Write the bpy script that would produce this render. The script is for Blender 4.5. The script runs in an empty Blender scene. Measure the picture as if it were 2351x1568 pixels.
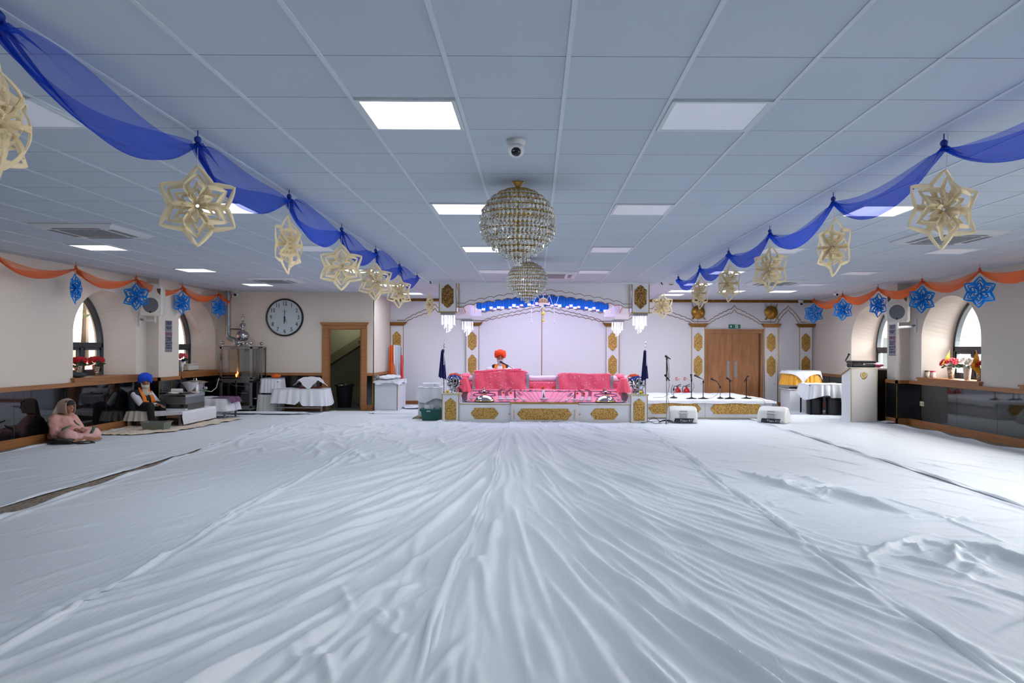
import bpy, bmesh, math, random
import numpy as np
from math import pi, sin, cos, sqrt, radians, atan2
from mathutils import Vector, Matrix, Quaternion
from mathutils.geometry import tessellate_polygon

SC = bpy.context.scene
COL = SC.collection
rnd = random.Random(7)

# ------------------------------------------------------------------ camera
CAM_Z, CEIL, F = 1.53, 2.946, 1713.0
XL, XR, YF, YC, XP, YN = -7.95, 7.82, 20.9, 18.65, -4.06, -5.0
cam_d = bpy.data.cameras.new('camera')
cam_d.sensor_width = 36.0
cam_d.lens = F / 2351.0 * 36.0
cam_d.shift_x = -53.5 / 2351.0
cam_d.shift_y = 19.0 / 2351.0
cam_d.clip_start, cam_d.clip_end = 0.05, 200
cam = bpy.data.objects.new('camera', cam_d)
COL.objects.link(cam)
cam.matrix_world = Matrix.Translation((0, 0, CAM_Z)) @ Matrix.Rotation(pi / 2, 4, 'X') @ Matrix.Rotation(0.0045, 4, 'Z')
SC.camera = cam

# ------------------------------------------------------------------ world, exposure, daylight
w = bpy.data.worlds.new('world')
SC.world = w
w.use_nodes = True
bg = w.node_tree.nodes['Background']
bg.inputs[0].default_value = (1.0, .975, .95, 1)
bg.inputs[1].default_value = 2.0
SC.view_settings.view_transform = 'Standard'
SC.view_settings.look = 'None'
SC.view_settings.exposure = 0.28
SC.view_settings.gamma = 1.0
SC.view_settings.use_curve_mapping = False
SC.cycles.use_denoising = True
SC.cycles.use_adaptive_sampling = True
SC.cycles.adaptive_threshold = 0.05
SC.cycles.use_light_tree = False
SC.cycles.max_bounces = 6
SC.cycles.diffuse_bounces = 3
SC.cycles.glossy_bounces = 3
SC.cycles.transmission_bounces = 5
SC.cycles.transparent_max_bounces = 12
SC.cycles.caustics_reflective = False
SC.cycles.caustics_refractive = False
SC.cycles.sample_clamp_indirect = 4.0

def area_light(name, loc, size, energy, color=(1, 1, 1), rot=(0, 0, 0), size_y=None, spread=None):
    d = bpy.data.lights.new(name, 'AREA')
    d.shape = 'RECTANGLE'
    d.size, d.size_y = size, size_y or size
    d.energy, d.color = energy, color
    if spread:
        d.spread = spread
    o = bpy.data.objects.new(name, d)
    o.location, o.rotation_euler = loc, rot
    COL.objects.link(o)
    return o

PANEL_W = 13.0          # each lit LED ceiling panel
PANEL_C = (0.90, 0.95, 1.0)
LIT = [(-1.045, 4.2), (-1.045, 7.2), (-1.045, 10.2), (-3.445, 7.2), (-3.445, 13.2), (-3.445, 16.2), (-3.445, 18.6),
       (-6.445, 10.2), (-6.445, 13.2), (-6.445, 16.2), (3.155, 7.2), (3.155, 13.2), (3.155, 15.6), (3.155, 17.4),
       (3.155, 18.6), (4.355, 17.4), (5.555, 17.4), (5.555, 7.2), (5.555, 4.2), (5.555, 1.2), (-3.445, 1.2), (3.155, 1.2), (-1.045, -1.8), (3.155, -1.8)]  # near panels of the right-wall column are out of view, added to brighten that wall
DIM = [(-1.045, 13.2), (0.755, 4.2), (0.755, 7.2), (0.755, 10.2), (0.755, 13.2), (-3.445, 4.2), (-3.445, 10.2),
       (3.155, 10.2), (5.555, 10.2), (5.555, 13.2), (5.555, 15.6)]
for x, y in LIT:
    area_light('panel_lamp', (x + .3, y + .3, CEIL - .03), .56, PANEL_W * (.6 if x < -6 else 1.5 if x > 5.5 and y < 8 else 1), PANEL_C)
area_light('passage_fill', (-5.1, 20.2, 2.5), .3, 5, (1.0, .95, .75))  # no visible fixture, added to lift the near-black passage
# LED strips inside the canopy, cool violet
area_light('canopy_lamp', (.18, 17.4, 2.86), 3.4, 75, (.74, .77, 1.0), size_y=2.6)
area_light('far_wall_fill', (.18, 19.55, 2.86), 3.4, 24, (.66, .74, 1.0), rot=(radians(28), 0, 0), size_y=.25)  # unseen lamp behind the rear valance, added to wash the far wall lilac
# daylight: a sky brighter on the right-hand side; the window openings are portals for it
nt = w.node_tree
tcw = nt.nodes.new('ShaderNodeTexCoord'); sxw = nt.nodes.new('ShaderNodeSeparateXYZ'); mrw = nt.nodes.new('ShaderNodeMapRange')
nt.links.new(tcw.outputs['Generated'], sxw.inputs[0]); nt.links.new(sxw.outputs[0], mrw.inputs[0])
mrw.inputs[1].default_value, mrw.inputs[2].default_value, mrw.inputs[3].default_value, mrw.inputs[4].default_value = .05, .6, 1.3, 46.0
nt.links.new(mrw.outputs[0], bg.inputs[1])
for x_, y_ in ((-8.48, 13.84), (-8.48, 17.52), (8.35, 14.1), (8.35, 17.45), (8.35, 10.9), (8.35, 7.6), (8.35, 4.3), (8.35, 1.0)):
    po = area_light('window_portal', (x_, y_, 1.8), 1.7, 1, rot=(0, radians(-90 if x_ < 0 else 90), 0))
    po.data.cycles.is_portal = True

# ------------------------------------------------------------------ helpers
def at(px, py, Y):
    dx = px - 1229.0
    dy = py - 803.0 - .0045 * dx
    return Vector((dx * Y / F, Y, CAM_Z - dy * Y / F))

def lin(c):
    c = c / 255.0
    return c / 12.92 if c <= .04045 else ((c + .055) / 1.055) ** 2.4

def rgb(r, g, b):
    return (lin(r), lin(g), lin(b), 1.0)

M = {}
def mat(name, col, rough=.6, metal=0.0, **k):
    if name in M:
        return M[name]
    m = bpy.data.materials.new(name)
    m.use_nodes = True
    nt = m.node_tree
    b = nt.nodes['Principled BSDF']
    b.inputs['Base Color'].default_value = rgb(*col)
    b.inputs['Roughness'].default_value = rough
    b.inputs['Metallic'].default_value = metal
    for key, inp in (('trans', 'Transmission Weight'), ('ior', 'IOR'), ('spec', 'Specular IOR Level'), ('coat', 'Coat Weight'),
                     ('alpha', 'Alpha'), ('sheen', 'Sheen Weight'), ('sub', 'Subsurface Weight')):
        if key in k:
            b.inputs[inp].default_value = k[key]
    if 'emit' in k:
        b.inputs['Emission Color'].default_value = rgb(*k.get('ecol', col))
        b.inputs['Emission Strength'].default_value = k['emit']
    vary, scale, stretch = k.get('vary', 0), k.get('scale', 8.0), k.get('stretch', (1, 1, 1))
    if vary or k.get('bump') or k.get('col2'):
        tc = nt.nodes.new('ShaderNodeTexCoord')
        mp = nt.nodes.new('ShaderNodeMapping')
        mp.inputs['Scale'].default_value = stretch
        nt.links.new(tc.outputs['Object'], mp.inputs[0])
        kind = k.get('tex', 'noise')
        if kind == 'noise':
            tx = nt.nodes.new('ShaderNodeTexNoise')
            tx.inputs['Scale'].default_value = scale
            tx.inputs['Detail'].default_value = k.get('detail', 4)
            tx.inputs['Distortion'].default_value = k.get('distort', 0)
            fac = tx.outputs['Fac']
        else:
            tx = nt.nodes.new('ShaderNodeTexVoronoi')
            tx.inputs['Scale'].default_value = scale
            fac = tx.outputs['Distance']
        nt.links.new(mp.outputs[0], tx.inputs['Vector'])
        if vary or k.get('col2'):
            cr = nt.nodes.new('ShaderNodeValToRGB')
            lo, hi = k.get('range', (.3, .7))
            cr.color_ramp.elements[0].position, cr.color_ramp.elements[1].position = lo, hi
            c1 = rgb(*col)
            c2 = rgb(*k['col2']) if k.get('col2') else tuple(v * (1 - vary) for v in c1[:3]) + (1,)
            cr.color_ramp.elements[0].color, cr.color_ramp.elements[1].color = c2, c1
            nt.links.new(fac, cr.inputs[0])
            nt.links.new(cr.outputs[0], b.inputs['Base Color'])
        if k.get('bump'):
            bp = nt.nodes.new('ShaderNodeBump')
            bp.inputs['Strength'].default_value = k['bump']
            bp.inputs['Distance'].default_value = k.get('dist', .01)
            nt.links.new(fac, bp.inputs['Height'])
            nt.links.new(bp.outputs[0], b.inputs['Normal'])
    M[name] = m
    return m

def nd(nt, kind, **k):
    n = nt.nodes.new(kind)
    for a, v in k.items():
        if a.startswith('i_'):
            n.inputs[int(a[2:])].default_value = v
        else:
            setattr(n, a, v)
    return n

def sheer(name, col, alpha):
    """thin see-through cloth: part transparent, part diffuse and translucent"""
    m = bpy.data.materials.new(name)
    m.use_nodes = True
    nt = m.node_tree
    nt.nodes.clear()
    out = nd(nt, 'ShaderNodeOutputMaterial')
    tr = nd(nt, 'ShaderNodeBsdfTransparent')
    tr.inputs[0].default_value = tuple(.66 + .34 * v for v in rgb(*col)[:3]) + (1,)
    df = nd(nt, 'ShaderNodeBsdfDiffuse'); df.inputs[0].default_value = rgb(*col)
    tl = nd(nt, 'ShaderNodeBsdfTranslucent'); tl.inputs[0].default_value = rgb(*col)
    a = nd(nt, 'ShaderNodeMixShader'); a.inputs[0].default_value = .45
    b = nd(nt, 'ShaderNodeMixShader')
    lw = nd(nt, 'ShaderNodeLayerWeight'); lw.inputs[0].default_value = .35
    ma = nd(nt, 'ShaderNodeMath', operation='MULTIPLY_ADD', use_clamp=True)
    ma.inputs[1].default_value = .34; ma.inputs[2].default_value = alpha
    nt.links.new(lw.outputs['Facing'], ma.inputs[0])
    nt.links.new(df.outputs[0], a.inputs[1]); nt.links.new(tl.outputs[0], a.inputs[2])
    nt.links.new(ma.outputs[0], b.inputs[0])
    nt.links.new(tr.outputs[0], b.inputs[1]); nt.links.new(a.outputs[0], b.inputs[2])
    nt.links.new(b.outputs[0], out.inputs[0])
    M[name] = m
    return m

def worldloc(o):
    v = Vector((0, 0, 0))
    while o is not None:
        v += Vector(o.location)
        o = o.parent
    return v

class MB:
    def __init__(s):
        s.v, s.f, s.mi, s.m = [], [], [], 0
    def add(s, vs, fs):
        n = len(s.v)
        s.v += [tuple(v) for v in vs]
        s.f += [tuple(i + n for i in f) for f in fs]
        s.mi += [s.m] * len(fs)
        return s
    def box(s, x0, y0, z0, x1, y1, z1):
        x0, x1 = min(x0, x1), max(x0, x1); y0, y1 = min(y0, y1), max(y0, y1); z0, z1 = min(z0, z1), max(z0, z1)
        return s.add([(x0, y0, z0), (x1, y0, z0), (x1, y1, z0), (x0, y1, z0), (x0, y0, z1), (x1, y0, z1), (x1, y1, z1), (x0, y1, z1)],
                     [(0, 3, 2, 1), (4, 5, 6, 7), (0, 1, 5, 4), (1, 2, 6, 5), (2, 3, 7, 6), (3, 0, 4, 7)])
    def tube(s, pts, r, n=10, caps=True, flat=None):
        pts = [Vector(p) for p in pts]
        rs = r if isinstance(r, (list, tuple)) else [r] * len(pts)
        N = len(pts); rings = []
        up = None
        for i, p in enumerate(pts):
            t = (pts[min(i + 1, N - 1)] - pts[max(i - 1, 0)])
            if t.length < 1e-9: t = Vector((0, 0, 1))
            t.normalize()
            if up is None:
                up = t.orthogonal().normalized()
            else:
                up = (up - t * up.dot(t))
                up = up.normalized() if up.length > 1e-6 else t.orthogonal().normalized()
            q = t.cross(up)
            rings.append([p + (up * cos(2 * pi * k / n) + q * sin(2 * pi * k / n)) * rs[i] for k in range(n)])
        vs = [v for rg in rings for v in rg]
        fs = [(i * n + k, i * n + (k + 1) % n, (i + 1) * n + (k + 1) % n, (i + 1) * n + k) for i in range(N - 1) for k in range(n)]
        if caps:
            fs.append(tuple(reversed(range(n)))); fs.append(tuple((N - 1) * n + k for k in range(n)))
        return s.add(vs, fs)
    def lathe(s, prof, c=(0, 0, 0), n=24, axis='z'):
        """prof: (radius, height) from bottom to top"""
        vs, fs = [], []
        for r, h in prof:
            for k in range(n):
                a = 2 * pi * k / n
                p = (r * cos(a), r * sin(a), h)
                if axis == 'y': p = (p[0], p[2], p[1])
                if axis == 'x': p = (p[2], p[0], p[1])
                vs.append((p[0] + c[0], p[1] + c[1], p[2] + c[2]))
        m = len(prof)
        for i in range(m - 1):
            for k in range(n):
                q = (i * n + k, i * n + (k + 1) % n, (i + 1) * n + (k + 1) % n, (i + 1) * n + k)
                fs.append(q if axis != 'y' else tuple(reversed(q)))
        fs.append(tuple(reversed(range(n)))); fs.append(tuple((m - 1) * n + k for k in range(n)))
        return s.add(vs, fs)
    def ell(s, c, r, nu=16, nv=10, rot=None):
        if not isinstance(r, (list, tuple)): r = (r, r, r)
        vs, fs = [], []
        for j in range(1, nv):
            t = pi * j / nv
            for k in range(nu):
                a = 2 * pi * k / nu
                vs.append(Vector((r[0] * sin(t) * cos(a), r[1] * sin(t) * sin(a), r[2] * cos(t))))
        vs.append(Vector((0, 0, r[2]))); vs.append(Vector((0, 0, -r[2])))
        T, B = len(vs) - 2, len(vs) - 1
        for j in range(nv - 2):
            for k in range(nu):
                fs.append((j * nu + k, (j + 1) * nu + k, (j + 1) * nu + (k + 1) % nu, j * nu + (k + 1) % nu))
        for k in range(nu):
            fs.append((T, k, (k + 1) % nu)); fs.append((B, (nv - 2) * nu + (k + 1) % nu, (nv - 2) * nu + k))
        if rot is not None: vs = [rot @ v for v in vs]
        return s.add([v + Vector(c) for v in vs], fs)
    def cap(s, p, q, r0, r1=None, n=12):
        """limb segment with round ends"""
        r1 = r0 if r1 is None else r1
        p, q = Vector(p), Vector(q)
        s.tube([p, p.lerp(q, .5), q], [r0, (r0 + r1) / 2, r1], n)
        s.ell(p, r0, n, 8); s.ell(q, r1, n, 8)
        return s
    def prism(s, poly, y0, y1, plane='xz'):
        """extrude a 2D outline; plane xz -> along y, xy -> along z, yz -> along x"""
        n = len(poly)
        P = {'xz': lambda a, b, t: (a, t, b), 'xy': lambda a, b, t: (a, b, t), 'yz': lambda a, b, t: (t, a, b)}[plane]
        vs = [P(a, b, y0) for a, b in poly] + [P(a, b, y1) for a, b in poly]
        tris = tessellate_polygon([[Vector((a, b, 0)) for a, b in poly]])
        fs = [tuple(t) for t in tris] + [tuple(i + n for i in reversed(t)) for t in tris]
        fs += [(k, (k + 1) % n, n + (k + 1) % n, n + k) for k in range(n)]
        return s.add(vs, fs)
    def grid(s, rows):
        n = len(rows[0])
        vs = [p for r in rows for p in r]
        fs = [(i * n + k, i * n + k + 1, (i + 1) * n + k + 1, (i + 1) * n + k) for i in range(len(rows) - 1) for k in range(n - 1)]
        return s.add(vs, fs)
    def xf(s, mtx, start=0):
        s.v[start:] = [tuple(mtx @ Vector(v)) for v in s.v[start:]]
        return s
    def build(s, name, mats, parent=None, world=False, smooth=False, recentre=None, bevel=0, origin=None):
        vs = s.v
        loc = Vector((0, 0, 0))
        if parent is not None and world:
            o = worldloc(parent)
            vs = [(a - o.x, b - o.y, c - o.z) for a, b, c in vs]
        elif parent is None and recentre is not False and vs:
            xs, ys, zs = zip(*vs)
            loc = Vector(((min(xs) + max(xs)) / 2, (min(ys) + max(ys)) / 2, min(zs)))
            vs = [(a - loc.x, b - loc.y, c - loc.z) for a, b, c in vs]
        me = bpy.data.meshes.new(name)
        me.from_pydata([tuple(v) for v in vs], [], s.f)
        mats = mats if isinstance(mats, (list, tuple)) else [mats]
        for m in mats:
            me.materials.append(m)
        if len(mats) > 1:
            me.polygons.foreach_set('material_index', s.mi)
        me.validate()
        bm = bmesh.new(); bm.from_mesh(me)
        bmesh.ops.recalc_face_normals(bm, faces=bm.faces)
        bm.to_mesh(me); bm.free()
        if smooth:
            me.polygons.foreach_set('use_smooth', [True] * len(me.polygons))
            if smooth != 'all':
                me.set_sharp_from_angle(angle=radians(smooth if isinstance(smooth, (int, float)) and smooth > 1 else 40))
        me.update()
        o = bpy.data.objects.new(name, me)
        o.location = loc
        COL.objects.link(o)
        if parent is not None:
            o.parent = parent
        if bevel:
            b = o.modifiers.new('bevel', 'BEVEL'); b.width = bevel; b.segments = 2; b.limit_method = 'ANGLE'
        return o

def tag(o, label=None, cat=None, group=None, kind=None):
    if label: o['label'] = label
    if cat: o['category'] = cat
    if group: o['group'] = group
    if kind: o['kind'] = kind
    return o

def thing(name, label, cat, loc=(0, 0, 0), rz=0.0, group=None, kind=None):
    o = bpy.data.objects.new(name, None)
    o.empty_display_size = .1
    o.location = loc; o.rotation_euler = (0, 0, rz)
    COL.objects.link(o)
    return tag(o, label, cat, group, kind)

def dup(root, loc=None, rz=None, label=None, group=None):
    r = root.copy(); COL.objects.link(r)
    if loc is not None: r.location = loc
    if rz is not None: r.rotation_euler = (0, 0, rz)
    if label: r['label'] = label
    if group: r['group'] = group
    for ch in list(root.children):
        c = ch.copy(); COL.objects.link(c); c.parent = r
        for g in list(ch.children):
            d = g.copy(); COL.objects.link(d); d.parent = c
    return r

def remesh(o, voxel=.01, smooth=4):
    m = o.modifiers.new('skin', 'REMESH'); m.mode = 'VOXEL'; m.voxel_size = voxel; m.use_smooth_shade = True
    if smooth:
        k = o.modifiers.new('smooth', 'SMOOTH'); k.factor = .5; k.iterations = smooth
    return o

def text(name, body, loc, size, m, parent=None, rot=(pi / 2, 0, 0), align='CENTER', ext=.001, world=True, sx=1.0):
    c = bpy.data.curves.new(name, 'FONT')
    c.body = body; c.size = size; c.align_x = align; c.align_y = 'CENTER'; c.extrude = ext
    c.materials.append(m)
    c.resolution_u = 3
    tmp = bpy.data.objects.new('tmp', c)
    me = bpy.data.meshes.new_from_object(tmp)
    bpy.data.objects.remove(tmp)
    o = bpy.data.objects.new(name, me)
    COL.objects.link(o)
    if parent is not None:
        o.parent = parent
        loc = Vector(loc) - (worldloc(parent) if world else Vector((0, 0, 0)))
    o.location = loc; o.rotation_euler = rot; o.scale = (sx, 1, 1)
    return o

# ------------------------------------------------------------------ shared materials
PAINT = mat('cream_paint', (226, 217, 206), .75)
WHITEP = mat('white_gloss_panel', (232, 232, 238), .16)
WHITE = mat('white_laminate', (228, 230, 236), .3)
WOOD = mat('oak_wood', (168, 112, 66), .42, col2=(132, 82, 44), scale=3.0, stretch=(6, 6, 1), detail=6, range=(.35, .65))
WOODH = mat('oak_wood_rail', (178, 122, 74), .4, col2=(146, 96, 56), scale=3.0, stretch=(.6, .6, 14), detail=5, range=(.3, .7))
GRANITE = mat('black_granite', (30, 31, 36), .04, col2=(12, 12, 15), scale=26, detail=8, range=(.45, .7), spec=.9)
GOLD = mat('gold_edge', (190, 150, 62), .28, .9)
BRASSB = mat('bronze_brown_trim', (150, 104, 48), .32, .75, vary=.35, scale=9)
STEEL = mat('polished_steel', (190, 190, 192), .14, 1.0)
STEELB = mat('brushed_steel', (158, 158, 160), .34, 1.0)
BLACK = mat('black_plastic', (18, 19, 22), .4)
BLACKC = mat('black_cloth', (16, 17, 22), .85)
CLOTH = mat('white_cloth', (226, 229, 236), .9)
ALU = mat('dark_grey_aluminium', (58, 66, 72), .4, .3)
FIL = mat('gold_filigree', (196, 156, 84), .34, .6, tex='voronoi', scale=34, col2=(84, 56, 22), range=(.12, .5), bump=.8, dist=.01)
FILD = mat('dark_gold_filigree', (150, 112, 56), .34, .6, tex='voronoi', scale=34, col2=(50, 32, 14), range=(.2, .6), bump=.8, dist=.01)
# ================================================================== SETTING
def struct(name, mb, m, parent=None, **k):
    o = mb.build(name, m, parent, recentre=False, **k)
    if parent is None: o['kind'] = 'structure'
    return o

# ---- carpet floor
CARPET = mat('patterned_carpet', (150, 134, 118), .95, tex='voronoi', scale=26, col2=(66, 50, 44), range=(.15, .45), bump=.5, dist=.01)
struct('floor', MB().box(XL - .1, YN - .1, -.1, XR + .1, YF + .1, 0), CARPET)

# ---- tiled ceiling
def ceiling_mat():
    m = bpy.data.materials.new('ceiling_tile'); m.use_nodes = True
    nt = m.node_tree; b = nt.nodes['Principled BSDF']; b.inputs['Roughness'].default_value = .8
    b.inputs['Specular IOR Level'].default_value = .2
    ge = nd(nt, 'ShaderNodeNewGeometry'); sx = nd(nt, 'ShaderNodeSeparateXYZ'); nt.links.new(ge.outputs['Position'], sx.inputs[0])
    def math_(op, a, bb=None, c=None):
        n = nd(nt, 'ShaderNodeMath', operation=op)
        for i, v in enumerate((a, bb, c)):
            if v is None: continue
            if isinstance(v, (int, float)): n.inputs[i].default_value = v
            else: nt.links.new(v, n.inputs[i])
        return n.outputs[0]
    ty = math_('DIVIDE', sx.outputs[1], .6); tx = math_('DIVIDE', math_('SUBTRACT', sx.outputs[0], .155), .6)
    fy = math_('FRACT', ty)
    line = math_('LESS_THAN', math_('ABSOLUTE', math_('SUBTRACT', fy, .5)), .496)      # 0 on the joint
    cv = nd(nt, 'ShaderNodeCombineXYZ')
    nt.links.new(math_('FLOOR', tx), cv.inputs[0]); nt.links.new(math_('FLOOR', ty), cv.inputs[1])
    wn = nd(nt, 'ShaderNodeTexWhiteNoise'); nt.links.new(cv.outputs[0], wn.inputs[0])
    no = nd(nt, 'ShaderNodeTexNoise'); no.inputs['Scale'].default_value = 220; nt.links.new(ge.outputs['Position'], no.inputs['Vector'])
    val = math_('ADD', math_('MULTIPLY_ADD', wn.outputs[0], .03, .955), math_('MULTIPLY', no.outputs[0], .03))
    mx = nd(nt, 'ShaderNodeMix', data_type='RGBA')
    mx.inputs[6].default_value = rgb(70, 74, 84); mx.inputs[7].default_value = rgb(208, 216, 228)
    nt.links.new(line, mx.inputs[0])
    vm = nd(nt, 'ShaderNodeVectorMath', operation='SCALE')
    nt.links.new(mx.outputs[2], vm.inputs[0]); nt.links.new(val, vm.inputs[3])
    nt.links.new(vm.outputs[0], b.inputs['Base Color'])
    return m
struct('ceiling', MB().box(XL - .1, YN - .1, CEIL, XR + .1, YF + .1, CEIL + .1), ceiling_mat())
g = MB()
k = -14
while .155 + .6 * k < XR:
    x = .155 + .6 * k
    if x > XL: g.box(x - .012, YN, CEIL - .005, x + .012, YF, CEIL + .001)
    k += 1
struct('trim_1', g, mat('ceiling_tee', (222, 230, 238), .5))

# ---- arches
def wall_arch(cy, hw=1.01, sill=1.0, spring=1.8, top=2.59, n=28):
    pts = [(cy - hw, sill), (cy + hw, sill)]
    for i in range(n + 1):
        a = pi * i / n
        c, s_ = cos(a), sin(a)
        e = 2 / 1.93
        pts.append((cy + hw * math.copysign(abs(c) ** e, c), spring + (top - spring) * abs(s_) ** e))
    return pts
def win_arch(cy, hw=.68, sill=1.0, spring=1.56, c=.4, n=28, shrink=0.0):
    R = hw + c
    pts = [(cy - hw + shrink, sill + shrink), (cy + hw - shrink, sill + shrink)]
    amax = math.acos(c / R)
    for i in range(n + 1):
        u = i / n
        if u <= .5:
            a = amax * u * 2
            pts.append((cy - c + (R - shrink) * cos(a), spring + (R - shrink) * sin(a)))
        else:
            a = amax * (1 - u) * 2
            pts.append((cy + c - (R - shrink) * cos(a), spring + (R - shrink) * sin(a)))
    return pts

def holed_wall(mb, x, outer, holes, flip=False):
    loops = [outer] + holes
    tris = tessellate_polygon([[Vector((a, b, 0)) for a, b in l] for l in loops])
    vs = [(x, a, b) for l in loops for a, b in l]
    mb.add(vs, [tuple(t) for t in tris])

WINL = [13.84, 17.52]
WINR = [14.1, 17.45, 10.9, 7.6, 4.3, 1.0]  # last three lie out of view, added for stronger daylight from the right
def side_wall(name, x, wins, sgn):
    """room face, splayed arched reveals and outer face of a window wall"""
    t = .47
    mb = MB()
    o = [(YN, 0), (YF + .1, 0), (YF + .1, CEIL + .05), (YN, CEIL + .05)]
    holed_wall(mb, x, o, [wall_arch(c) for c in wins])
    holed_wall(mb, x + sgn * .62, o, [win_arch(c) for c in wins])
    for c in wins:
        A, B = wall_arch(c), win_arch(c)
        n = len(A)
        mb.add([(x, a, b) for a, b in A] + [(x + sgn * t, a, b) for a, b in B] + [(x + sgn * .62, a, b) for a, b in B],
               [(k, (k + 1) % n, n + (k + 1) % n, n + k) for k in range(n)] + [(n + k, n + (k + 1) % n, 2 * n + (k + 1) % n, 2 * n + k) for k in range(n)])
    return struct(name, mb, PAINT)
side_wall('wall_left', XL, WINL, -1)
side_wall('wall_right', XR, WINR, 1)
struct('wall_far', MB().box(XL - .6, YF, 0, XR + .6, YF + .2, CEIL + .05), WHITEP)
struct('wall_near', MB().box(XL - .6, YN - .2, 0, XR + .6, YN, CEIL + .05), PAINT)

# ---- clock wall with doorway and the small passage behind it
DX0, DX1, DZ = -5.18, -4.34, 2.03
mb = MB()
o = [(XL, 0), (DX0, 0), (DX0, DZ), (DX1, DZ), (DX1, 0), (XP, 0), (XP, CEIL + .02), (XL, CEIL + .02)]
mb.prism(o, YC, YC + .12)
mb.box(XP - .1, YC + .02, 0, XP, YF, CEIL + .02)
struct('wall_partition', mb, PAINT)
mb = MB()
mb.box(-5.9, YC + .13, 0, -5.8, YF, CEIL).box(-5.8, YF - .12, 0, XP - .11, YF - .02, CEIL).box(-4.3, YC + .13, 0, -4.2, YF - .12, CEIL)
mb.box(-5.8, YC + .13, 2.55, -4.3, YF - .12, 2.6)
struct('wall_passage', mb, mat('passage_paint', (150, 150, 128), .9))
mb = MB().prism([(-5.8, 1.0), (-4.3, 1.95), (-4.3, 2.2), (-5.8, 1.25)], YF - .45, YF - .13)
struct('trim_2', mb, mat('stair_underside', (120, 116, 92), .9))
struct('trim_3', MB().box(-5.8, YC, .001, -4.3, YF - .12, .012), mat('passage_carpet', (70, 84, 84), .95))
d = thing('door_1', None, None, (-4.76, YC, 0), kind='structure')
mb = MB()
mb.box(DX0 - .14, YC - .04, 0, DX0, YC, DZ + .02).box(DX1, YC - .04, 0, DX1 + .14, YC, DZ + .02)
mb.box(DX0 - .14, YC - .04, DZ, DX1 + .14, YC, DZ + .11)
mb.build('door_frame', WOODH, d, world=True, bevel=.006)
MB().prism([(DX0 - .15, DZ + .09), (DX1 + .15, DZ + .09), (DX1 + .19, DZ + .16), (DX0 - .19, DZ + .16)], YC - .08, YC).build('door_cornice', WOODH, d, world=True)
MB().box(DX0 - .01, YC - .005, 0, DX0 + .025, YC + .13, DZ).box(DX1 - .025, YC - .005, 0, DX1 + .01, YC + .13, DZ).box(DX0, YC - .005, DZ - .02, DX1, YC + .13, DZ + .01).build('door_lining', WOODH, d, world=True)
MB().box(DX1 - .07, YC + .14, .02, DX1 - .026, YC + .86, DZ - .03).build('door_leaf', WOOD, d, world=True)
for s_ in (0, 1):
    x = (DX0 - .15, DX1 - .005)[s_]
    MB().box(x, YC - .05, 0, x + .155, YC, .2).build('plinth_block', WOODH, d, world=True, bevel=.005)

# ---- pillars standing in front of the window walls
def pillar(n, x0, x1, y0, y1):
    return struct('trim_%d' % n, MB().box(x0, y0, 0, x1, y1, CEIL), PAINT)
PL = (XL, -7.70, 15.25, 16.12)
PR = (7.56, XR, 15.58, 16.03)
pillar(4, *PL); pillar(5, *PR)
# thin gusset bracket seen in the second left arch
struct('trim_6', MB().prism([(17.0, 2.46), (17.12, 2.5), (18.0, 1.98), (17.95, 1.9)], XL - .16, XL - .10, 'yz'), PAINT)

# ---- dado: black granite panels, wooden rail, wooden baseboard
def run(segs, z0, z1, t, mb=None):
    """segs: (x0, y0, x1, y1, nx, ny) wall line and its inward normal"""
    mb = mb or MB()
    for x0, y0, x1, y1, nx, ny in segs:
        a0, a1 = min(x0, x1), max(x0, x1); b0, b1 = min(y0, y1), max(y0, y1)
        if nx:
            xa, xb = sorted((x0, x0 + nx * t)); mb.box(xa, b0, z0, xb, b1, z1)
        else:
            ya, yb = sorted((y0, y0 + ny * t)); mb.box(a0, ya, z0, a1, yb, z1)
    return mb
SEG_L = [(XL, YN, XL, PL[2], 1, 0), (XL, PL[2], PL[1] + .0, PL[2], 0, -1), (PL[1], PL[2], PL[1], PL[3], 1, 0), (XL, PL[3], PL[1], PL[3], 0, 1), (XL, PL[3], XL, YC, 1, 0)]
SEG_C = [(XL, YC, DX0 - .14, YC, 0, -1), (DX1 + .14, YC, XP, YC, 0, -1), (XP, YC, XP, YF, 1, 0)]
SEG_R = [(XR, YN, XR, PR[2], -1, 0), (PR[0], PR[2], XR, PR[2], 0, -1), (PR[0], PR[2], PR[0], PR[3], -1, 0), (PR[0], PR[3], XR, PR[3], 0, 1), (XR, PR[3], XR, YF, -1, 0)]
def grow(segs, t):
    out = []
    for x0, y0, x1, y1, nx, ny in segs:
        if nx == 0 and (abs(x0 - PL[1]) < .01 or abs(x1 - PL[1]) < .01): x1 = PL[1] + t
        if nx == 0 and (abs(x0 - PR[0]) < .01): x0 = PR[0] - t
        if nx and abs(x0 - PL[1]) < .01 : y0 -= t; y1 += t
        if nx and abs(x0 - PR[0]) < .01 : y0 -= t; y1 += t
        out.append((x0, y0, x1, y1, nx, ny))
    return out
tn = 10
for segs, side in ((SEG_L, 'left'), (SEG_C, 'partition'), (SEG_R, 'right')):
    struct('trim_%d' % tn, run(grow(segs, .018), .12, .87, .018), GRANITE); tn += 1
    struct('trim_%d' % tn, run(grow(segs, .045), .86, .93, .045), WOODH); tn += 1
    struct('baseboard_%s' % side, run(grow(segs, .03), 0, .135, .03), WOODH)
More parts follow.
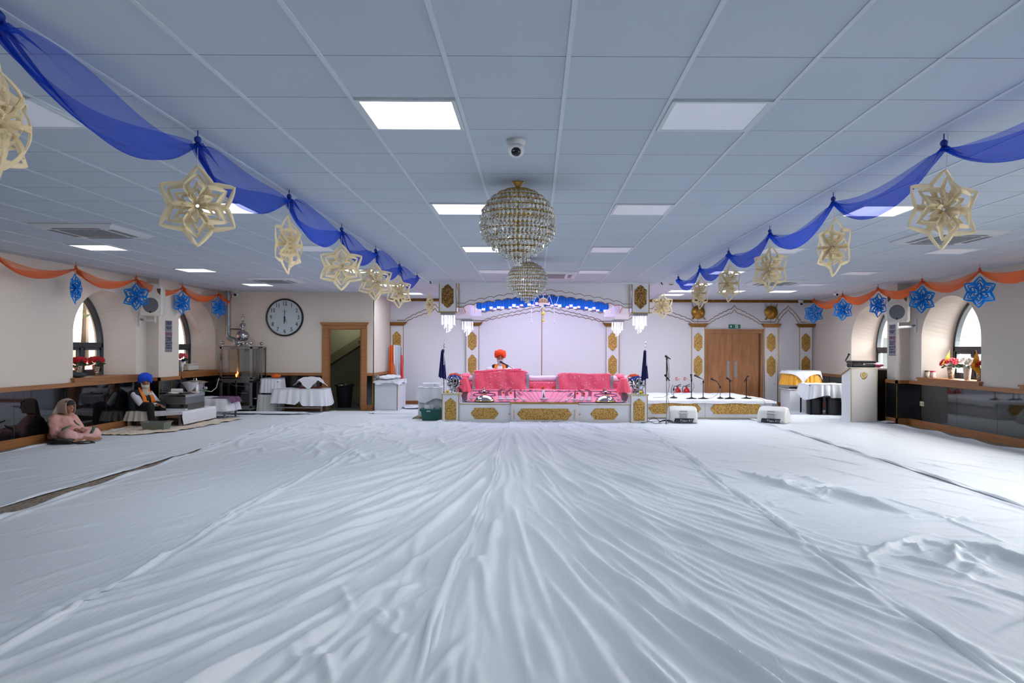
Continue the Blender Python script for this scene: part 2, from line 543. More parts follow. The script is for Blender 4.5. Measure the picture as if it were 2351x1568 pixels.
# panel joints and brass corner beads
mb = MB()
for i in range(24):
    y = -4.5 + i * 1.22
    if y < 15.2: mb.box(XL, y, .13, XL + .0195, y + .004, .865)
    if y < 15.5: mb.box(XR, y, .13, XR - .0195, y + .004, .865)
for x in (-7.3, -6.7, -6.08, -5.5): mb.box(x, YC - .0195, .13, x + .004, YC, .865)
struct('trim_20', mb, mat('panel_joint', (70, 72, 78), .5))
mb = MB()
for x, y in ((PL[1] + .012, PL[2] - .024), (PL[1] + .012, 15.75), (PR[0] - .022, PR[2] - .024), (PR[0] - .022, PR[3] + .01), (XP - .006, YC - .024), (XP - .006 + .018, YC - .012)):
    mb.box(x, y, .135, x + .012, y + .012, .86)
struct('trim_21', mb, GOLD)
struct('baseboard_far', MB().box(XP, YF - .03, 0, XR, YF, .09), WOODH)

# ---- windows
GLASS = bpy.data.materials.new('window_glass'); GLASS.use_nodes = True
nt = GLASS.node_tree; nt.nodes.clear()
out = nd(nt, 'ShaderNodeOutputMaterial'); tr = nd(nt, 'ShaderNodeBsdfTransparent'); gl = nd(nt, 'ShaderNodeBsdfGlossy'); gl.inputs['Roughness'].default_value = .02
mx = nd(nt, 'ShaderNodeMixShader'); mx.inputs[0].default_value = .06
nt.links.new(tr.outputs[0], mx.inputs[1]); nt.links.new(gl.outputs[0], mx.inputs[2]); nt.links.new(mx.outputs[0], out.inputs[0])
def window(n, x, cy, sgn):
    wd = thing('window_%d' % n, None, None, (x + sgn * .5, cy, 1.0), kind='structure')
    X = x + sgn * .47
    A, B = win_arch(cy), win_arch(cy, shrink=.075)
    m = len(A)
    mb = MB()
    x0, x1 = X - sgn * .02, X + sgn * .07
    mb.add([(x0, a, b) for a, b in A] + [(x0, a, b) for a, b in B] + [(x1, a, b) for a, b in A] + [(x1, a, b) for a, b in B],
           [(k, (k + 1) % m, m + (k + 1) % m, m + k) for k in range(m)] + [(2 * m + k, 2 * m + (k + 1) % m, 3 * m + (k + 1) % m, 3 * m + k) for k in range(m)]
           + [(m + k, m + (k + 1) % m, 3 * m + (k + 1) % m, 3 * m + k) for k in range(m)] + [(k, (k + 1) % m, 2 * m + (k + 1) % m, 2 * m + k) for k in range(m)])
    mb.build('window_frame', ALU, wd, world=True)
    MB().box(x0, cy - .66, 1.53, x1, cy + .66, 1.63).build('transom', ALU, wd, world=True, bevel=.006)
    MB().box(x0, cy - .045, 1.05, x1, cy + .045, 1.56).build('mullion', ALU, wd, world=True, bevel=.006)
    for s2 in (-1, 1):
        mb = MB()
        a0, a1 = cy + s2 * .045, cy + s2 * .605
        a0, a1 = min(a0, a1), max(a0, a1)
        for q in ((a0, 1.075, a0 + .045, 1.53), (a1 - .045, 1.075, a1, 1.53), (a0, 1.075, a1, 1.12), (a0, 1.485, a1, 1.53)):
            mb.box(x0 + sgn * .01, q[0], q[1], x1 - sgn * .02, q[2], q[3])
        mb.build('casement', ALU, wd, world=True)
    mb = MB(); P = win_arch(cy, shrink=.06)
    tris = tessellate_polygon([[Vector((a, b, 0)) for a, b in P]])
    mb.add([(X + sgn * .03, a, b) for a, b in P], [tuple(t) for t in tris])
    mb.build('glass_pane', GLASS, wd, world=True)
    mb = MB(); lo = x - sgn * .075
    mb.prism([(lo, cy - 1.08), (lo, cy + 1.08), (x, cy + 1.08), (x, cy + .99), (X, cy + .67), (X, cy - .67), (x, cy - .99), (x, cy - 1.08)], .975, 1.006, 'xy')
    mb.box(x - sgn * .06, cy - 1.05, .93, x, cy + 1.05, .976)
    mb.build('window_sill', WOODH, wd, world=True)
window(1, XL, WINL[0], -1); window(2, XL, WINL[1], -1)
window(3, XR, WINR[0], 1); window(4, XR, WINR[1], 1); window(5, XR, WINR[2], 1)
for i_, y_ in enumerate(WINR[3:]): window(6 + i_, XR, y_, 1)  # the added out-of-view windows, there for their daylight

# ---- ceiling lights
FRAME = mat('light_frame', (225, 230, 235), .5)
LED_ON = mat('led_diffuser_on', (255, 255, 255), .5, emit=2.2)
LED_OFF_GLOW = mat('led_diffuser_off_glow', (238, 240, 246), .35, emit=.10, ecol=(225, 230, 255))  # switched-off panels, with a faint glow put into the material
def ceiling_light(x, y, on, label):
    t = thing('ceiling_light', label, 'ceiling light', (x + .3, y + .3, CEIL), group='lit ceiling panels' if on else 'unlit ceiling panels')
    mb = MB()
    a, b = .286, .262
    for q in ((-a, -a, a, -b), (-a, b, a, a), (-a, -b, -b, b), (b, -b, a, b)): mb.box(q[0], q[1], -.012, q[2], q[3], 0)
    mb.build('light_frame', FRAME, t)
    MB().box(-b, -b, -.008, b, b, -.001).build('diffuser', LED_ON if on else LED_OFF_GLOW, t)
COLN = {-1.045: 'centre-left column', .755: 'column right of the chandeliers', -3.445: 'column beyond the left blue swag', -6.445: 'column nearest the left wall',
        3.155: 'column beside the right blue swag', 4.355: 'short column near the far right arch', 5.555: 'column nearest the right wall'}
ORD = ['nearest', 'second', 'third', 'fourth', 'fifth', 'sixth']
for on, lst in ((1, LIT), (0, DIM)):
    for c in COLN:
        row = sorted(y for x, y in lst if x == c and y > 3)
        for i, y in enumerate(row):
            nm = 'only' if len(row) == 1 else ORD[i]
            ceiling_light(c, y, on, ('bright lit square ceiling panel, ' if on else 'dim unlit square ceiling panel, ') + nm + ' in the ' + COLN[c])  # includes the unseen panels added near the right wall
        for i, (x, y) in enumerate([q for q in lst if q[0] == c and q[1] <= 3]):
            ceiling_light(x, y, on, 'lit ceiling panel over the near end of the hall, %s' % COLN[c])

# ---- ceiling cassettes, cameras, detector
def cassette(x, y, label):
    t = thing('ceiling_air_conditioner', label, 'air conditioner', (x, y, CEIL), group='ceiling air conditioning cassettes')
    mb = MB(); a = .48
    mb.prism([(-a, -a), (a, -a), (a, a), (-a, a)], -.012, 0, 'xy')
    mb.add([(-a, -a, -.012), (a, -a, -.012), (a, a, -.012), (-a, a, -.012), (-.42, -.42, -.045), (.42, -.42, -.045), (.42, .42, -.045), (-.42, .42, -.045)],
           [(0, 1, 5, 4), (1, 2, 6, 5), (2, 3, 7, 6), (3, 0, 4, 7), (4, 5, 6, 7)])
    mb.build('fascia', mat('white_plastic', (224, 226, 228), .45), t)
    MB().box(-.26, -.26, -.05, .26, .26, -.044).build('intake_grille', mat('grille_grey', (150, 154, 158), .6, tex='voronoi', scale=60, col2=(96, 100, 104)), t)
    for i in range(4):
        mb = MB().box(-.27, -.385, -.049, .27, -.32, -.04); mb.xf(Matrix.Rotation(i * pi / 2, 4, 'Z'))
        mb.build('louvre', mat('louvre_grey', (120, 124, 128), .5), t)
cassette(-5.3, 8.95, 'white square ceiling cassette behind the second cream star, near the left wall')
cassette(-5.35, 15.3, 'white ceiling cassette above the wall clock')
cassette(.28, 13.9, 'white ceiling cassette behind the far chandelier')
cassette(5.05, 9.15, 'white ceiling cassette behind the large cream star near the right wall')
cassette(4.9, 15.3, 'white ceiling cassette above the wooden double door')

def dome_camera(loc, label, s=1.0, hang=True):
    t = thing('security_camera', label, 'security camera', loc, group='dome cameras')
    MB().lathe([(.055 * s, 0), (.058 * s, -.01 * s), (.05 * s, -.03 * s), (.04 * s, -.034 * s)], n=24).build('mount', mat('white_plastic', (224, 226, 228), .45), t, smooth=True)
    MB().ell((0, -.005, -.062 * s), (.048 * s, .048 * s, .045 * s)).build('dome', mat('white_plastic', (224, 226, 228), .45), t, smooth=True)
    MB().ell((0, -.030 * s, -.075 * s), (.030 * s, .03 * s, .028 * s)).build('lens', mat('lens_black', (10, 12, 16), .1), t, smooth=True)
dome_camera((-.135, 5.04, CEIL), 'white dome camera on the ceiling above the near chandelier', 1.15)
p = at(541, 664, 18.35); dome_camera((p.x, p.y, CEIL), 'white dome camera on the ceiling at the end of the left orange swag', 1.3)
p = at(1838, 683, 20.6); dome_camera((p.x, p.y, CEIL - .02), 'white dome camera by the gold cornice, near the last blue star', 1.3)
p = at(1918, 668, 17.6)
t = thing('bullet_camera', 'small white bullet camera on the ceiling behind the right orange swag', 'security camera', (p.x, p.y, CEIL))
MB().lathe([(.04, 0), (.04, -.012), (.012, -.02), (.012, -.06)], n=14).build('mount', mat('white_plastic', (224, 226, 228), .45), t, smooth=True)
MB().tube([(0, -.09, -.09), (0, .08, -.06)], .032, 14).build('housing', mat('white_plastic', (224, 226, 228), .45), t, smooth=True)
MB().tube([(0, -.094, -.091), (0, -.088, -.09)], .026, 14).build('lens', mat('lens_black', (10, 12, 16), .1), t)
p = at(1540, 648, 15.6)
t = thing('smoke_detector', 'small round white smoke detector on the ceiling right of the canopy', 'smoke detector', (p.x, p.y, CEIL))
MB().lathe([(.06, 0), (.06, -.02), (.045, -.035), (.03, -.05), (.0, -.05)], n=20).build('body', mat('white_plastic', (224, 226, 228), .45), t, smooth=True)
MB().lathe([(.046, -.032), (.046, -.04), (.03, -.052)], n=20).build('sensor_ring', mat('grille_grey'  , (150, 154, 158), .6), t)
for px, nm in ((987, 'left'), (1518, 'right')):
    p = at(px, 646, 15.5)
    tag(MB().tube([(p.x, p.y, CEIL), (p.x, p.y, CEIL - .03), (p.x + .02, p.y - .02, CEIL - .05)], .012, 8).build('ceiling_hook', BLACK),
        'small black hook on the ceiling just %s of the canopy' % nm, 'hook')
# ================================================================== OUTSIDE THE WINDOWS
STONE = mat('grey_stone', (140, 140, 134), .9, tex='voronoi', scale=3.0, col2=(120, 118, 110), range=(.1, .5))
t = thing('stone_building', 'grey stone building with an arched window outside the left window', 'building', (-16, 17, -1))
MB().box(-17, 10, -1, -16, 34, 6).build('stone_wall', STONE, t, world=True)
for y in (22.4, 25.4):
    a = [(y + .55 * cos(pi * i / 12), 2.6 + .6 * sin(pi * i / 12)) for i in range(13)] + [(y - .55, 1.2), (y + .55, 1.2)]
    MB().prism(a, -16.03, -15.9, 'yz').build('arched_window', mat('dull_glass', (120, 130, 134), .3), t, world=True)
MB().box(-16.05, 10, 3.7, -15.8, 34, 3.9).build('string_course', mat('pale_stone', (196, 194, 184), .9), t, world=True)
t = thing('garden_fence', 'pale wooden panel fence outside the left window', 'fence', (-13, 20, -1))
mb = MB()
for i in range(90): mb.box(-13, 12 + i * .16, -1, -12.96, 12 + i * .16 + .15, 1.9)
mb.build('fence_panel', mat('fence_wood', (176, 160, 138), .85, vary=.2), t, world=True)
for i in range(8): MB().box(-12.96, 12 + i * 1.9, -1, -12.86, 12.1 + i * 1.9, 2.05).build('fence_post', mat('fence_post', (196, 190, 178), .85), t, world=True)
t = thing('brick_wall', 'low red brick garden wall outside the left window', 'wall', (-11.5, 18, -1), kind='thing')
MB().box(-11.7, 12, -1, -11.4, 26, 1.25).build('brickwork', mat('red_brick', (150, 92, 80), .9, tex='voronoi', scale=8, col2=(110, 64, 56)), t, world=True)
LEAF = mat('green_leaf', (104, 130, 70), .7, vary=.4, scale=6)
t = thing('garden_tree', 'leafy green tree outside the left window', 'tree', (-12.6, 20.6, -1))
MB().tube([(-12.6, 20.6, -1), (-12.5, 20.7, 1.5), (-12.4, 20.6, 3.4)], [.12, .1, .05], 8).build('trunk', mat('bark', (90, 76, 62), .9), t, world=True)
mb = MB()
for i in range(700):
    a, b_ = rnd.uniform(0, 2 * pi), rnd.gauss(0, .45)
    c = Vector((-12.5 + .8 * rnd.gauss(0, .6), 20.7 + 1.5 * rnd.gauss(0, .5), 3.5 + .9 * rnd.gauss(0, .5)))
    u = Vector((rnd.gauss(0, 1), rnd.gauss(0, 1), rnd.gauss(0, 1))).normalized(); v_ = u.orthogonal().normalized()
    s_ = rnd.uniform(.05, .11)
    mb.add([c - u * s_, c + v_ * s_ * .5, c + u * s_, c - v_ * s_ * .5], [(0, 1, 2, 3)])
o = mb.build('foliage', LEAF, t, world=True); o['kind'] = 'stuff'
t = thing('white_building', 'bright white clapboard building outside the right windows', 'building', (14, 19, -1))
MB().box(13.5, 8, -1, 14.5, 34, 3.7).build('facade', mat('white_render', (236, 236, 232), .8), t, world=True)
for i in range(11): MB().box(13.44, 8, -.5 + i * .42, 13.5, 34, -.42 + i * .42).build('weatherboard', mat('grey_board', (168, 172, 176), .8), t, world=True)
for y in (21, 24.5, 28):
    MB().box(13.38, y, .5, 13.5, y + 1.1, 2.0).build('sash_window', mat('dull_glass', (120, 130, 134), .3), t, world=True)
t = thing('street_paving', None, None, (0, 0, -1), kind='structure')
MB().box(-30, 0, -1.1, XL - .7, 40, -1.0).box(XR + .7, 0, -1.1, 30, 40, -1).build('paving', mat('paving_grey', (150, 150, 148), .9), t, world=True)

struct('wall_sky_blocker', MB().box(XL - .6, YN - .2, CEIL + .15, XR + .6, YF + 6, 18), STONE)  # unseen block over the ceiling, added to keep right-hand sky off the left exterior
# ================================================================== FAR WALL RELIEF
def scallop(x0, z0, x1, z1, n, amp=.38, flat=.12, tip=0.0, m=7):
    """cusped rising line from (x0,z0) to (x1,z1): flat start, n scallops bulging up"""
    sg = 1 if x1 > x0 else -1
    L = abs(x1 - x0); F0 = flat
    pts = [(x0, z0), (x0 + sg * F0, z0)]
    xs = x0 + sg * F0; w_ = (L - F0 - tip) / n
    H = z1 - z0 - (tip * 1.1 if tip else 0)
    for i in range(n):
        # steeper first scallops, like the carved arches
        za = z0 + H * (i / n) ** .82; zb = z0 + H * ((i + 1) / n) ** .82
        for j in range(1, m + 1):
            u = j / m
            pts.append((xs + sg * w_ * (i + u), za + (zb - za) * u + 4 * u * (1 - u) * w_ * .17 * amp / .38))
    if tip:
        for j in range(1, 5):
            u = j / 4
            pts.append((x1 - sg * tip * (1 - u), z0 + H + tip * 1.1 * u ** 1.6))
    return pts
def arch_line(xa, xb, z0, z1, n, flat=.12, tip=.1):
    xm = (xa + xb) / 2
    L = scallop(xa, z0, xm, z1, n, flat=flat, tip=tip)
    R = scallop(xb, z0, xm, z1, n, flat=flat, tip=tip)
    return L + list(reversed(R))[1:]
PILX = [-3.87, -1.76, 2.16, 4.55, 6.59, 7.56]
PW = .185
def ribbon_line(mb, pts, y, wd=.010, d=.012):
    mb.tube([(x, y, z) for x, z in pts], wd, 6)
mb = MB(); mb2 = MB()
for (a, b, zt, n, fl) in ((0, 1, 2.80, 5, .22), (2, 3, 2.80, 6, .14), (3, 4, 2.80, 5, .3), (4, 5, 2.80, 3, .12)):
    xa, xb = PILX[a], PILX[b]
    ribbon_line(mb, arch_line(xa, xb, 2.34, zt, n, flat=fl), YF - .006, .0085)
    ribbon_line(mb, arch_line(xa + PW - .02, xb - PW + .02, 2.285, zt - .115, n, flat=max(.02, fl - .13)), YF - .006, .0085)
ribbon_line(mb, arch_line(PILX[1] + .02, PILX[2] - .02, 2.34, 2.82, 9, flat=.3), YF - .006, .0085)
ribbon_line(mb, arch_line(PILX[1] + PW, PILX[2] - PW, 2.27, 2.71, 9, flat=.02), YF - .006, .0085)
mb.box(.172, YF - .012, .09, .188, YF, 2.70)
for x in (PILX[3], PILX[4]): mb.box(x - .004, YF - .008, 2.3, x + .004, YF, 2.87)
struct('trim_30', mb, mat('bronze_line', (150, 112, 66), .35, .6))
struct('trim_31', MB().box(XP, YF - .09, 2.875, XR - .0, YF, CEIL).box(XP, YF - .11, 2.91, XR, YF, CEIL), BRASSB)
def plate_poly(w_, h, sharp=.62):
    q = [(0, h), (.18, .93), (.42, .85), (.57, .78), (.60, .71), (.76, .655), (.95, .60), (1.0, .52)]
    q = [(a * w_, (b if i else 1) * h if i else h) for i, (a, b) in enumerate(q)]
    r = q + [(x, -z) for x, z in reversed(q)]
    return r + [(-x, z) for x, z in reversed(r)][1:-1]
def gold_plate(x, y, z, w_, h, parent, horizontal=False, name='gold_plate', m=None, arch=False):
    P = plate_poly(w_, h)
    if horizontal:
        q = [(0, h)] + [(w_ - h * c_, h * z_) for c_, z_ in ((.80, 1), (.64, .84), (.54, .60), (.42, .56), (.30, .40), (.14, .20), (0, 0))]
        r = q + [(px, -pz) for px, pz in reversed(q)][1:]
        P = r + [(-px, pz) for px, pz in reversed(r)][1:-1]
    if arch:
        q = [(0, 1), (.12, .90), (.30, .82), (.40, .78), (.62, .72), (.92, .60), (1, .55), (1, -.86), (.95, -.95), (.84, -1)]
        q = [(a * w_, b * h) for a, b in q]
        P = q + [(-px, pz) for px, pz in reversed(q)][:-1]
    return MB().prism([(x + a, z + b) for a, b in P], y - .012, y).build(name, m or FIL, parent, world=True)
for i, x in enumerate(PILX):
    w_ = PW
    t = thing('trim_%d' % (40 + i), None, None, (x, YF, 0), kind='structure')
    MB().box(x - w_, YF - .05, 0, x + w_, YF, 2.20).build('pilaster_shaft', WHITEP, t, world=True)
    MB().prism([(x - w_ - .01, 2.19), (x + w_ + .01, 2.19), (x + w_ + .10, 2.285), (x - w_ - .10, 2.285)], YF - .10, YF).build('capital', BRASSB, t, world=True)
    MB().box(x - w_ - .004, YF - .056, 0, x - w_ + .012, YF - .045, 2.19).box(x + w_ - .012, YF - .056, 0, x + w_ + .004, YF - .045, 2.19).build('gold_edge', GOLD, t, world=True)
    gold_plate(x, YF - .05, 1.765, .118, .265, t)
    gold_plate(x, YF - .05, 1.10, .118, .30, t)
    if i in (3, 4):
        MB().box(x - .13, YF - .054, .18, x + .13, YF - .05, .68).build('hatch', WHITE, t, world=True)
        MB().lathe([(.012, 0), (.012, .01)], (x + .09, YF - .064, .60), 10, 'y').build('hatch_lock', STEELB, t, world=True)

# bronze shields with crossed swords above the right pilasters
for x, nm in ((PILX[3], 'left of the wooden double door'), (PILX[4], 'right of the wooden double door')):
    z = 2.60
    t = thing('wall_shield', 'round bronze shield with crossed swords, ' + nm, 'shield', (x, YF, z - .2))
    MB().lathe([(.19, -.02), (.185, -.035), (.12, -.07), (.05, -.085), (.0, -.088)], (x, YF - .02, z), 32, 'y').build('shield_disc', mat('bronze', (176, 130, 58), .28, .9, vary=.4, scale=14, bump=.4), t, world=True, smooth=True)
    for a, b in ((.07, .07), (-.07, .07), (.07, -.07), (-.07, -.07)):
        MB().ell((x + a, YF - .10, z + b), .018, 8, 6).build('boss', GOLD, t, world=True, smooth=True)
    for s_ in (-1, 1):
        sw = [(x - s_ * .17, z - .19), (x - s_ * .02, z - .02), (x + s_ * .14, z + .13), (x + s_ * .185, z + .28)]
        MB().tube([(a, YF - .03, b) for a, b in sw], [.016, .02, .022, .003], 6).build('sword_blade', mat('aged_steel', (168, 160, 158), .3, .8), t, world=True)
        MB().tube([(x - s_ * .12, YF - .12, z - .13), (x - s_ * .18, YF - .12, z - .20)], [.014, .022], 8).build('sword_hilt', mat('bronze', (176, 130, 58), .28), t, world=True)

# emergency exit sign
p = at(1686, 749.5, YF - .02)
t = thing('exit_sign', 'green emergency exit sign with arrow and running figure above the double door', 'sign', (p.x, p.y, p.z - .055))
MB().box(p.x - .16, YF - .03, p.z - .055, p.x + .16, YF, p.z + .055).build('sign_plate', mat('exit_green', (16, 116, 84), .4), t, world=True)
WH = mat('sign_white', (240, 244, 240), .5)
x, z, y = p.x, p.z, YF - .033
mb = MB().prism([(x - .10 - .028, z), (x - .10, z + .036), (x - .10 + .028, z), (x - .10 + .010, z), (x - .10 + .010, z - .034), (x - .10 - .010, z - .034), (x - .10 - .010, z)], y, y + .004)
mb.build('arrow', WH, t, world=True)
mb = MB().box(x + .02, y, z - .045, x + .095, y + .002, z + .045)
mb.build('doorway_symbol', WH, t, world=True)
G2 = mat('exit_green', (16, 116, 84), .4)
mb = MB().ell((x + .065, y - .001, z + .03), (.009, .003, .009), 8, 6)
for a, b in (((.06, .018), (.05, -.008)), ((.06, .018), (.035, .008)), ((.06, .016), (.082, .004)), ((.05, -.008), (.066, -.024)), ((.066, -.024), (.06, -.04)), ((.05, -.008), (.035, -.024)), ((.035, -.024), (.02, -.03))):
    mb.tube([(x + a[0], y - .001, z + a[1]), (x + b[0], y - .001, z + b[1])], .0055, 6)
mb.build('running_figure', G2, t, world=True)

# wooden double door in the far wall
t = thing('door_2', None, None, (5.55, YF, 0), kind='structure')
a0, a1, zt = 4.76, 6.35, 2.03
DW = mat('brown_oak_veneer', (184, 128, 84), .42, col2=(150, 100, 62), scale=2.2, stretch=(5, 5, .8), detail=7, range=(.3, .7), distort=.6)
mb = MB().box(a0 - .02, YF - .05, 0, a0 + .05, YF, zt).box(a1 - .05, YF - .05, 0, a1 + .02, YF, zt).box(a0 - .02, YF - .05, zt - .02, a1 + .02, YF, zt + .08)
mb.build('door_frame', DW, t, world=True, bevel=.006)
MB().box(a0 - .04, YF - .075, zt + .06, a1 + .04, YF, zt + .10).build('door_cornice', DW, t, world=True)
mid = 5.51
for q0, q1, hx in ((a0 + .05, mid - .004, mid - .11), (mid + .004, a1 - .11, mid + .10)):
    lf = MB().box(q0, YF - .03, .01, q1, YF - .002, zt - .02).build('door_leaf', DW, t, world=True)
    MB().box(hx - .035, YF - .034, .78, hx + .035, YF - .0305, 1.24).build('push_plate', mat('satin_steel', (172, 174, 178), .35, .9), lf, world=True)
MB().box(a1 - .11, YF - .02, .01, a1 - .05, YF - .001, zt - .02).build('hinge_post', mat('dark_oak', (92, 58, 34), .5), t, world=True)

# ================================================================== CANOPY over the dais
YA, YB = 15.65, 19.25
CX = .18
t = thing('palki_canopy', 'white canopy with gold-edged scalloped arches and hanging corner boxes above the dais', 'canopy', (CX, 17.4, 2.3))
def valance(y0, y1, z_end, z_mid, n, name, lines=True, x_in=1.83, top=CEIL, m=WHITEP):
    low = arch_line(CX - x_in, CX + x_in, z_end, z_mid, n, flat=.14, tip=.07)
    MB().prism(low + [(CX + x_in, top), (CX - x_in, top)], y0, y1).build(name, m, t, world=True)
    if lines:
        o = MB(); ribbon_line(o, low, y0 - .003, .007); o.build('gold_scallop_edge', mat('bronze_line', (150, 112, 66), .35, .6), t, world=True)
        up = arch_line(CX - x_in, CX + x_in, z_end + .085, z_mid + .085, n, flat=.18, tip=.05)
        o = MB(); ribbon_line(o, up, y0 - .003, .006); o.build('gold_scallop_line', mat('bronze_line', (150, 112, 66), .35, .6), t, world=True)
valance(YA, YA + .04, 2.415, 2.745, 8, 'front_valance')
valance(YB, YB + .04, 2.44, 2.72, 8, 'rear_valance')
for s_ in (-1, 1):
    low = arch_line(YA + .2, YB - .0, 2.42, 2.74, 8, flat=.12, tip=.07)
    xx = CX + s_ * 1.98
    MB().prism(low + [(YB, CEIL), (YA + .2, CEIL)], xx - .02, xx + .02, 'yz').build('side_valance', WHITEP, t, world=True)
    o = MB(); o.tube([(xx - s_ * .022, a, b) for a, b in low], .007, 6); o.build('gold_scallop_edge', GOLD, t, world=True)
for s_ in (-1, 1):
    for y, w2, z0 in ((YA, .185, 2.318), (YB - .2, .185, 2.31)):
        xc = CX + s_ * 2.02
        bx = MB().box(xc - w2, y - .03, z0, xc + w2, y + .34, CEIL).build('corner_box', WHITEP, t, world=True)
        if y == YA:
            MB().box(xc - w2 - .02, y - .05, z0 - .015, xc + w2 + .02, y + .36, z0).build('gold_base_edge', GOLD, bx, world=True)
            for q in (xc - w2, xc + w2 - .014, xc - s_ * (w2 + .055) - .01): MB().box(q, y - .036, z0, q + .016, y - .028, CEIL).build('gold_edge', GOLD, bx, world=True)
            gold_plate(xc, y - .03, 2.645, .125, .255, bx, m=FILD)
        else:
            MB().box(xc - w2 - .015, y - .05, z0 - .012, xc + w2 + .015, y + .36, z0).build('silver_base_edge', STEELB, bx, world=True)
# white roof board and cornice
MB().box(CX - 2.25, YA - .055, CEIL - .035, CX + 2.24, YA + .0, CEIL).build('top_moulding', WHITE, t, world=True)
# pleated blue cloth on the rear valance, LED glow strips above and below
BLUEC = mat('bright_blue_satin', (30, 130, 236), .5)
BLUEC.node_tree.nodes['Principled BSDF'].inputs['Specular IOR Level'].default_value = .3
t2 = thing('blue_drape', 'pleated bright blue cloth band hung inside the top of the canopy', 'drape', (CX, YB - .1, 2.5))
rows = []
NX = 260
low = arch_line(CX - 1.72, CX + 1.72, 2.475, 2.70, 8, flat=.1, tip=.05)
def interp(line, x):
    for (xa, za), (xb, zb) in zip(line, line[1:]):
        if xa <= x <= xb: return za + (zb - za) * (x - xa) / max(1e-6, xb - xa)
    return line[-1][1]
for j in range(5):
    r = []
    for i in range(NX + 1):
        u = i / NX; x = CX - 1.70 + 3.40 * u
        zl = interp(low, x); top = 2.72 + .26 * (1 - abs(2 * u - 1) ** 1.3)
        z = zl + (min(top, 2.93) - zl) * j / 4
        r.append((x, YB - .07 + .022 * sin(i * 1.05 + .6 * sin(i * .21)) + .008 * sin(i * .37), z))
    rows.append(r)
o = MB().grid(rows).build('pleated_cloth', BLUEC, t2, world=True, smooth='all')
LED = mat('violet_led', (196, 186, 255), .4, emit=.75, ecol=(200, 190, 255))
LEDW = mat('white_led', (240, 240, 255), .4, emit=1.3, ecol=(225, 222, 255))
t3 = thing('led_strip', 'violet LED strip lights along the inside of the canopy arch', 'light strip', (CX, YB - .2, 2.5), group='canopy strip lights')
for i in range(34):
    u = (i + .5) / 34; x = CX - 1.66 + 3.32 * u
    zl = interp(low, x) + .012
    if i % 5 != 2: MB().box(x - .042, YB - .115, zl, x + .042, YB - .10, zl + (.05 if i % 3 else .07)).build('led_module', LEDW if i % 4 == 1 else LED, t3, world=True)
lowf = arch_line(CX - 1.83, CX + 1.83, 2.415, 2.745, 8, flat=.14, tip=.07)
t4 = thing('led_strip', 'violet LED strip lights behind the front scalloped edge of the canopy', 'light strip', (CX, YA + .1, 2.5), group='canopy strip lights')
for i in range(30):
    u = (i + .5) / 30; x = CX - 1.7 + 3.40 * u
    zl = interp(lowf, x) + .01
    MB().box(x - .045, YA + .05, zl, x + .045, YA + .06, zl + .03).build('led_module', LED, t4, world=True)
# mirrored boards at the corners
for s_ in (-1, 1):
    tag(MB().prism([(CX + s_ * 1.80, 2.36), (CX + s_ * 1.52, 2.36), (CX + s_ * 1.55, 2.5), (CX + s_ * 1.80, 2.66)], 18.6, 18.62).build('corner_bracket', mat('violet_gloss', (214, 208, 250), .1)),
        'glossy white corner board inside the canopy, %s of the blue drape' % ('left' if s_ < 0 else 'right'), 'bracket')

# pendant crystal lights under the corner boxes
CRY = mat('lit_crystal', (255, 255, 255), .1, emit=.55, ecol=(236, 236, 255))
CRYC = mat('clear_crystal', (238, 240, 248), .06, trans=.7, ior=1.5)
def crystal(mb, c, r, h, n=6):
    x, y, z = c
    vs = [(x, y, z + h), (x, y, z - h)] + [(x + r * cos(2 * pi * k / n), y + r * sin(2 * pi * k / n), z + h * .15) for k in range(n)]
    mb.add(vs, [(0, 2 + k, 2 + (k + 1) % n) for k in range(n)] + [(1, 2 + (k + 1) % n, 2 + k) for k in range(n)])
def pendant(x, y, z, s, label):
    t = thing('crystal_pendant_light', label, 'pendant light', (x, y, z), group='square crystal lights under the canopy corners')
    MB().box(-.15 * s, -.15 * s, -.05, .15 * s, .15 * s, 0).build('chrome_base', STEELB, t)
    n = 7
    for ring, (rr, L) in enumerate(((.125, .16), (.085, .23), (.04, .30))):
        mb = MB(); k = (16, 9, 5)[ring]
        for i in range(k):
            a = 2 * pi * i / k; L2 = L * (1 + .06 * ((i * 7) % 3))
            px, py = rr * s * cos(a), rr * s * sin(a)
            if ring == 0:   # outer strands follow a square
                m_ = max(abs(cos(a)), abs(sin(a))); px, py = px / m_, py / m_
            mb.tube([(px, py, -.05), (px, py, -.05 - L2 * s)], .0055 * s, 5)
            for q_ in range(3): crystal(mb, (px, py, -.05 - L2 * s * (.25 + .3 * q_)), .010 * s, .018 * s, 5)
            crystal(mb, (px, py, -.05 - L2 * s - .015), .015 * s, .024 * s)
        mb.build('crystal_strands', CRY, t)['kind'] = 'stuff'
    area_light('pendant_lamp', (x, y, z - .40 * s), .2, 2.2, (.92, .92, 1.0))
pendant(CX - 2.02, YA + .12, 2.303, 1.0, 'glowing crystal light under the front left canopy box')
pendant(CX + 2.02, YA + .12, 2.303, 1.0, 'glowing crystal light under the front right canopy box')
pendant(CX - 2.02 + .1, YB - .1, 2.298, 1.0, 'glowing crystal light under the rear left canopy box')
pendant(CX + 2.02 - .1, YB - .1, 2.298, 1.0, 'glowing crystal light under the rear right canopy box')

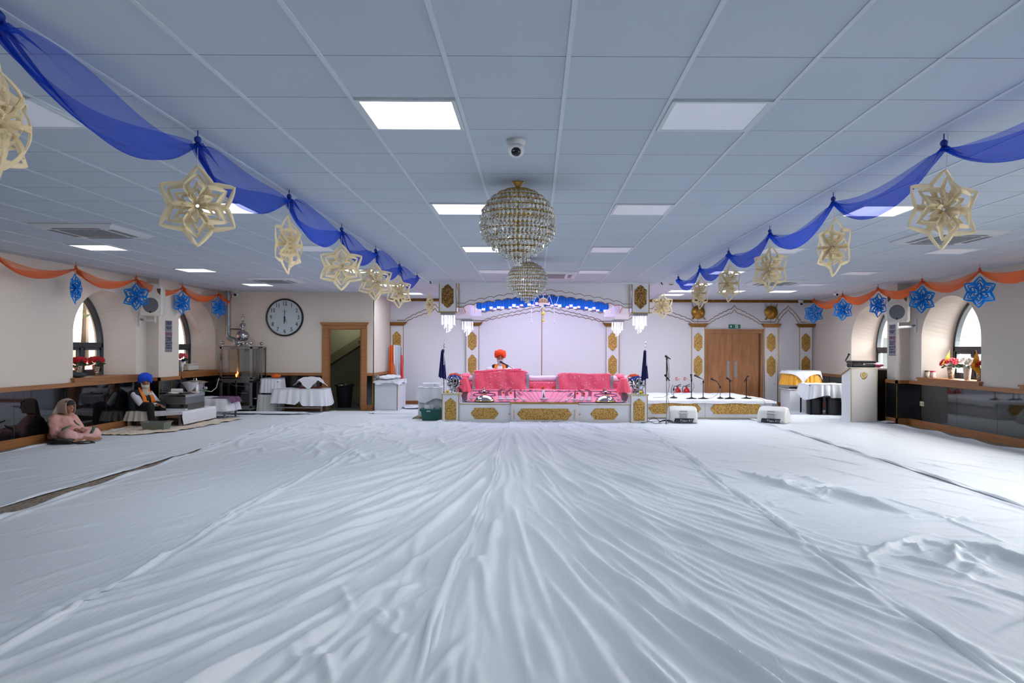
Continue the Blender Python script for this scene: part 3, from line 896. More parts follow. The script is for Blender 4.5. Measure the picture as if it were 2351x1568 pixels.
# small ornaments hung in the canopy
YELLOW = mat('yellow_pompom', (232, 204, 20), .7)
p = at(1247, 700, 17.4)
t = thing('pompom_garland', 'yellow pompom string hanging at the centre of the canopy', 'garland', (p.x, p.y, 2.1))
MB().tube([(p.x, p.y, 2.945), (p.x, p.y, 2.12)], .004, 5).build('string', mat('yellow_thread', (214, 180, 60), .7), t, world=True)
for s_ in (-1, 1): MB().tube([(p.x + s_ * .22, p.y, 2.945), (p.x, p.y, 2.56)], .004, 5).build('thread', mat('yellow_thread', (214, 180, 60), .7), t, world=True)
for y_, r in ((720, .034), (736, .028), (710, .016), (727, .014)):
    q = at(1246, y_, 17.4); MB().ell((p.x, p.y, q.z), r, 12, 8).build('pompom', YELLOW, t, world=True, smooth=True)
for px, nm in ((1220, 'left'), (1272, 'right')):
    p = at(px, 700, 17.5)
    t = thing('crystal_string', 'clear crystal string hanging in the canopy, %s of the yellow pompoms' % nm, 'ornament', (p.x, p.y, 2.1), group='crystal strings in the canopy')
    MB().tube([(p.x - .16, p.y, 2.945), (p.x, p.y, 2.48), (p.x, p.y, 2.2)], .0035, 5).build('thread', mat('clear_thread', (214, 214, 235), .3), t, world=True)
    MB().tube([(p.x + .16, p.y, 2.945), (p.x, p.y, 2.48)], .0035, 5).build('thread', mat('clear_thread', (214, 214, 235), .3), t, world=True)
    mb = MB()
    for i in range(7): crystal(mb, (p.x, p.y, 2.44 - i * .045), .016 + .004 * (i == 6), .022)
    mb.build('crystals', mat('pale_crystal', (226, 226, 245), .08, spec=1.0), t, world=True)
for px, nm in ((1089, 'left'), (1403, 'right')):
    p = at(px, 715, 16.9)
    t = thing('crystal_string', 'crystal and yellow bead strings hanging at the %s end of the blue drape' % nm, 'ornament', (p.x, p.y, 2.3), group='crystal strings in the canopy')
    for i in (-1, 0, 1):
        mb = MB(); mb.tube([(p.x + i * .03, p.y, 2.945), (p.x + i * .03, p.y, 2.34 - .02 * abs(i))], .004, 5)
        for k in range(8): crystal(mb, (p.x + i * .03, p.y, 2.62 - k * .038), .011, .015)
        mb.build('bead_string', YELLOW if i == 0 else mat('pale_crystal', (226, 226, 245), .08), t, world=True)
p = at(1247, 688, 18.6)
t = thing('dome_lamp', 'brown half-dome lamp hanging behind the centre of the canopy arch', 'lamp', (p.x, p.y, 2.6))
MB().lathe([(.135, 2.70), (.13, 2.74), (.10, 2.79), (.05, 2.82), (.012, 2.83), (.012, 2.94)], (p.x, p.y, 0), 24).build('dome_shade', mat('brown_enamel', (96, 66, 52), .25), t, world=True, smooth=True)
MB().lathe([(.115, 2.665), (.125, 2.69), (.12, 2.70)], (p.x, p.y, 0), 24).build('diffuser', mat('pale_lamp_glass', (220, 222, 240), .2), t, world=True, smooth=True)

# ================================================================== CHANDELIERS
CRG = bpy.data.materials.new('chandelier_crystal'); CRG.use_nodes = True
nt = CRG.node_tree; nt.nodes.clear(); out = nd(nt, 'ShaderNodeOutputMaterial')
tr = nd(nt, 'ShaderNodeBsdfTransparent'); tr.inputs[0].default_value = (.93, .93, .88, 1)
gl = nd(nt, 'ShaderNodeBsdfGlossy'); gl.inputs['Roughness'].default_value = .05; gl.inputs[0].default_value = (1, .99, .95, 1)
df = nd(nt, 'ShaderNodeBsdfDiffuse'); df.inputs[0].default_value = (.97, .96, .90, 1)
m1_ = nd(nt, 'ShaderNodeMixShader'); m1_.inputs[0].default_value = .38; m2_ = nd(nt, 'ShaderNodeMixShader'); m2_.inputs[0].default_value = .78
nt.links.new(gl.outputs[0], m1_.inputs[1]); nt.links.new(df.outputs[0], m1_.inputs[2])
nt.links.new(tr.outputs[0], m2_.inputs[1]); nt.links.new(m1_.outputs[0], m2_.inputs[2]); nt.links.new(m2_.outputs[0], out.inputs[0])
def chandelier(x, y, R, zc, label):
    t = thing('chandelier', label, 'chandelier', (x, y, CEIL), group='crystal globe chandeliers')
    d = zc - CEIL
    MB().lathe([(.052, 0), (.054, -.006), (.046, -.010), (.03, -.028), (.016, -.046), (.012, -.06)], n=28).build('ceiling_rose', mat('polished_brass', (206, 164, 84), .2, .95), t, smooth=True)
    MB().tube([(0, 0, -.05), (0, 0, d - R * .75)], .008, 8).build('stem', mat('polished_brass', (206, 164, 84), .2), t)
    N = 13
    for i in range(N):
        u = i / (N - 1)
        if u < .62:
            th = radians(20 + (112 - 20) * (u / .62)); r = R * sin(th); z = d + R * cos(th) * (.84 if th < pi / 2 else 1)
        else:
            v = (u - .62) / .38; th = radians(112)
            r = R * sin(th) * (1 - v) ** .9 + .03 * v; z = d + R * cos(th) - v * (R * .62)
        ring = MB(); k = 40
        ring.tube([(r * .975 * cos(2 * pi * j / k), r * .975 * sin(2 * pi * j / k), z + .024) for j in range(k + 1)], .006, 5)
        ring.build('brass_ring', mat('polished_brass', (206, 164, 84), .2), t)
        n = max(6, int(2 * pi * r / .036))
        mb = MB()
        for j in range(n):
            a = 2 * pi * (j + .5 * (i % 2)) / n
            c = (r * cos(a), r * sin(a), z)
            st = len(mb.v)
            crystal(mb, (0, 0, 0), .0185, .0260, 6)
            mb.xf(Matrix.Translation(c) @ Matrix.Rotation(a + rnd.uniform(-.5, .5), 4, 'Z') @ Matrix.Rotation(rnd.uniform(-.35, .35), 4, 'Y') @ Matrix.Scale(.7, 4, (1, 0, 0)), st)
            crystal(mb, (c[0], c[1], z - .036 - .004 * (j % 2)), .011, .014, 5)
        mb.build('crystal_tier', CRG, t)['kind'] = 'stuff'
    mb = MB()
    for r in (.55, .75):
        k = 26
        mb.tube([(R * r * cos(2 * pi * j / k) * 0.9, R * r * sin(2 * pi * j / k) * .9, d + .05) for j in range(k + 1)], .006, 5)
    for j in range(8):
        a = 2 * pi * j / 8
        mb.tube([(.02 * cos(a), .02 * sin(a), d + R * .9), (R * .93 * cos(a), R * .93 * sin(a), d + R * .1), (R * .6 * cos(a), R * .6 * sin(a), d - R * .7)], .004, 5)
    mb.build('inner_frame', mat('polished_brass', (206, 164, 84), .2), t)
    MB().ell((0, 0, d - R * 1.06), .024, 14, 10).build('bottom_ball', CRG, t, smooth=True)
    return t
chandelier(-.152, 6.3, .318, 2.60, 'crystal globe chandelier nearest the camera, larger in view')
chandelier(-.13, 11.6, .312, 2.612, 'crystal globe chandelier farther away, just in front of the canopy')
# ================================================================== WHITE FLOOR SHEETS
def sheet_mat():
    m = bpy.data.materials.new('white_floor_cotton'); m.use_nodes = True
    nt = m.node_tree; b = nt.nodes['Principled BSDF']
    b.inputs['Base Color'].default_value = rgb(222, 229, 236); b.inputs['Roughness'].default_value = .62
    b.inputs['Specular IOR Level'].default_value = .35
    ge = nd(nt, 'ShaderNodeNewGeometry'); prev = None
    for sc_, st, an, s_, dist in ((1.0, (20, 2.0, 1), 9, .30, .010),):
        mp = nd(nt, 'ShaderNodeMapping'); mp.inputs['Scale'].default_value = st; mp.inputs['Rotation'].default_value = (0, 0, radians(an))
        nt.links.new(ge.outputs['Position'], mp.inputs[0])
        no = nd(nt, 'ShaderNodeTexNoise'); no.inputs['Scale'].default_value = sc_; no.inputs['Detail'].default_value = 1; no.inputs['Distortion'].default_value = .4
        nt.links.new(mp.outputs[0], no.inputs['Vector'])
        bp = nd(nt, 'ShaderNodeBump'); bp.inputs['Strength'].default_value = s_; bp.inputs['Distance'].default_value = dist
        nt.links.new(no.outputs[0], bp.inputs['Height'])
        if prev: nt.links.new(prev.outputs[0], bp.inputs['Normal'])
        prev = bp
    nt.links.new(prev.outputs[0], b.inputs['Normal'])
    return m
SHEET = sheet_mat()
RG = np.random.default_rng(11)
DX = .0185
GX = np.arange(-8.0, 7.9, DX)
GY = np.concatenate([np.arange(-4.5, 2.6, .30), np.arange(2.6, 9.0, .034), np.arange(9.0, 20.7, .055)])
HT = np.zeros((len(GY), len(GX)))
XX, YY = np.meshgrid(GX, GY)
def stroke(cx, cy, ang, L, s, a, curve=0.0):
    """one wrinkle: ang measured from the depth axis towards +x"""
    R = L + 3 * s
    i0, i1 = np.searchsorted(GY, [cy - R, cy + R]); j0, j1 = np.searchsorted(GX, [cx - R, cx + R])
    if i1 <= i0 or j1 <= j0: return
    x = XX[i0:i1, j0:j1] - cx; y = YY[i0:i1, j0:j1] - cy
    u = x * sin(ang) + y * cos(ang); v = x * cos(ang) - y * sin(ang) - curve * u * u
    ta = np.clip(1 - (u / L) ** 2, 0, None)
    HT[i0:i1, j0:j1] += a * ta * np.exp(-(v / (s * (.55 + .45 * ta))) ** 2)
# between the left seam and the centre seam: long folds fanning from the seam
for i in range(300):
    y = 2.8 + 12.5 * RG.random() ** 1.35; x = RG.uniform(-2.65, -.55)
    tgt = atan2((-.55 - x) * .95 + .12, 2.6)
    big = RG.random() ** 2.2
    stroke(x, y, tgt * RG.uniform(.75, 1.15), .5 + 1.7 * RG.random(), RG.uniform(.018, .034) + .022 * big, .002 + .009 * big, RG.normal(0, .02))
# right of the centre seam: folds leaning the other way
for i in range(360):
    y = 2.8 + 12.5 * RG.random() ** 1.35; x = RG.uniform(-.5, 2.15)
    tgt = -atan2((x + .5) * .55 + .06, 2.6)
    big = RG.random() ** 2.2
    stroke(x, y, tgt * RG.uniform(.75, 1.2), .3 + 1.5 * RG.random(), RG.uniform(.015, .03) + .018 * big, (.002 + .010 * big) * (1.1 if x < 1.2 else .7), RG.normal(0, .03))
# left sheets: faint oblique ripples
for i in range(240):
    y = 3.5 + 14 * RG.random(); x = RG.uniform(-7.7, -2.8)
    stroke(x, y, RG.normal(.5, .15), RG.uniform(.3, 1.3), RG.uniform(.02, .05), RG.uniform(.001, .0042), RG.normal(0, .03))
# right sheets: short diagonal creases and cross pulls
for i in range(300):
    y = 4 + 13 * RG.random(); x = RG.uniform(2.3, 7.4)
    a = RG.normal(-.35, .2) if RG.random() < .55 else RG.normal(1.45, .12)
    stroke(x, y, a, RG.uniform(.15, .8), RG.uniform(.014, .035), RG.uniform(.002, .007), RG.normal(0, .05))
for cx, cy, a, L, s_, h in ((2.75, 8.6, -.22, 1.0, .03, .02), (3.3, 7.6, -.25, .8, .035, .028), (3.5, 5.3, -.15, .75, .035, .034), (3.15, 5.6, .5, .35, .03, .02), (4.0, 6.75, 1.5, 1.6, .02, .012),
                            (3.1, 6.85, 1.52, 1.0, .02, .012), (3.2, 4.35, 1.2, .8, .03, .02), (4.1, 4.2, 1.1, .8, .03, .018), (2.9, 5.9, .9, .6, .03, .018), (3.9, 5.1, -.5, .4, .03, .02)):
    stroke(cx, cy, a, L, s_, h, .05)
for i in range(26):
    stroke(RG.normal(3.2, .3), RG.normal(5.5, .35), RG.uniform(-1, 1.4), RG.uniform(.08, .3), RG.uniform(.02, .04), RG.uniform(.006, .016))
    stroke(RG.normal(-.75, .2), RG.normal(4.6, .7), RG.uniform(-.6, .6), RG.uniform(.1, .4), RG.uniform(.018, .035), RG.uniform(.005, .013))
    stroke(RG.normal(3.0, .3), RG.normal(8.3, .5), RG.uniform(-1, 1.4), RG.uniform(.08, .35), RG.uniform(.02, .04), RG.uniform(.005, .012))
# swirling ripples at the far left and the gathers in front of the dais
for i in range(110):
    y = RG.uniform(10.5, 15.3); x = RG.uniform(-5.2, -1.2)
    stroke(x, y, RG.normal(-.15, .35), RG.uniform(.3, .9), RG.uniform(.03, .055), RG.uniform(.003, .011), RG.normal(0, .12))
for i in range(40):
    stroke(RG.uniform(-2.5, 2.5), RG.uniform(14.2, 15.5), RG.normal(1.5, .1), RG.uniform(.3, 1.0), RG.uniform(.03, .05), RG.uniform(.004, .012))
HT = np.clip(HT * 2.6, 0, .085)

def sheet(x0f, x1f, y0, y1, label, base=.005, hem=True):
    """x0f, x1f: edges as functions of y"""
    i0, i1 = np.searchsorted(GY, [y0, y1]); ys = GY[i0:i1]
    xa = np.array([x0f(v) for v in ys]); xb = np.array([x1f(v) for v in ys])
    nx = int((xb - xa).max() / DX)
    U = np.linspace(0, 1, nx + 1)
    X = xa[:, None] + (xb - xa)[:, None] * U[None, :]
    Yv = np.repeat(ys[:, None], nx + 1, 1)
    J = np.clip((X - GX[0]) / DX, 0, len(GX) - 2); j = J.astype(int); fr = J - j
    rows = np.arange(i0, i1)[:, None]
    Z = base + HT[rows, j] * (1 - fr) + HT[rows, j + 1] * fr
    if hem:
        de = np.minimum(X - xa[:, None], xb[:, None] - X)
        Z += .022 * np.exp(-((de - .022) / .020) ** 2) * (1 + .6 * np.sin(Yv * 5.1)) + .018 * np.exp(-((de - .10) / .035) ** 2) * (.5 + .5 * np.sin(Yv * 1.7 + xa[:, None]))
    V = np.stack([X, Yv, Z], -1).reshape(-1, 3).astype(np.float32)
    ny = len(ys)
    a = (np.arange(ny - 1)[:, None] * (nx + 1) + np.arange(nx)[None, :]).reshape(-1)
    Fq = np.stack([a, a + 1, a + nx + 2, a + nx + 1], -1).astype(np.int32)
    loc = V.mean(0); loc[2] = 0
    V = V - loc
    me = bpy.data.meshes.new('floor_sheet')
    me.vertices.add(len(V)); me.vertices.foreach_set('co', V.reshape(-1))
    me.loops.add(len(Fq) * 4); me.loops.foreach_set('vertex_index', Fq.reshape(-1))
    me.polygons.add(len(Fq)); me.polygons.foreach_set('loop_start', np.arange(len(Fq), dtype=np.int32) * 4)
    me.polygons.foreach_set('use_smooth', np.ones(len(Fq), dtype=bool))
    me.materials.append(SHEET); me.update(calc_edges=True); me.validate()
    o = bpy.data.objects.new('floor_sheet', me); o.location = loc; COL.objects.link(o)
    return tag(o, label, 'floor sheet', 'white cotton floor sheets')
wob = lambda c, a=.02, f=1.0, p=0: (lambda y: c + a * sin(y * f + p) + .4 * a * sin(y * f * 2.7 + p))
sheet(wob(-7.74, .03, .7), lambda y: -5.07 + .02 * sin(y * .8) + max(0, (y - 10.5)) * .02, -4.4, 18.2, 'white floor sheet along the left wall, beside the carpet strip', .004)
sheet(lambda y: -4.72 - .045 * (y - 5.5) if y < 11.5 else -5.0 + .015 * sin(y), wob(-2.68, .03, .6), -4.4, 18.3, 'white floor sheet between the carpet strip and the first long seam', .009)
sheet(wob(-2.72, .025, .6), wob(-.47, .03, .8, 1), -4.4, 16.3, 'white floor sheet just left of the centre seam', .005)
sheet(wob(-.55, .03, .8, 1), lambda y: 2.19 + .03 * sin(y * .7) - .25 * math.exp(-((y - 15.6) / 1.2) ** 2), -4.4, 15.62, 'white floor sheet in front of the dais, right of the centre seam', .011)
sheet(lambda y: 2.13 + .03 * sin(y * .7) - .25 * math.exp(-((y - 15.6) / 1.2) ** 2), wob(4.86, .03, .5, 2), -4.4, 16.5, 'white floor sheet leading to the low music stage', .006)
sheet(wob(4.79, .03, .5, 2), lambda y: 7.50 + .05 * sin(y * 1.9) + .03 * sin(y * 5), -4.4, 19.5, 'white floor sheet along the right wall with glossy panels', .012)
sheet(wob(-3.9, .03, 2), wob(-1.0, .04, 3), 17.5, 20.5, 'white floor sheet by the far left wall arch', .014)

# ================================================================== SHEER SWAGS
def swag(name, label, X, ys, zpin, sag, width, m, pinm, end=None, seed=1, hooks=True):
    r_ = random.Random(seed)
    t = thing(name, label, 'fabric swag', (X, ys[0], zpin), group=None)
    mb = MB(); NV = 18
    rows = []
    for k in range(len(ys) - 1):
        a, b = ys[k], ys[k + 1]; NS = 28; L = b - a
        lean = r_.uniform(-.12, .18); h1 = r_.uniform(.85, 1.15); h2 = r_.uniform(.45, .8); tw0 = r_.uniform(-.3, .3); ph = r_.uniform(0, 6)
        for i in range(NS + (1 if k == len(ys) - 2 else 0)):
            u = i / NS; us = u + lean * u * (1 - u)
            g_ = max(0.0, sin(pi * u)) ** .55
            zb = zpin - .03 - sag * max(0.0, sin(pi * us)) ** .78
            row = []
            for j in range(NV + 1):
                v = 2 * j / NV - 1
                e = (h1 * (1 - .45 * u) if v > 0 else h2 * (.6 + .5 * u)) * width
                z_ = zb + e * g_ * abs(v) ** 1.5
                x_ = X + (.020 + .42 * width * g_) * v * (1 - .35 * abs(v)) + tw0 * width * (u - .5) * v
                pl = (1 - g_ * .8) * .020 * sin(j * 2.2 + ph) + .006 * sin(j * 1.3 + 9 * u + ph)
                z_ = min(z_ + pl * .6 - (1 - g_) * .05 * abs(v), zpin + .015)
                row.append((x_ + pl, a + L * u, z_))
            rows.append(row)
    mb.grid(rows)
    mb.build('sheer_cloth', m, t, world=True, smooth='all')
    if hooks:
        for y in ys:
            MB().tube([(X, y, CEIL), (X, y, zpin - .015)], .004, 6).build('hook', pinm, t, world=True)
            MB().ell((X, y, zpin - .02), (.022, .03, .024), 8, 6).build('gathered_knot', pinm, t, world=True, smooth=True)
    return t
BLUES = sheer('blue_organza', (40, 92, 226), .24)
ORANGES = sheer('orange_organza', (255, 132, 66), .34)
BK = mat('dark_blue_knot', (24, 58, 150), .7); OK_ = mat('orange_knot', (216, 92, 44), .7)
swag('organza_swag', 'sheer blue organza swag running along the ceiling left of the chandeliers', -2.2, [1.25 + 1.8 * k for k in range(8)], 2.905, .30, .30, BLUES, BK, seed=3)
swag('organza_swag', 'sheer blue organza swag running along the ceiling right of the chandeliers', 2.65, [1.25 + 1.8 * k for k in range(8)], 2.905, .30, .30, BLUES, BK, seed=9)
swag('organza_swag', 'sheer orange organza swag high along the left wall', -7.55, [8.55, 10.4, 12.25, 14.1, 15.95, 17.8, 18.5], 2.88, .28, .21, ORANGES, OK_, seed=5)
swag('organza_swag', 'sheer orange organza swag high along the right wall', 7.2, [8.5, 10.3, 12.1, 13.9, 15.7, 17.5, 19.3], 2.89, .30, .27, ORANGES, OK_, seed=12)

# ================================================================== PAPER STARS
def star_point(R, seed):
    """one arm: nested paper loops, alternately curled to front and back"""
    mb = MB()
    loops = [(1.0, .33, 1, .20), (.78, .245, -1, .18), (.60, .165, 1, .15), (.42, .10, -1, .12)]
    for (tip, hw, sd, rw) in loops:
        for s_ in (-1, 1):
            rows = []
            n = 12
            for i in range(n + 1):
                u = i / n
                z = (.04 + (tip - .04) * u) * R
                prof = (u / .52) ** .9 if u < .52 else 1 - ((u - .52) / .48) ** 1.15
                x = s_ * hw * R * prof
                y = sd * R * .20 * sin(pi * u) * (.35 if tip == 1.0 else 1)
                w_ = rw * R * (.55 + .45 * sin(pi * u))
                # the strip: inner edge pushed back, outer edge forward, so its face shows
                nx, nz = (s_ * .80, -.25) if u < .52 else (s_ * .62, .55)
                rows.append([(x - nx * w_ * .42, y + sd * w_ * .30, z - nz * w_ * .42), (x, y - sd * w_ * .08, z), (x + nx * w_ * .42 * (u < .97), y + sd * w_ * .12, z + nz * w_ * .42)])
            mb.grid(rows)
    return mb
CREAM = mat('cream_paper', (255, 238, 198), .8, sub=.0)
BLUEP = mat('blue_paper', (14, 142, 238), .7)
for m_ in (CREAM, BLUEP):   # paper lets some light through
    nt = m_.node_tree; b = nt.nodes['Principled BSDF']; o_ = nt.nodes['Material Output']
    tl = nd(nt, 'ShaderNodeBsdfTranslucent'); tl.inputs[0].default_value = b.inputs['Base Color'].default_value
    mx = nd(nt, 'ShaderNodeMixShader'); mx.inputs[0].default_value = .35
    nt.links.new(b.outputs[0], mx.inputs[1]); nt.links.new(tl.outputs[0], mx.inputs[2]); nt.links.new(mx.outputs[0], o_.inputs[0])
def make_star(m, R, zpin, zc, X, Y, ang, label, group, name='paper_star'):
    t = thing(name, label, 'hanging star', (X, Y, zc), ang, group)
    first = None
    for k in range(6):
        if first is None:
            mb = star_point(R, 0)
            o = first = mb.build('star_point', m, t, smooth='all')
        else:
            o = first.copy(); COL.objects.link(o); o.parent = t
        o.rotation_euler = (0, k * pi / 3, 0)
    MB().tube([(0, 0, R * .96), (0, 0, CEIL - zc)], .0025, 5).build('string', mat('white_string', (225, 225, 225), .8), t)
    return t
def star_copy(src, X, Y, ang, label, tilt=0.0):
    r = dup(src, (X, Y, src.location.z), ang, label)
    r.rotation_euler = (0, tilt, ang)
    return r
cw = 'cream paper star on the %s blue swag, %s'
s0 = make_star(CREAM, .262, 2.89, 2.455, -2.2, 4.85, radians(14), cw % ('left', 'facing the camera over a lit ceiling panel'), 'cream paper stars')
LS = [(3.05, 98, 'nearest, cut by the photo edge'), (6.65, 80, 'third from the camera, nearly edge-on'), (8.45, 15, 'fourth from the camera, open flat'),
      (10.25, 26, 'fifth, over the wall corner'), (12.05, 45, 'sixth, before a lit panel')]
for y, a, nm in LS: star_copy(s0, -2.2, y, radians(a), cw % ('left', nm))
star_copy(s0, -2.2, 15.5, radians(86), 'thin cream paper star hanging just left of the canopy')
RS = [(4.85, 4, 'nearest and largest'), (6.65, -76, 'second from the camera, turned'), (8.45, -56, 'third, below an unlit panel'),
      (10.25, -66, 'fourth from the camera, turned'), (12.05, -70, 'fifth, above the left bronze shield')]
for y, a, nm in RS: star_copy(s0, 2.65, y, radians(a), cw % ('right', nm), .06)
star_copy(s0, 2.65, 15.6, radians(-35), 'cream paper star hanging just right of the canopy')
bw = 'blue paper star by the %s wall, %s'
b0 = make_star(BLUEP, .255, 2.86, 2.50, -7.55, 14.1, radians(8), bw % ('left', 'second from the left, beside the wall speaker'), 'blue paper stars')
for y, a, nm in ((12.25, 104, 'leftmost, turned edge-on'), (15.95, 70, 'third from the left, right of the speaker'), (17.8, 66, 'nearest the wall clock')):
    star_copy(b0, -7.55, y, radians(a), bw % ('left', nm))
for y, a, nm in ((12.1, -24, 'largest one, above the right window'), (13.9, -8, 'second from the right, by the speaker'), (15.7, -68, 'middle one of five, left of the speaker'),
                 (17.5, -46, 'fourth from the right, above the lectern'), (19.3, -14, 'at the far end of the swag')):
    star_copy(b0, 7.2, y, radians(a), bw % ('right', nm), .03)
# ================================================================== DAIS
FD = 15.7
t = thing('dais', 'long low white dais with gold panels and corner posts under the canopy', 'dais', (CX, 17.2, 0))
MB().box(-1.60, FD, 0, 2.02, 19.4, .39).build('platform', WHITE, t, world=True)
MB().box(-1.62, FD - .02, .39, 2.04, 17.0, .412).build('platform_top', mat('gloss_white', (236, 236, 244), .08), t, world=True)
MB().box(-1.60, FD - .012, .375, 2.02, FD, .39).build('gold_edge', GOLD, t, world=True)
mb = MB().box(-.50, FD - .06, .02, .90, FD, .405)
cab = mb.build('centre_drawer', WHITE, t, world=True, bevel=.004)
MB().box(-.52, FD - .075, .395, .92, FD, .425).build('drawer_top', GOLD, cab, world=True)
gold_plate(.20, FD - .06, .18, .575, .118, cab, True)
for x in (-.435, .835):
    MB().tube([(x, FD - .10, .08), (x, FD - .10, .28)], .011, 8).tube([(x, FD - .06, .095), (x, FD - .10, .095)], .012, 8).tube([(x, FD - .06, .265), (x, FD - .10, .265)], .012, 8).build('handle', mat('rose_gold', (206, 168, 122), .3, .8), cab, world=True)
gold_plate(-1.06, FD, .185, .295, .118, t, True)
gold_plate(1.46, FD, .185, .295, .118, t, True)
for x in (-.54, .94): MB().lathe([(.018, 0), (.018, .012), (.012, .014)], (x, FD - .014, .175), 14, 'y').build('lock_knob', mat('rose_gold', (206, 168, 122), .3), t, world=True)
for x0, x1, nm in ((-1.955, -1.595, 'left'), (2.005, 2.365, 'right')):
    po = MB().box(x0, FD - .03, 0, x1, FD + .36, .575).build('corner_post', WHITE, t, world=True)
    mb = MB()
    for q in (x0 - .002, x1 - .012): mb.box(q, FD - .036, 0, q + .014, FD - .028, .575)
    mb.build('gold_edge', GOLD, po, world=True)
    MB().box(x0 - .02, FD - .05, .575, x1 + .02, FD + .38, .605).build('post_cap', mat('cream_gold', (206, 198, 160), .3, .3), po, world=True)
    gold_plate((x0 + x1) / 2, FD - .03, .285, .118, .235, po, arch=True)

# pink sequinned cloth
def pink_mat(name, base, dots=(246, 220, 232), sc=26):
    m = bpy.data.materials.new(name); m.use_nodes = True
    nt = m.node_tree; b = nt.nodes['Principled BSDF']; b.inputs['Roughness'].default_value = .5
    tc = nd(nt, 'ShaderNodeTexCoord')
    cols = []
    prev = None
    for s_, th, c in ((sc * .62, .17, dots), (sc * 1.7, .17, (250, 236, 246)), (sc * 3.4, .30, (236, 60, 96))):
        vo = nd(nt, 'ShaderNodeTexVoronoi'); vo.inputs['Scale'].default_value = s_
        nt.links.new(tc.outputs['Object'], vo.inputs['Vector'])
        lt = nd(nt, 'ShaderNodeMath', operation='LESS_THAN'); lt.inputs[1].default_value = th
        nt.links.new(vo.outputs['Distance'], lt.inputs[0])
        mx = nd(nt, 'ShaderNodeMix', data_type='RGBA'); mx.inputs[7].default_value = rgb(*c)
        if prev is None: mx.inputs[6].default_value = rgb(*base)
        else: nt.links.new(prev, mx.inputs[6])
        nt.links.new(lt.outputs[0], mx.inputs[0]); prev = mx.outputs[2]
        if c == dots: nt.links.new(lt.outputs[0], b.inputs['Metallic'])
    nt.links.new(prev, b.inputs['Base Color'])
    M[name] = m
    return m
PINK = pink_mat('pink_sequin_cloth', (255, 106, 138))
PINKL = pink_mat('light_pink_sequin_cloth', (250, 138, 168), (250, 230, 242), 34)
SILV = mat('silver_braid', (190, 190, 204), .3, .7, vary=.3, scale=60)
LILAC = mat('pale_pink_satin', (238, 214, 238), .5)
SY0, SZ0, SLP = 15.8, .425, .175
rows = []
for j in range(13):
    y = SY0 + 1.35 * j / 12
    rows.append([(-1.50 + 3.36 * i / 60, y, SZ0 + SLP * (y - SY0) + .004 * sin(i * .9 + j)) for i in range(61)])
mb = MB().grid(rows)
n = len(mb.v); mb.add([(x, y, z - .02) for x, y, z in mb.v], [])
o = MB().grid(rows); o2 = o
slope_t = thing('display_cloth', 'sloping pink sequinned cloth under the laid-out weapons at the dais front', 'cloth', (CX, 16.4, .41))
o.build('sequinned_top', PINKL, slope_t, world=True, smooth='all')
MB().prism([(SY0, .412), (SY0 + 1.35, .412), (SY0 + 1.35, .412 + SLP * 1.35), ], -1.49, 1.85, 'yz').build('wedge_base', LILAC, slope_t, world=True)
def lerp(a, b, u): return a + (b - a) * u
mb = MB(); yb = SY0 + .98
mb.box(-1.5, yb - .02, SZ0 + SLP * .98 + .002, 1.86, yb + .02, SZ0 + SLP * .98 + .014)
mb.build('silver_border', SILV, slope_t, world=True)
# long bed behind with pink cloth and pale pillow roll
t = thing('scripture_bed', 'long low bed with red-pink sequinned cover behind the weapons', 'bed', (CX, 17.9, .41))
MB().box(-1.66, 17.05, .412, 2.10, 18.9, .80).build('bed_base', PINK, t, world=True, bevel=.03)
rows = []
for i in range(41):
    x = -1.72 + 3.9 * i / 40
    rows.append([(x, 17.02 + .0 - .03 * sin(a) + .004 * sin(i * 1.7), .80 + .075 * (1 - cos(a)) / 1.0) for a in [pi * k / 8 for k in range(9)]])
mb = MB()
for i in range(40):
    pass
mb.tube([(-1.70 + 3.86 * i / 40, 17.16, .865 + .006 * sin(i * 1.3)) for i in range(41)], [.070 + .006 * sin(i * 2.1) for i in range(41)], 14)
tag(mb.build('bolster', LILAC, smooth=True), 'long pale pink bolster roll lying along the bed between the pink mounds', 'bolster')

def mound(x0, x1, ztop, y0, label, peak=.5, fold=True):
    t = thing('draped_scripture_stand', label, 'draped stand', ((x0 + x1) / 2, y0 + .5, .60), group='pink draped mounds')
    NX_, NY_ = 40, 26
    prof = []
    for j in range(NY_ + 1):
        u = j / NY_
        if u < .5: y = y0 + .05 * (u / .5); zz = .61 + (ztop - .61) * (u / .5)
        else: a = (u - .5) / .5; y = y0 + .05 + .85 * a; zz = ztop - .22 * a ** 1.6
        prof.append((y, zz))
    rows = []
    for y, z in prof:
        r = []
        for i in range(NX_ + 1):
            v = i / NX_; x = x0 + (x1 - x0) * v
            e = min(v, 1 - v); rnd_ = min(1, e / .13); drop = (1 - sqrt(max(0, 1 - (1 - rnd_) ** 2))) * .07
            hz = (z - .61) / (ztop - .61)
            zz = z - drop * hz + .018 * sin(v * 7 + peak * 4) * hz * (1 if fold else .5)
            yy = y + .022 * sin(v * 19 + z * 11) * (1 - hz) + .01 * sin(v * 31 + 3 * z)
            r.append((x, yy, zz))
        rows.append(r)
    mb = MB().grid(rows)
    # side skirts
    L = [r[0] for r in rows]; R = [r[-1] for r in rows]
    for S in (L, R): mb.grid([S, [(a, b, .61) for a, b, c in S]])
    mb.build('sequinned_drape', PINK, t, world=True, smooth='all')
    for i in (0, 1):
        v = (.0, 1)[i]; S = (L, R)[i]; s_ = (-1, 1)[i]
        g_ = []
        for (a, b, c) in S[:18]: g_.append([(a - s_ * .055, b - .012, c + .004), (a + s_ * .012, b - .012, c + .002)])
        MB().grid(g_).build('silver_trim', SILV, t, world=True, smooth='all')
    return t
m1 = mound(-1.42, -.15, 1.045, 16.98, 'taller pink sequinned mound with a folded top, in front of the reader', .5)
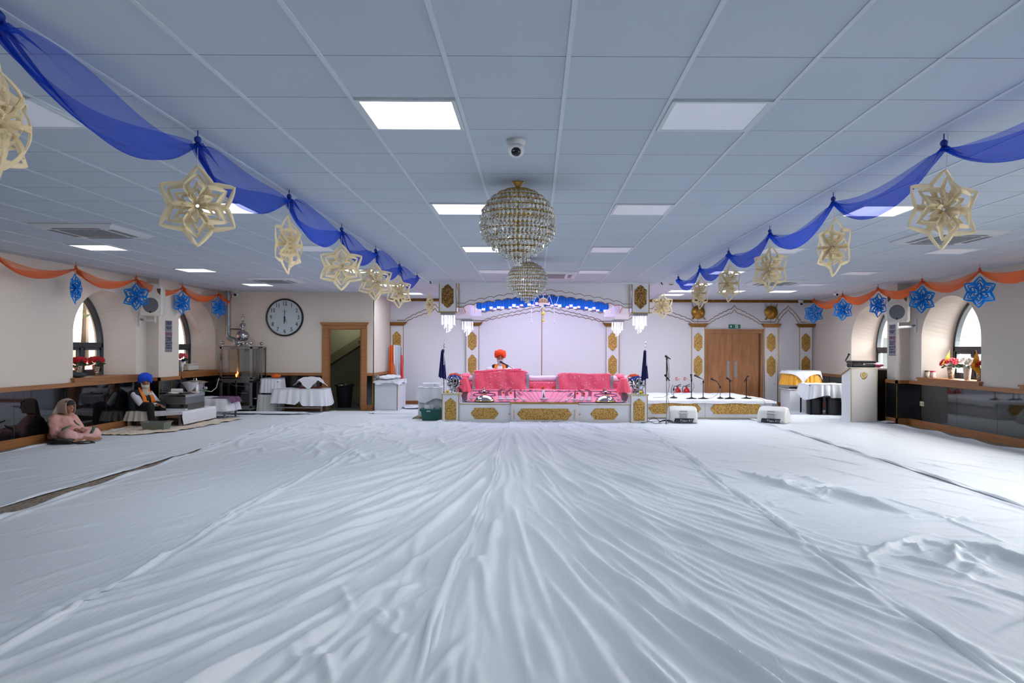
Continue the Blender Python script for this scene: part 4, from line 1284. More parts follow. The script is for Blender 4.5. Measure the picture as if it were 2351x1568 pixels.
mound(.49, 1.77, 1.0, 16.98, 'lower rounded pink sequinned mound on the right half of the dais', .1, False)
mb = MB()
rows = []
for j in range(9):
    a = j / 8
    rows.append([(-1.38 + 1.12 * i / 30, 16.94 + .06 * sin(a * pi) * -1 + .02 * a, 1.0 + .03 * sin(i / 30 * pi) + .05 * a + .012 * sin(i * .5 + 2 * a) + (.02 * (i / 30) ** 2)) for i in range(31)])
mb.grid(rows)
mb.build('folded_flap', PINK, m1, world=True, smooth='all')
MB().tube([(-1.34, 16.93, 1.035), (-.9, 16.9, 1.06), (-.32, 16.93, 1.09)], [.012, .022, .020], 8).build('rolled_edge', PINK, m1, world=True)

# small red-pink cushions at the two ends
for x, nm in ((-1.60, 'left'), (1.96, 'right')):
    tag(MB().ell((x, 17.25, .90), (.13, .2, .09), 18, 12).build('cushion', PINK, smooth=True), 'small pink cushion at the %s end of the long bed' % nm, 'cushion')

# ---- weapons laid on the slope
def sl(px, py, up=.0):
    dx = px - 1229.0; dy = py - 803.0 - .0045 * dx
    Y = (CAM_Z - SZ0 + SLP * SY0) / (dy / F + SLP)
    return Vector((dx * Y / F, Y, SZ0 + SLP * (Y - SY0) + up))
def blade(mb, pts, th=.012, up=.012):
    """pts: (px, py, half width in m): a flat tapering strip lying on the slope"""
    P = [sl(a, b, up) for a, b, c in pts]
    n = len(P); vs = []
    for i, p in enumerate(P):
        t_ = (P[min(i + 1, n - 1)] - P[max(i - 1, 0)]).normalized()
        s_ = Vector((t_.y, -t_.x, 0)).normalized() * pts[i][2]
        vs += [p + s_, p + Vector((0, 0, th)), p - s_, p - Vector((0, 0, th * .5))]
    fs = [(4 * i + k, 4 * i + (k + 1) % 4, 4 * i + 4 + (k + 1) % 4, 4 * i + 4 + k) for i in range(n - 1) for k in range(4)]
    fs += [(0, 1, 2, 3), (4 * n - 4, 4 * n - 3, 4 * n - 2, 4 * n - 1)]
    mb.add(vs, fs); return mb
BLADE = mat('mirror_blade', (222, 222, 240), .25, .35)
MAROON = mat('maroon_leather', (120, 44, 66), .45)
NAVY = mat('navy_cloth', (24, 26, 92), .8)
def hilt(parent, px, py, s=1.0, m=None):
    p = sl(px, py, .03)
    mb = MB().tube([p + Vector((-.05 * s, 0, .0)), p + Vector((.05 * s, 0, 0))], .008 * s, 8)
    mb.tube([p, p + Vector((0, -.06 * s, .0))], .010 * s, 8); mb.ell(p + Vector((0, -.065 * s, 0)), .018 * s, 10, 8)
    return mb.build('hilt', m or STEEL, parent, world=True, smooth=True)
def sword(name, label, cat, pts, mtl, hx, hy, group=None, s=1.0, tip=None, band=None):
    p = sl(pts[0][0], pts[0][1])
    t = thing(name, label, cat, (p.x, p.y, p.z), group=group)
    blade(MB(), pts).build('scabbard' if mtl in (MAROON, BLACK) else 'blade', mtl, t, world=True, smooth=True)
    if band: blade(MB(), band, up=.016).build('silver_sleeve', BLADE, t, world=True)
    hilt(t, hx, hy, s)
    return t
def mir(px): return 2 * 1251.5 - px
for k, nm in ((0, 'left'), (1, 'right')):
    m_ = (lambda v: v) if k == 0 else mir
    dy = 1.5 * k
    sword('curved_sword', 'long black curved scabbard at the %s edge of the pink slope' % nm, 'sword', [(m_(a), b + dy, c) for a, b, c in ((1081, 891, .02), (1071, 899, .05), (1066, 909, .065), (1068, 918, .05), (1072, 923, .03))], BLACK, m_(1074), 923 + dy)
    sword('slim_sword', 'slim upright silver sword beside the %s black scabbard' % nm, 'sword', [(m_(a), b + dy, c) for a, b, c in ((1084, 888, .004), (1083.5, 905, .010), (1083, 919, .012))], BLADE, m_(1083), 918 + dy)
    # domed shield
    p = sl(m_(1112.5), 920 + dy, 0)
    t = thing('steel_shield', 'round polished steel shield lying at the %s front of the slope' % nm, 'shield', (p.x, p.y, p.z))
    MB().lathe([(.215, .0), (.21, .02), (.17, .075), (.10, .115), (.03, .13), (.0, .131)], n=32).build('shield_dome', STEEL, t, smooth=True)
    for a in range(4): MB().ell((.07 * cos(a * pi / 2 + .8), .07 * sin(a * pi / 2 + .8), .127), .014, 8, 6).build('boss', GOLD, t, smooth=True)
    MB().lathe([(.217, -.004), (.22, .004), (.214, .012)], n=32).build('rim', GOLD, t, smooth=True)
    for a, b, r_, q in ((1112, 901, 12, 'upper'), (1100, 908, 13, 'left'), (1125, 908, 13, 'right')):
        c = sl(m_(a), b + dy, .02); rr = r_ * c.y / F
        nn = 26
        tag(MB().tube([(c.x + rr * cos(2 * pi * i / nn), c.y + rr * 1.15 * sin(2 * pi * i / nn), c.z + SLP * rr * sin(2 * pi * i / nn)) for i in range(nn + 1)], .009, 6).build('steel_ring', mat('dark_steel', (66, 66, 92), .25, .9), smooth=True),
            'thin dark steel ring, %s of three above the %s round shield' % (q if (k == 0 or q == 'upper') else {'left': 'right', 'right': 'left'}[q], nm), 'ring')
    c = sl(m_(1112), 903 + dy, .02)
    tag(MB().lathe([(.03, 0), (.04, .03), (.02, .05), (.025, .075), (.0, .12)], c, 14).build('steel_finial', STEEL, smooth=True), 'small steel finial in the middle of the %s group of rings' % nm, 'finial')
    # curved daggers
    sword('curved_dagger', 'hooked dagger with maroon sheath, outermost on the %s side' % nm, 'dagger', [(m_(a), b + dy, c) for a, b, c in ((1160, 894.5, .018), (1152, 895, .034), (1147.5, 898, .040), (1148, 906, .036), (1150, 914, .032), (1151, 919, .03))],
          MAROON, m_(1151), 920 + dy, 'daggers', 1.5, band=[(m_(1149), 911 + dy, .040), (m_(1151), 919 + dy, .036)])
    sword('curved_dagger', 'curved dagger with maroon sheath, second from outside on the %s' % nm, 'dagger', [(m_(a), b + dy, c) for a, b, c in ((1176, 893.5, .010), (1168, 897, .028), (1163, 903, .036), (1165, 912, .034), (1168, 919, .03))],
          MAROON, m_(1168), 920 + dy, 'daggers', 1.4, band=[(m_(1165), 911.5 + dy, .038), (m_(1168), 919 + dy, .034)])
    sword('straight_dagger', 'straight pointed dagger nearest the centre on the %s' % nm, 'dagger', [(m_(a), b + dy, c) for a, b, c in ((1182, 894, .003), (1182.5, 905, .018), (1184, 919, .024))], mat('blue_steel', (96, 104, 160), .2, .9), m_(1184), 919 + dy, 'daggers', 1.5)
    t = sword('battle_axe', 'small axe with silver shaft leaning outward, %s side' % nm, 'axe', [(m_(a), b + dy, c) for a, b, c in ((1186, 905, .014), (1196, 914, .016), (1204, 921, .016))], BLADE, m_(1204), 921 + dy)
    blade(MB(), [(m_(1190), 904 + dy, .03), (m_(1196), 908 + dy, .022), (m_(1200), 910 + dy, .006)], up=.03).build('axe_head', MAROON if k == 0 else mat('blue_steel', (96, 104, 160), .2), t, world=True)
    for i, (x0, x1) in enumerate(((1196, 1222), (1207, 1229), (1219, 1236), (1231, 1244))):
        t = thing('mace' if i % 2 else 'arrow', 'thin silver rod weapon in the %s fan, %s from the centre blade' % (nm, ('fourth', 'third', 'second', 'first')[i]), 'weapon', sl(m_(x1), 920 + dy), group='fanned rod weapons')
        blade(MB(), [(m_(x0), 898 + dy, .005), (m_(x1), 922 + dy, .006)]).build('shaft', BLADE, t, world=True)
        c = sl(m_(x0), 898 + dy, .02)
        if i % 2: MB().ell(c, (.026, .03, .024), 10, 8).build('mace_head', STEEL, t, world=True, smooth=True)
        elif i == 0:
            MB().ell(c, (.02, .05, .012), 8, 6).build('spearhead', MAROON, t, world=True, smooth=True)
        else: MB().tube([(c.x + .036 * cos(2 * pi * j / 16), c.y + .05 * sin(2 * pi * j / 16), c.z) for j in range(17)], .005, 5).build('ring_head', mat('dark_steel', (66, 66, 92), .25), t, world=True)
t = sword('double_edged_sword', 'broad double-edged blade standing at the centre of the weapon fan', 'sword', [(1248, 896, .03), (1248, 903, .036), (1248.5, 912, .042), (1249, 919, .046)], BLADE, 1249, 919, s=1.8)
blade(MB(), [(1248.5, 905, .006), (1248.7, 912, .02), (1249, 918, .030)], up=.022).build('dark_inlay', mat('dark_steel', (66, 66, 92), .25), t, world=True)
ORG = mat('orange_marigold', (232, 112, 14), .7, vary=.35, scale=40)
def flower_head(c, r, m, parent=None, name='flower_head', petals=16, layers=3, up=Vector((0, -.5, .85)), seed=0):
    rr = random.Random(seed); mb = MB(); up = up.normalized(); q = up.to_track_quat('Z', 'Y')
    for L in range(layers):
        n = max(5, petals - 4 * L); rad = r * (1 - .28 * L)
        for i in range(n):
            a = 2 * pi * (i + .5 * (L % 2)) / n + rr.uniform(-.1, .1)
            d = Vector((cos(a), sin(a), 0)); s_ = Vector((-sin(a), cos(a), 0)) * rad * .30
            z0, z1 = .12 * r * L, .18 * r + .32 * r * L
            vs = [Vector((0, 0, z0)), d * rad * .6 + s_ + Vector((0, 0, z0 + .1 * r)), d * rad + Vector((0, 0, z1)), d * rad * .6 - s_ + Vector((0, 0, z0 + .1 * r))]
            mb.add([q @ v + Vector(c) for v in vs], [(0, 1, 2, 3)])
    mb.add([(q @ Vector((r * .3 * cos(k), r * .3 * sin(k), r * .5))) + Vector(c) for k in range(6)], [(0, 1, 2, 3, 4, 5)])
    return mb.build(name, m, parent, world=True) if parent else mb.build(name, m)
MG = [(1112, 897.5, 'above the left rings'), (1113, 909, 'under the left rings'), (1156.5, 905, 'between the two left curved daggers'), (1173, 906, 'right of the left curved daggers'), (1222, 893, 'upper left of the centre blade'),
      (1247, 895, 'on top of the centre blade'), (1271, 893, 'upper right of the centre blade'), (1326, 907, 'left of the right curved daggers'), (1341, 907, 'between the two right curved daggers'), (1387, 899, 'above the right rings'), (1392, 911, 'under the right rings')]
for i, (a, b, nm) in enumerate(MG):
    tag(flower_head(sl(a, b, .03), .036 + .012 * (i == 5), ORG, seed=i, name='marigold', petals=18), 'orange marigold bloom ' + nm, 'flower', 'marigolds on the pink slope')

# ---- things standing on and beside the dais corners
SILVER = mat('silver_ornament', (200, 204, 216), .15, 1.0)
LEAFD = mat('dark_leaf', (40, 66, 40), .6)
BLUEF = mat('royal_blue_petal', (28, 62, 168), .7)
ORF = mat('orange_petal', (240, 100, 30), .7)
REDF = mat('red_petal', (206, 26, 44), .6)
def leaves(c, R, n, parent, m=None, size=.05, seed=1, flat=.7, name='leaves'):
    rr = random.Random(seed); mb = MB()
    for i in range(n):
        d = Vector((rr.gauss(0, 1), rr.gauss(0, 1), rr.gauss(0, flat))).normalized()
        p = Vector(c) + Vector((d.x * R[0], d.y * R[1], d.z * R[2])) * rr.uniform(.6, 1.05)
        s_ = d.orthogonal().normalized() * size * .32; L = d * size
        mb.add([p - L * .4, p + s_, p + L * .7, p - s_], [(0, 1, 2, 3)])
    return mb.build(name, m or LEAFD, parent, world=True)
def bouquet(t, c, R, n, m, fr=.05, seed=2, petals=12, zsq=.7):
    rr = random.Random(seed)
    for i in range(n):
        a = i * 2.399963; u = sqrt((i + .5) / n)
        d = Vector((R * u * cos(a), R * u * sin(a), R * zsq * sqrt(max(0, 1 - u * u * .9))))
        flower_head(Vector(c) + d, fr * rr.uniform(.85, 1.15), m if not isinstance(m, list) else m[i % len(m)], t, 'bloom', petals, 3, up=d + Vector((0, -.05, .06)), seed=i)
for s_, px, nm in ((-1, 1041, 'left'), (1, 1468, 'right')):
    xb = -1.775 if s_ < 0 else 2.185
    p = at(px, 905, 15.86)
    t = thing('silver_emblem', 'silver khanda emblem on a stand on the %s dais post' % nm, 'ornament', (p.x, 15.86, .605))
    zc = .83
    mb = MB(); nn = 26
    mb.tube([(p.x + .075 * cos(2 * pi * i / nn), 15.86, zc + .015 + .09 * sin(2 * pi * i / nn)) for i in range(nn + 1)], .010, 6)
    mb.build('emblem_ring', SILVER, t, world=True, smooth=True)
    mb = MB().prism([(p.x, zc + .15), (p.x + .02, zc + .08), (p.x + .012, zc), (p.x + .016, zc - .11), (p.x, zc - .14), (p.x - .016, zc - .11), (p.x - .012, zc), (p.x - .02, zc + .08)], 15.85, 15.865)
    mb.build('centre_blade', SILVER, t, world=True)
    for q in (-1, 1):
        mb = MB().tube([(p.x + q * a, 15.86, zc + b) for a, b in ((.07, .13), (.125, .05), (.12, -.05), (.05, -.13), (-.05, -.165), (-.09, -.15))], [.004, .015, .02, .018, .013, .008], 8)
        mb.build('side_sword', SILVER, t, world=True, smooth=True)
    MB().lathe([(.06, .605), (.05, .625), (.02, .64), (.016, .67), (.0, .68)], (p.x, 15.86, 0), 20).build('stand', SILVER, t, world=True, smooth=True)
    # blue flower arrangement behind it
    q = at(px + (2 if s_ < 0 else -6), 884, 16.05)
    t = thing('blue_flower_vase', 'vase of royal blue flowers behind the silver emblem, %s dais post' % nm, 'flowers', (q.x, 16.03, .605))
    MB().lathe([(.05, .606), (.06, .64), (.035, .70), (.045, .74), (.04, .742)], (q.x, 16.03, 0), 18).build('vase', mat('glass_white', (220, 224, 230), .1), t, world=True, smooth=True)
    bouquet(t, (q.x, 16.03, .86), .13, 10, BLUEF, .055, 3 + s_)
    leaves((q.x, 16.03, .80), (.13, .10, .08), 60, t, size=.07, seed=4)
    # orange flowers higher
    q = at(px + (3 if s_ < 0 else -12), 868, 16.3)
    t = thing('orange_flower_vase', 'orange flowers standing above the blue ones at the %s end of the dais' % nm, 'flowers', (q.x, 16.3, .41))
    MB().lathe([(.06, .412), (.075, .5), (.04, .75), (.06, .86), (.055, .862)], (q.x, 16.3, 0), 18).build('vase', mat('pale_pink_vase', (236, 190, 206), .4), t, world=True, smooth=True)
    bouquet(t, (q.x, 16.3, .90), .125, 11, ORF, .05, 7)
    leaves((q.x, 16.3, .88), (.13, .11, .04), 50, t, size=.05, seed=8)
    # mixed small flowers and yellow pompom at the foot
    q = at(px + (8 if s_ < 0 else -2), 897, 15.95)
    t = thing('mixed_flower_posy', 'posy of small red, orange and purple flowers on the %s dais post' % nm, 'flowers', (q.x, 15.98, .605))
    bouquet(t, (q.x, 15.98, .63), .10, 9, [REDF, mat('purple_petal', (92, 54, 120), .7), ORF, mat('dark_red_petal', (150, 26, 40), .7)], .036, 9)
    leaves((q.x, 15.98, .64), (.11, .07, .05), 26, t, size=.05, seed=5)
    q = at(px - 13 if s_ < 0 else px + 4, 893 if s_ < 0 else 886, 15.80)
    tag(MB().ell((q.x, 15.79, .64), .032, 12, 8).build('yellow_pompom', YELLOW, smooth=True), 'yellow pompom flower on the %s dais post' % nm, 'flower')
    # pink frilled lamp-like stand
    q = at(1066 if s_ < 0 else 1432, 888, 16.75)
    t = thing('pink_frilled_stand', 'small stand with bright coral pink frilled cloth at the %s end of the bed' % nm, 'stand', (q.x, 16.75, .41))
    MB().lathe([(.05, .412), (.05, .6), (.04, .60)], (q.x, 16.75, 0), 14).build('stand_leg', LILAC, t, world=True)
    vs = []
    rows = []
    for j in range(7):
        u = j / 6; rows.append([(q.x + (.08 + .09 * u + .012 * u * sin(k * 2 * pi / 5)) * cos(2 * pi * k / 48), 16.75 + (.08 + .07 * u + .012 * u * sin(k * 2 * pi / 5)) * sin(2 * pi * k / 48), .88 - .30 * u) for k in range(49)])
    MB().grid(rows).build('frilled_cover', mat('coral_pink_cloth', (250, 96, 122), .7), t, world=True, smooth='all')
    MB().ell((q.x, 16.75, .88), (.08, .08, .02), 20, 8).build('cover_top', mat('coral_pink_cloth', (250, 96, 122), .7), t, world=True, smooth=True)
    # white feather whisk
    if s_ < 0:
        q = at(1046, 868, 17.6)
        t = thing('white_whisk', 'fluffy white ceremonial whisk at the left end of the bed', 'whisk', (q.x, 17.6, .41))
        rr = random.Random(5); mb = MB()
        for i in range(240):
            a = rr.uniform(-1.5, 1.5); L = rr.uniform(.20, .34)
            p0 = Vector((q.x + .10, 17.6, .86)); e = Vector((q.x + .02 + L * .8 * sin(a) , 17.6 + rr.uniform(-.09, .09), .86 + L * .5 * cos(a)))
            mb.tube([p0, p0.lerp(e, .5) + Vector((0, 0, .05)), e - Vector((0, 0, .04))], [.004, .006, .002], 4)
        mb.build('white_hair', mat('white_yak_hair', (226, 230, 238), .9), t, world=True)
        MB().tube([(q.x + .10, 17.6, .41), (q.x + .10, 17.6, .87)], .014, 8).build('silver_handle', SILVER, t, world=True)
    # ceremonial spear with navy cloth
    X = at(1019.5 if s_ < 0 else 1482.5, 890, 15.85).x
    t = thing('ceremonial_spear', 'tall spear wrapped in navy cloth standing on the %s dais post' % nm, 'spear', (X, 15.85, .605))
    MB().tube([(X, 15.85, .606), (X, 15.85, 1.60)], .012, 8).build('shaft', mat('silver_brown_shaft', (124, 104, 100), .3, .6, tex='voronoi', scale=24, col2=(210, 206, 204)), t, world=True)
    mb = MB()
    mb.tube([(X + .012 * sin(i * 1.25), 15.85, 1.55 + i * .016) for i in range(13)], [.012 - .0006 * i for i in range(13)], 6)
    mb.build('twisted_spearhead', SILVER, t, world=True, smooth=True)
    rows = []
    for j in range(13):
        u = j / 12; z = 1.50 - .56 * u
        wd = .03 + .055 * u
        r = []
        for i in range(19):
            v = i / 18 * 2 - 1
            r.append((X - .025 + wd * v * (1 if v < 0 or s_ < 0 else .9), 15.80 + .018 * sin(v * 8 + 1), z - (.05 * (v + 1) * .5 * u if s_ < 0 else .07 * (1 - v) * .5 * u) - (.012 * sin(v * 9) * u)))
        rows.append(r)
    MB().grid(rows).build('navy_cloth', NAVY, t, world=True, smooth='all')
    MB().ell((X - .02, 15.82, 1.505), (.032, .03, .03), 12, 8).build('cloth_knot', NAVY, t, world=True, smooth=True)
    MB().box(X + .001, 15.775, 1.20, X + .016, 15.785, 1.46).build('white_strip', mat('white_satin', (220, 222, 236), .5), t, world=True)

# microphone boom in front of the reader
MIC = mat('mic_mesh', (30, 36, 48), .45, .3)
def mic_head(t, p, d, s=1.0, world=True):
    """p tip centre, d direction from body to tip"""
    d = Vector(d).normalized(); p = Vector(p)
    MB().tube([p - d * .16 * s, p - d * .03 * s], [.011 * s, .019 * s], 12).build('mic_body', BLACK, t, world=world, smooth=True)
    MB().ell(p, (.026 * s,) * 3, 14, 10).build('mic_grille', MIC, t, world=world, smooth=True)
a = at(1150, 831, 17.55); b = at(1178, 846, 17.3)
t = thing('boom_microphone', 'black microphone on a boom arm in front of the reader', 'microphone', (b.x, b.y, .8))
d = (a - b).normalized(); mic_head(t, a, d, 1.15)
MB().tube([a - d * .14, b, b + Vector((.02, 0, -.12)), Vector((b.x + .02, b.y, .80))], .008, 8).build('boom_arm', BLACK, t, world=True)
# ================================================================== CLOTH-COVERED FURNITURE
def skirt(mb, hx, hy, z1, z0, amp, waves, cx=0, cy=0, rad=.05, flare=.03, hem=None, n=220, rows_=9, ph=0.0, seg=None):
    """ruffled skirt round a rounded rectangle (rad large = round table)"""
    def edge(u):
        a = 2 * pi * u
        c, s_ = cos(a), sin(a)
        k = 8 if rad < .2 else 2
        m = (abs(c) ** k + abs(s_) ** k) ** (1 / k)
        return Vector((hx * c / m, hy * s_ / m, 0)), Vector((c, s_, 0))
    rs = []
    for j in range(rows_ + 1):
        v = j / rows_; r = []
        for i in range(n + 1):
            u = i / n
            if seg: u = seg[0] + (seg[1] - seg[0]) * u
            p, d = edge(u)
            w_ = amp * (.25 + .75 * v) * (sin(2 * pi * u * waves + ph) + .35 * sin(2 * pi * u * waves * 1.7 + 1))
            zz = z1 - (z1 - z0 - (hem(u) if hem else 0)) * v
            r.append((cx + p.x + d.x * (w_ + flare * v), cy + p.y + d.y * (w_ + flare * v), zz))
        rs.append(r)
    mb.grid(rs)
    return mb
def top_cloth(mb, hx, hy, z, rad=.05, cx=0, cy=0, n=60):
    k = 8 if rad < .2 else 2; vs = []
    for i in range(n):
        a = 2 * pi * i / n; c, s_ = cos(a), sin(a); m = (abs(c) ** k + abs(s_) ** k) ** (1 / k)
        vs.append((cx + hx * c / m, cy + hy * s_ / m, z + .004 * sin(i)))
    mb.add(vs + [(cx, cy, z + .006)], [(i, (i + 1) % n, n) for i in range(n)])
    return mb
def crumple(name, label, cat, c, r, m, seed=1, parent=None, amp=.35, nu=30, nv=18, group=None):
    rr = random.Random(seed); mb = MB().ell((0, 0, 0), r, nu, nv)
    f = [(rr.uniform(2, 6), rr.uniform(0, 6), rr.uniform(2, 6)) for _ in range(5)]
    out = []
    for v in mb.v:
        V = Vector(v); k = 1.0
        for a, b, g_ in f: k += amp / 5 * sin(a * V.x / r[0] * 1.3 + b) * cos(g_ * V.z / r[2] + b + a * V.y / r[1])
        out.append((V.x * k + c[0], V.y * k + c[1], max(V.z * k, -r[2]) + c[2] + r[2]))
    mb.v = out
    o = mb.build(name, m, parent, world=True, smooth=True) if parent else mb.build(name, m, smooth=True)
    if not parent: tag(o, label, cat, group)
    return o
def legs(t, xs, ys, z, r=.018, m=None, n=8, square=True, name='leg'):
    for x in xs:
        for y in ys:
            if square: MB().box(x - r, y - r, 0, x + r, y + r, z).build(name, m or STEELB, t, world=True)
            else: MB().tube([(x, y, 0), (x, y, z)], r, n).build(name, m or STEELB, t, world=True)

# ================================================================== WALL CLOCK
c = at(654, 729, YC)
t = thing('wall_clock', 'very large round black-rimmed wall clock reading six o\'clock', 'clock', (c.x, YC, c.z - .47))
R = .465
MB().lathe([(R, 0), (R + .008, -.03), (R - .006, -.055), (R - .03, -.05), (R - .034, -.02)], (c.x, YC, c.z), 64, 'y').build('clock_rim', BLACK, t, world=True, smooth=True)
MB().lathe([(R - .03, -.012), (R - .03, -.024)], (c.x, YC, c.z), 64, 'y').build('clock_face', mat('clock_face', (196, 208, 214), .35), t, world=True)
INK = mat('black_ink', (16, 16, 20), .5)
for h in range(1, 13):
    a = pi / 2 - h * pi / 6; rr = R * .74
    text('numeral', str(h), (c.x + rr * cos(a), YC - .027, c.z + rr * sin(a)), .142, INK, t, sx=.85, ext=.002)
mb = MB()
for i in range(60):
    a = 2 * pi * i / 60; rr = R * .905
    mb.lathe([((.0065 if i % 5 == 0 else .003), -.028), ((.0065 if i % 5 == 0 else .003), -.024)], (c.x + rr * cos(a), YC, c.z + rr * sin(a)), 6, 'y')
mb.build('minute_marks', INK, t, world=True)
def hand(ang, L, w0, back, y, name):
    d = Vector((cos(ang), 0, sin(ang))); s_ = Vector((-sin(ang), 0, cos(ang)))
    P = [(d * -back + s_ * w0 * .5), (d * -back - s_ * w0 * .5), (d * L * .55 - s_ * w0), (d * L), (d * L * .55 + s_ * w0)]
    mb = MB(); mb.prism([(c.x + p.x, c.z + p.z) for p in P], y - .003, y); mb.build(name, INK, t, world=True)
hand(radians(-92), .17, .016, .03, YC - .034, 'hour_hand')
hand(radians(89), .235, .007, .09, YC - .038, 'minute_hand')
hand(radians(-64), .19, .004, .03, YC - .042, 'second_hand')
MB().lathe([(.022, -.045), (.022, -.03)], (c.x, YC, c.z), 16, 'y').build('centre_cap', INK, t, world=True)
MB().box(c.x - .09, YC - .026, c.z + .165, c.x + .09, YC - .024, c.z + .172).box(c.x - .05, YC - .026, c.z + .14, c.x + .05, YC - .024, c.z + .146).build('faint_printed_line', mat('faint_ink', (128, 134, 140), .5), t, world=True)

# ================================================================== PASSAGE CONTENTS
t = thing('waste_bin', 'black bin with a black liner bag inside the dim doorway', 'bin', (-4.98, 19.5, .012))
MB().lathe([(.17, 0), (.20, .30), (.215, .56), (.20, .57)], n=24).build('bin_body', BLACKC, t, smooth=True)
crumple('bin_liner', None, None, (-4.98, 19.5, .50), (.24, .24, .07), mat('bin_bag', (14, 15, 17), .3), 3, parent=t)
t = thing('coat_stand', 'tall thin coat stand inside the dim doorway', 'coat stand', (-4.52, 19.55, .012))
MB().tube([(0, 0, 0), (0, 0, 1.68)], .014, 8).build('pole', STEELB, t)
for k in range(3):
    a = 2 * pi * k / 3 + .5
    MB().tube([(0, 0, .22), (.2 * cos(a), .2 * sin(a), .01)], .010, 6).build('foot', STEELB, t)
for k in range(6):
    a = 2 * pi * k / 6
    MB().tube([(0, 0, 1.62), (.09 * cos(a), .09 * sin(a), 1.66), (.12 * cos(a), .12 * sin(a), 1.74)], .008, 6).build('hook', BLACK, t)
rows = [[(-4.50 + .03 * v + .03 * sin(v * 4) * u, 19.50 + .012 * sin(v * 7), 1.62 - .78 * u) for v in [k / 8 * 2 - 1 for k in range(9)]] for u in [j / 8 for j in range(9)]]
tag(MB().grid(rows).build('hanging_scarf', mat('beige_cloth', (168, 138, 90), .9), smooth='all'), 'beige scarf hanging from the coat stand in the doorway', 'scarf')

# ================================================================== STEEL CABINETS AND FLUE
GLZ = bpy.data.materials.new('cabinet_glass'); GLZ.use_nodes = True
nt = GLZ.node_tree; nt.nodes.clear(); out = nd(nt, 'ShaderNodeOutputMaterial'); tr = nd(nt, 'ShaderNodeBsdfTransparent'); gl = nd(nt, 'ShaderNodeBsdfGlossy'); gl.inputs['Roughness'].default_value = .03
tr.inputs[0].default_value = (.86, .88, .88, 1); mx = nd(nt, 'ShaderNodeMixShader'); mx.inputs[0].default_value = .16
nt.links.new(tr.outputs[0], mx.inputs[1]); nt.links.new(gl.outputs[0], mx.inputs[2]); nt.links.new(mx.outputs[0], out.inputs[0])
def frame_box(t, x0, x1, y0, y1, z0, z1, w_, m, name='frame'):
    mb = MB()
    for x in (x0, x1 - w_):
        for y in (y0, y1 - w_): mb.box(x, y, z0, x + w_, y + w_, z1)
    for z in (z0, z1 - w_):
        for y in (y0, y1 - w_): mb.box(x0, y, z, x1, y + w_, z + w_)
        for x in (x0, x1 - w_): mb.box(x, y0, z, x + w_, y1, z + w_)
    return mb.build(name, m, t, world=True, bevel=.003)
def ball_finial(t, x, y, z, r=.042):
    MB().lathe([(.02, 0), (.012, .02), (.012, .03)], (x, y, z), 12).ell((x, y, z + .03 + r), r, 20, 14).build('ball_finial', STEEL, t, world=True, smooth=True)
t = thing('steel_flame_cabinet', 'stainless steel glazed cabinet with a domed finial below the flue pipe', 'cabinet', (-7.2, 18.1, 0))
x0, x1, y0, y1 = -7.52, -6.755, 17.78, 18.28
frame_box(t, x0, x1, y0, y1, .80, 1.565, .045, STEEL, 'upper_frame')
MB().box(x0 - .04, y0 - .03, .765, x1 + .04, y1 + .02, .80).build('middle_shelf', STEELB, t, world=True)
MB().box(x0 - .02, y0 - .02, 1.565, x1 + .02, y1 + .02, 1.59).build('top_plate', STEELB, t, world=True)
frame_box(t, x0, x1, y0, y1, .10, .765, .055, STEELB, 'lower_frame')
MB().box(x0 - .02, y0 - .03, .07, x1 + .02, y1, .11).build('base_plate', STEELB, t, world=True)
MB().box(x0 + .02, y1 - .03, .10, x1 - .02, y1 - .01, .76).build('back_panel', mat('dark_interior', (20, 20, 22), .3), t, world=True)
MB().box((x0 + x1) / 2 - .02, y0 - .004, .12, (x0 + x1) / 2 + .02, y0 + .03, .76).build('door_mullion', STEEL, t, world=True)
for q in ((x0 + .05, (x0 + x1) / 2 - .02), ((x0 + x1) / 2 + .02, x1 - .05)):
    MB().box(q[0], y0 + .01, .15, q[1], y0 + .014, .71).build('lower_glass', GLZ, t, world=True)
MB().box(x0 + .04, y0 + .01, .84, x1 - .04, y0 + .014, 1.52).build('upper_glass', GLZ, t, world=True)
MB().box(x0 + .47, y0 + .05, .80, x0 + .50, y1 - .05, 1.55).box(x0 + .46, y1 - .08, .82, x1 - .05, y1 - .06, 1.54).build('inner_partition', STEEL, t, world=True)
MB().tube([(x0 + .31, 18.1, .82), (x0 + .31, 18.1, 1.53)], .03, 12).build('glass_chimney', mat('lamp_chimney', (206, 176, 150), .1, .6), t, world=True, smooth=True)
MB().ell((x0 + .31, 18.0, .88), (.018, .018, .04), 10, 8).build('flame', mat('oil_flame', (255, 150, 60), .5, emit=7, ecol=(255, 140, 60)), t, world=True, smooth=True)
area_light('flame_lamp', (x0 + .31, 17.95, .93), .04, .8, (1.0, .55, .25), rot=(radians(90), 0, 0))
rr = random.Random(3)
for i in range(5):
    u = .12 + .14 * i
    MB().lathe([(.03, 0), (.12, .03), (.13, .05), (.125, .05)], (x0 + u + .06, 18.05, .16 + .13 * (i % 3)), 20).build('stored_plate', STEEL, t, world=True, smooth=True)
for x in (x0 + .04, x1 - .06): MB().lathe([(.0, 0), (.03, .01), (.035, .04), (.01, .07)], (x, y0 + .03, 0), 12).build('castor', STEEL, t, world=True, smooth=True)
for x in (x0 + .04, x0 + .42, x1 - .05): ball_finial(t, x, y0 + .06, 1.59)
cx = at(556, 780, 17.95).x
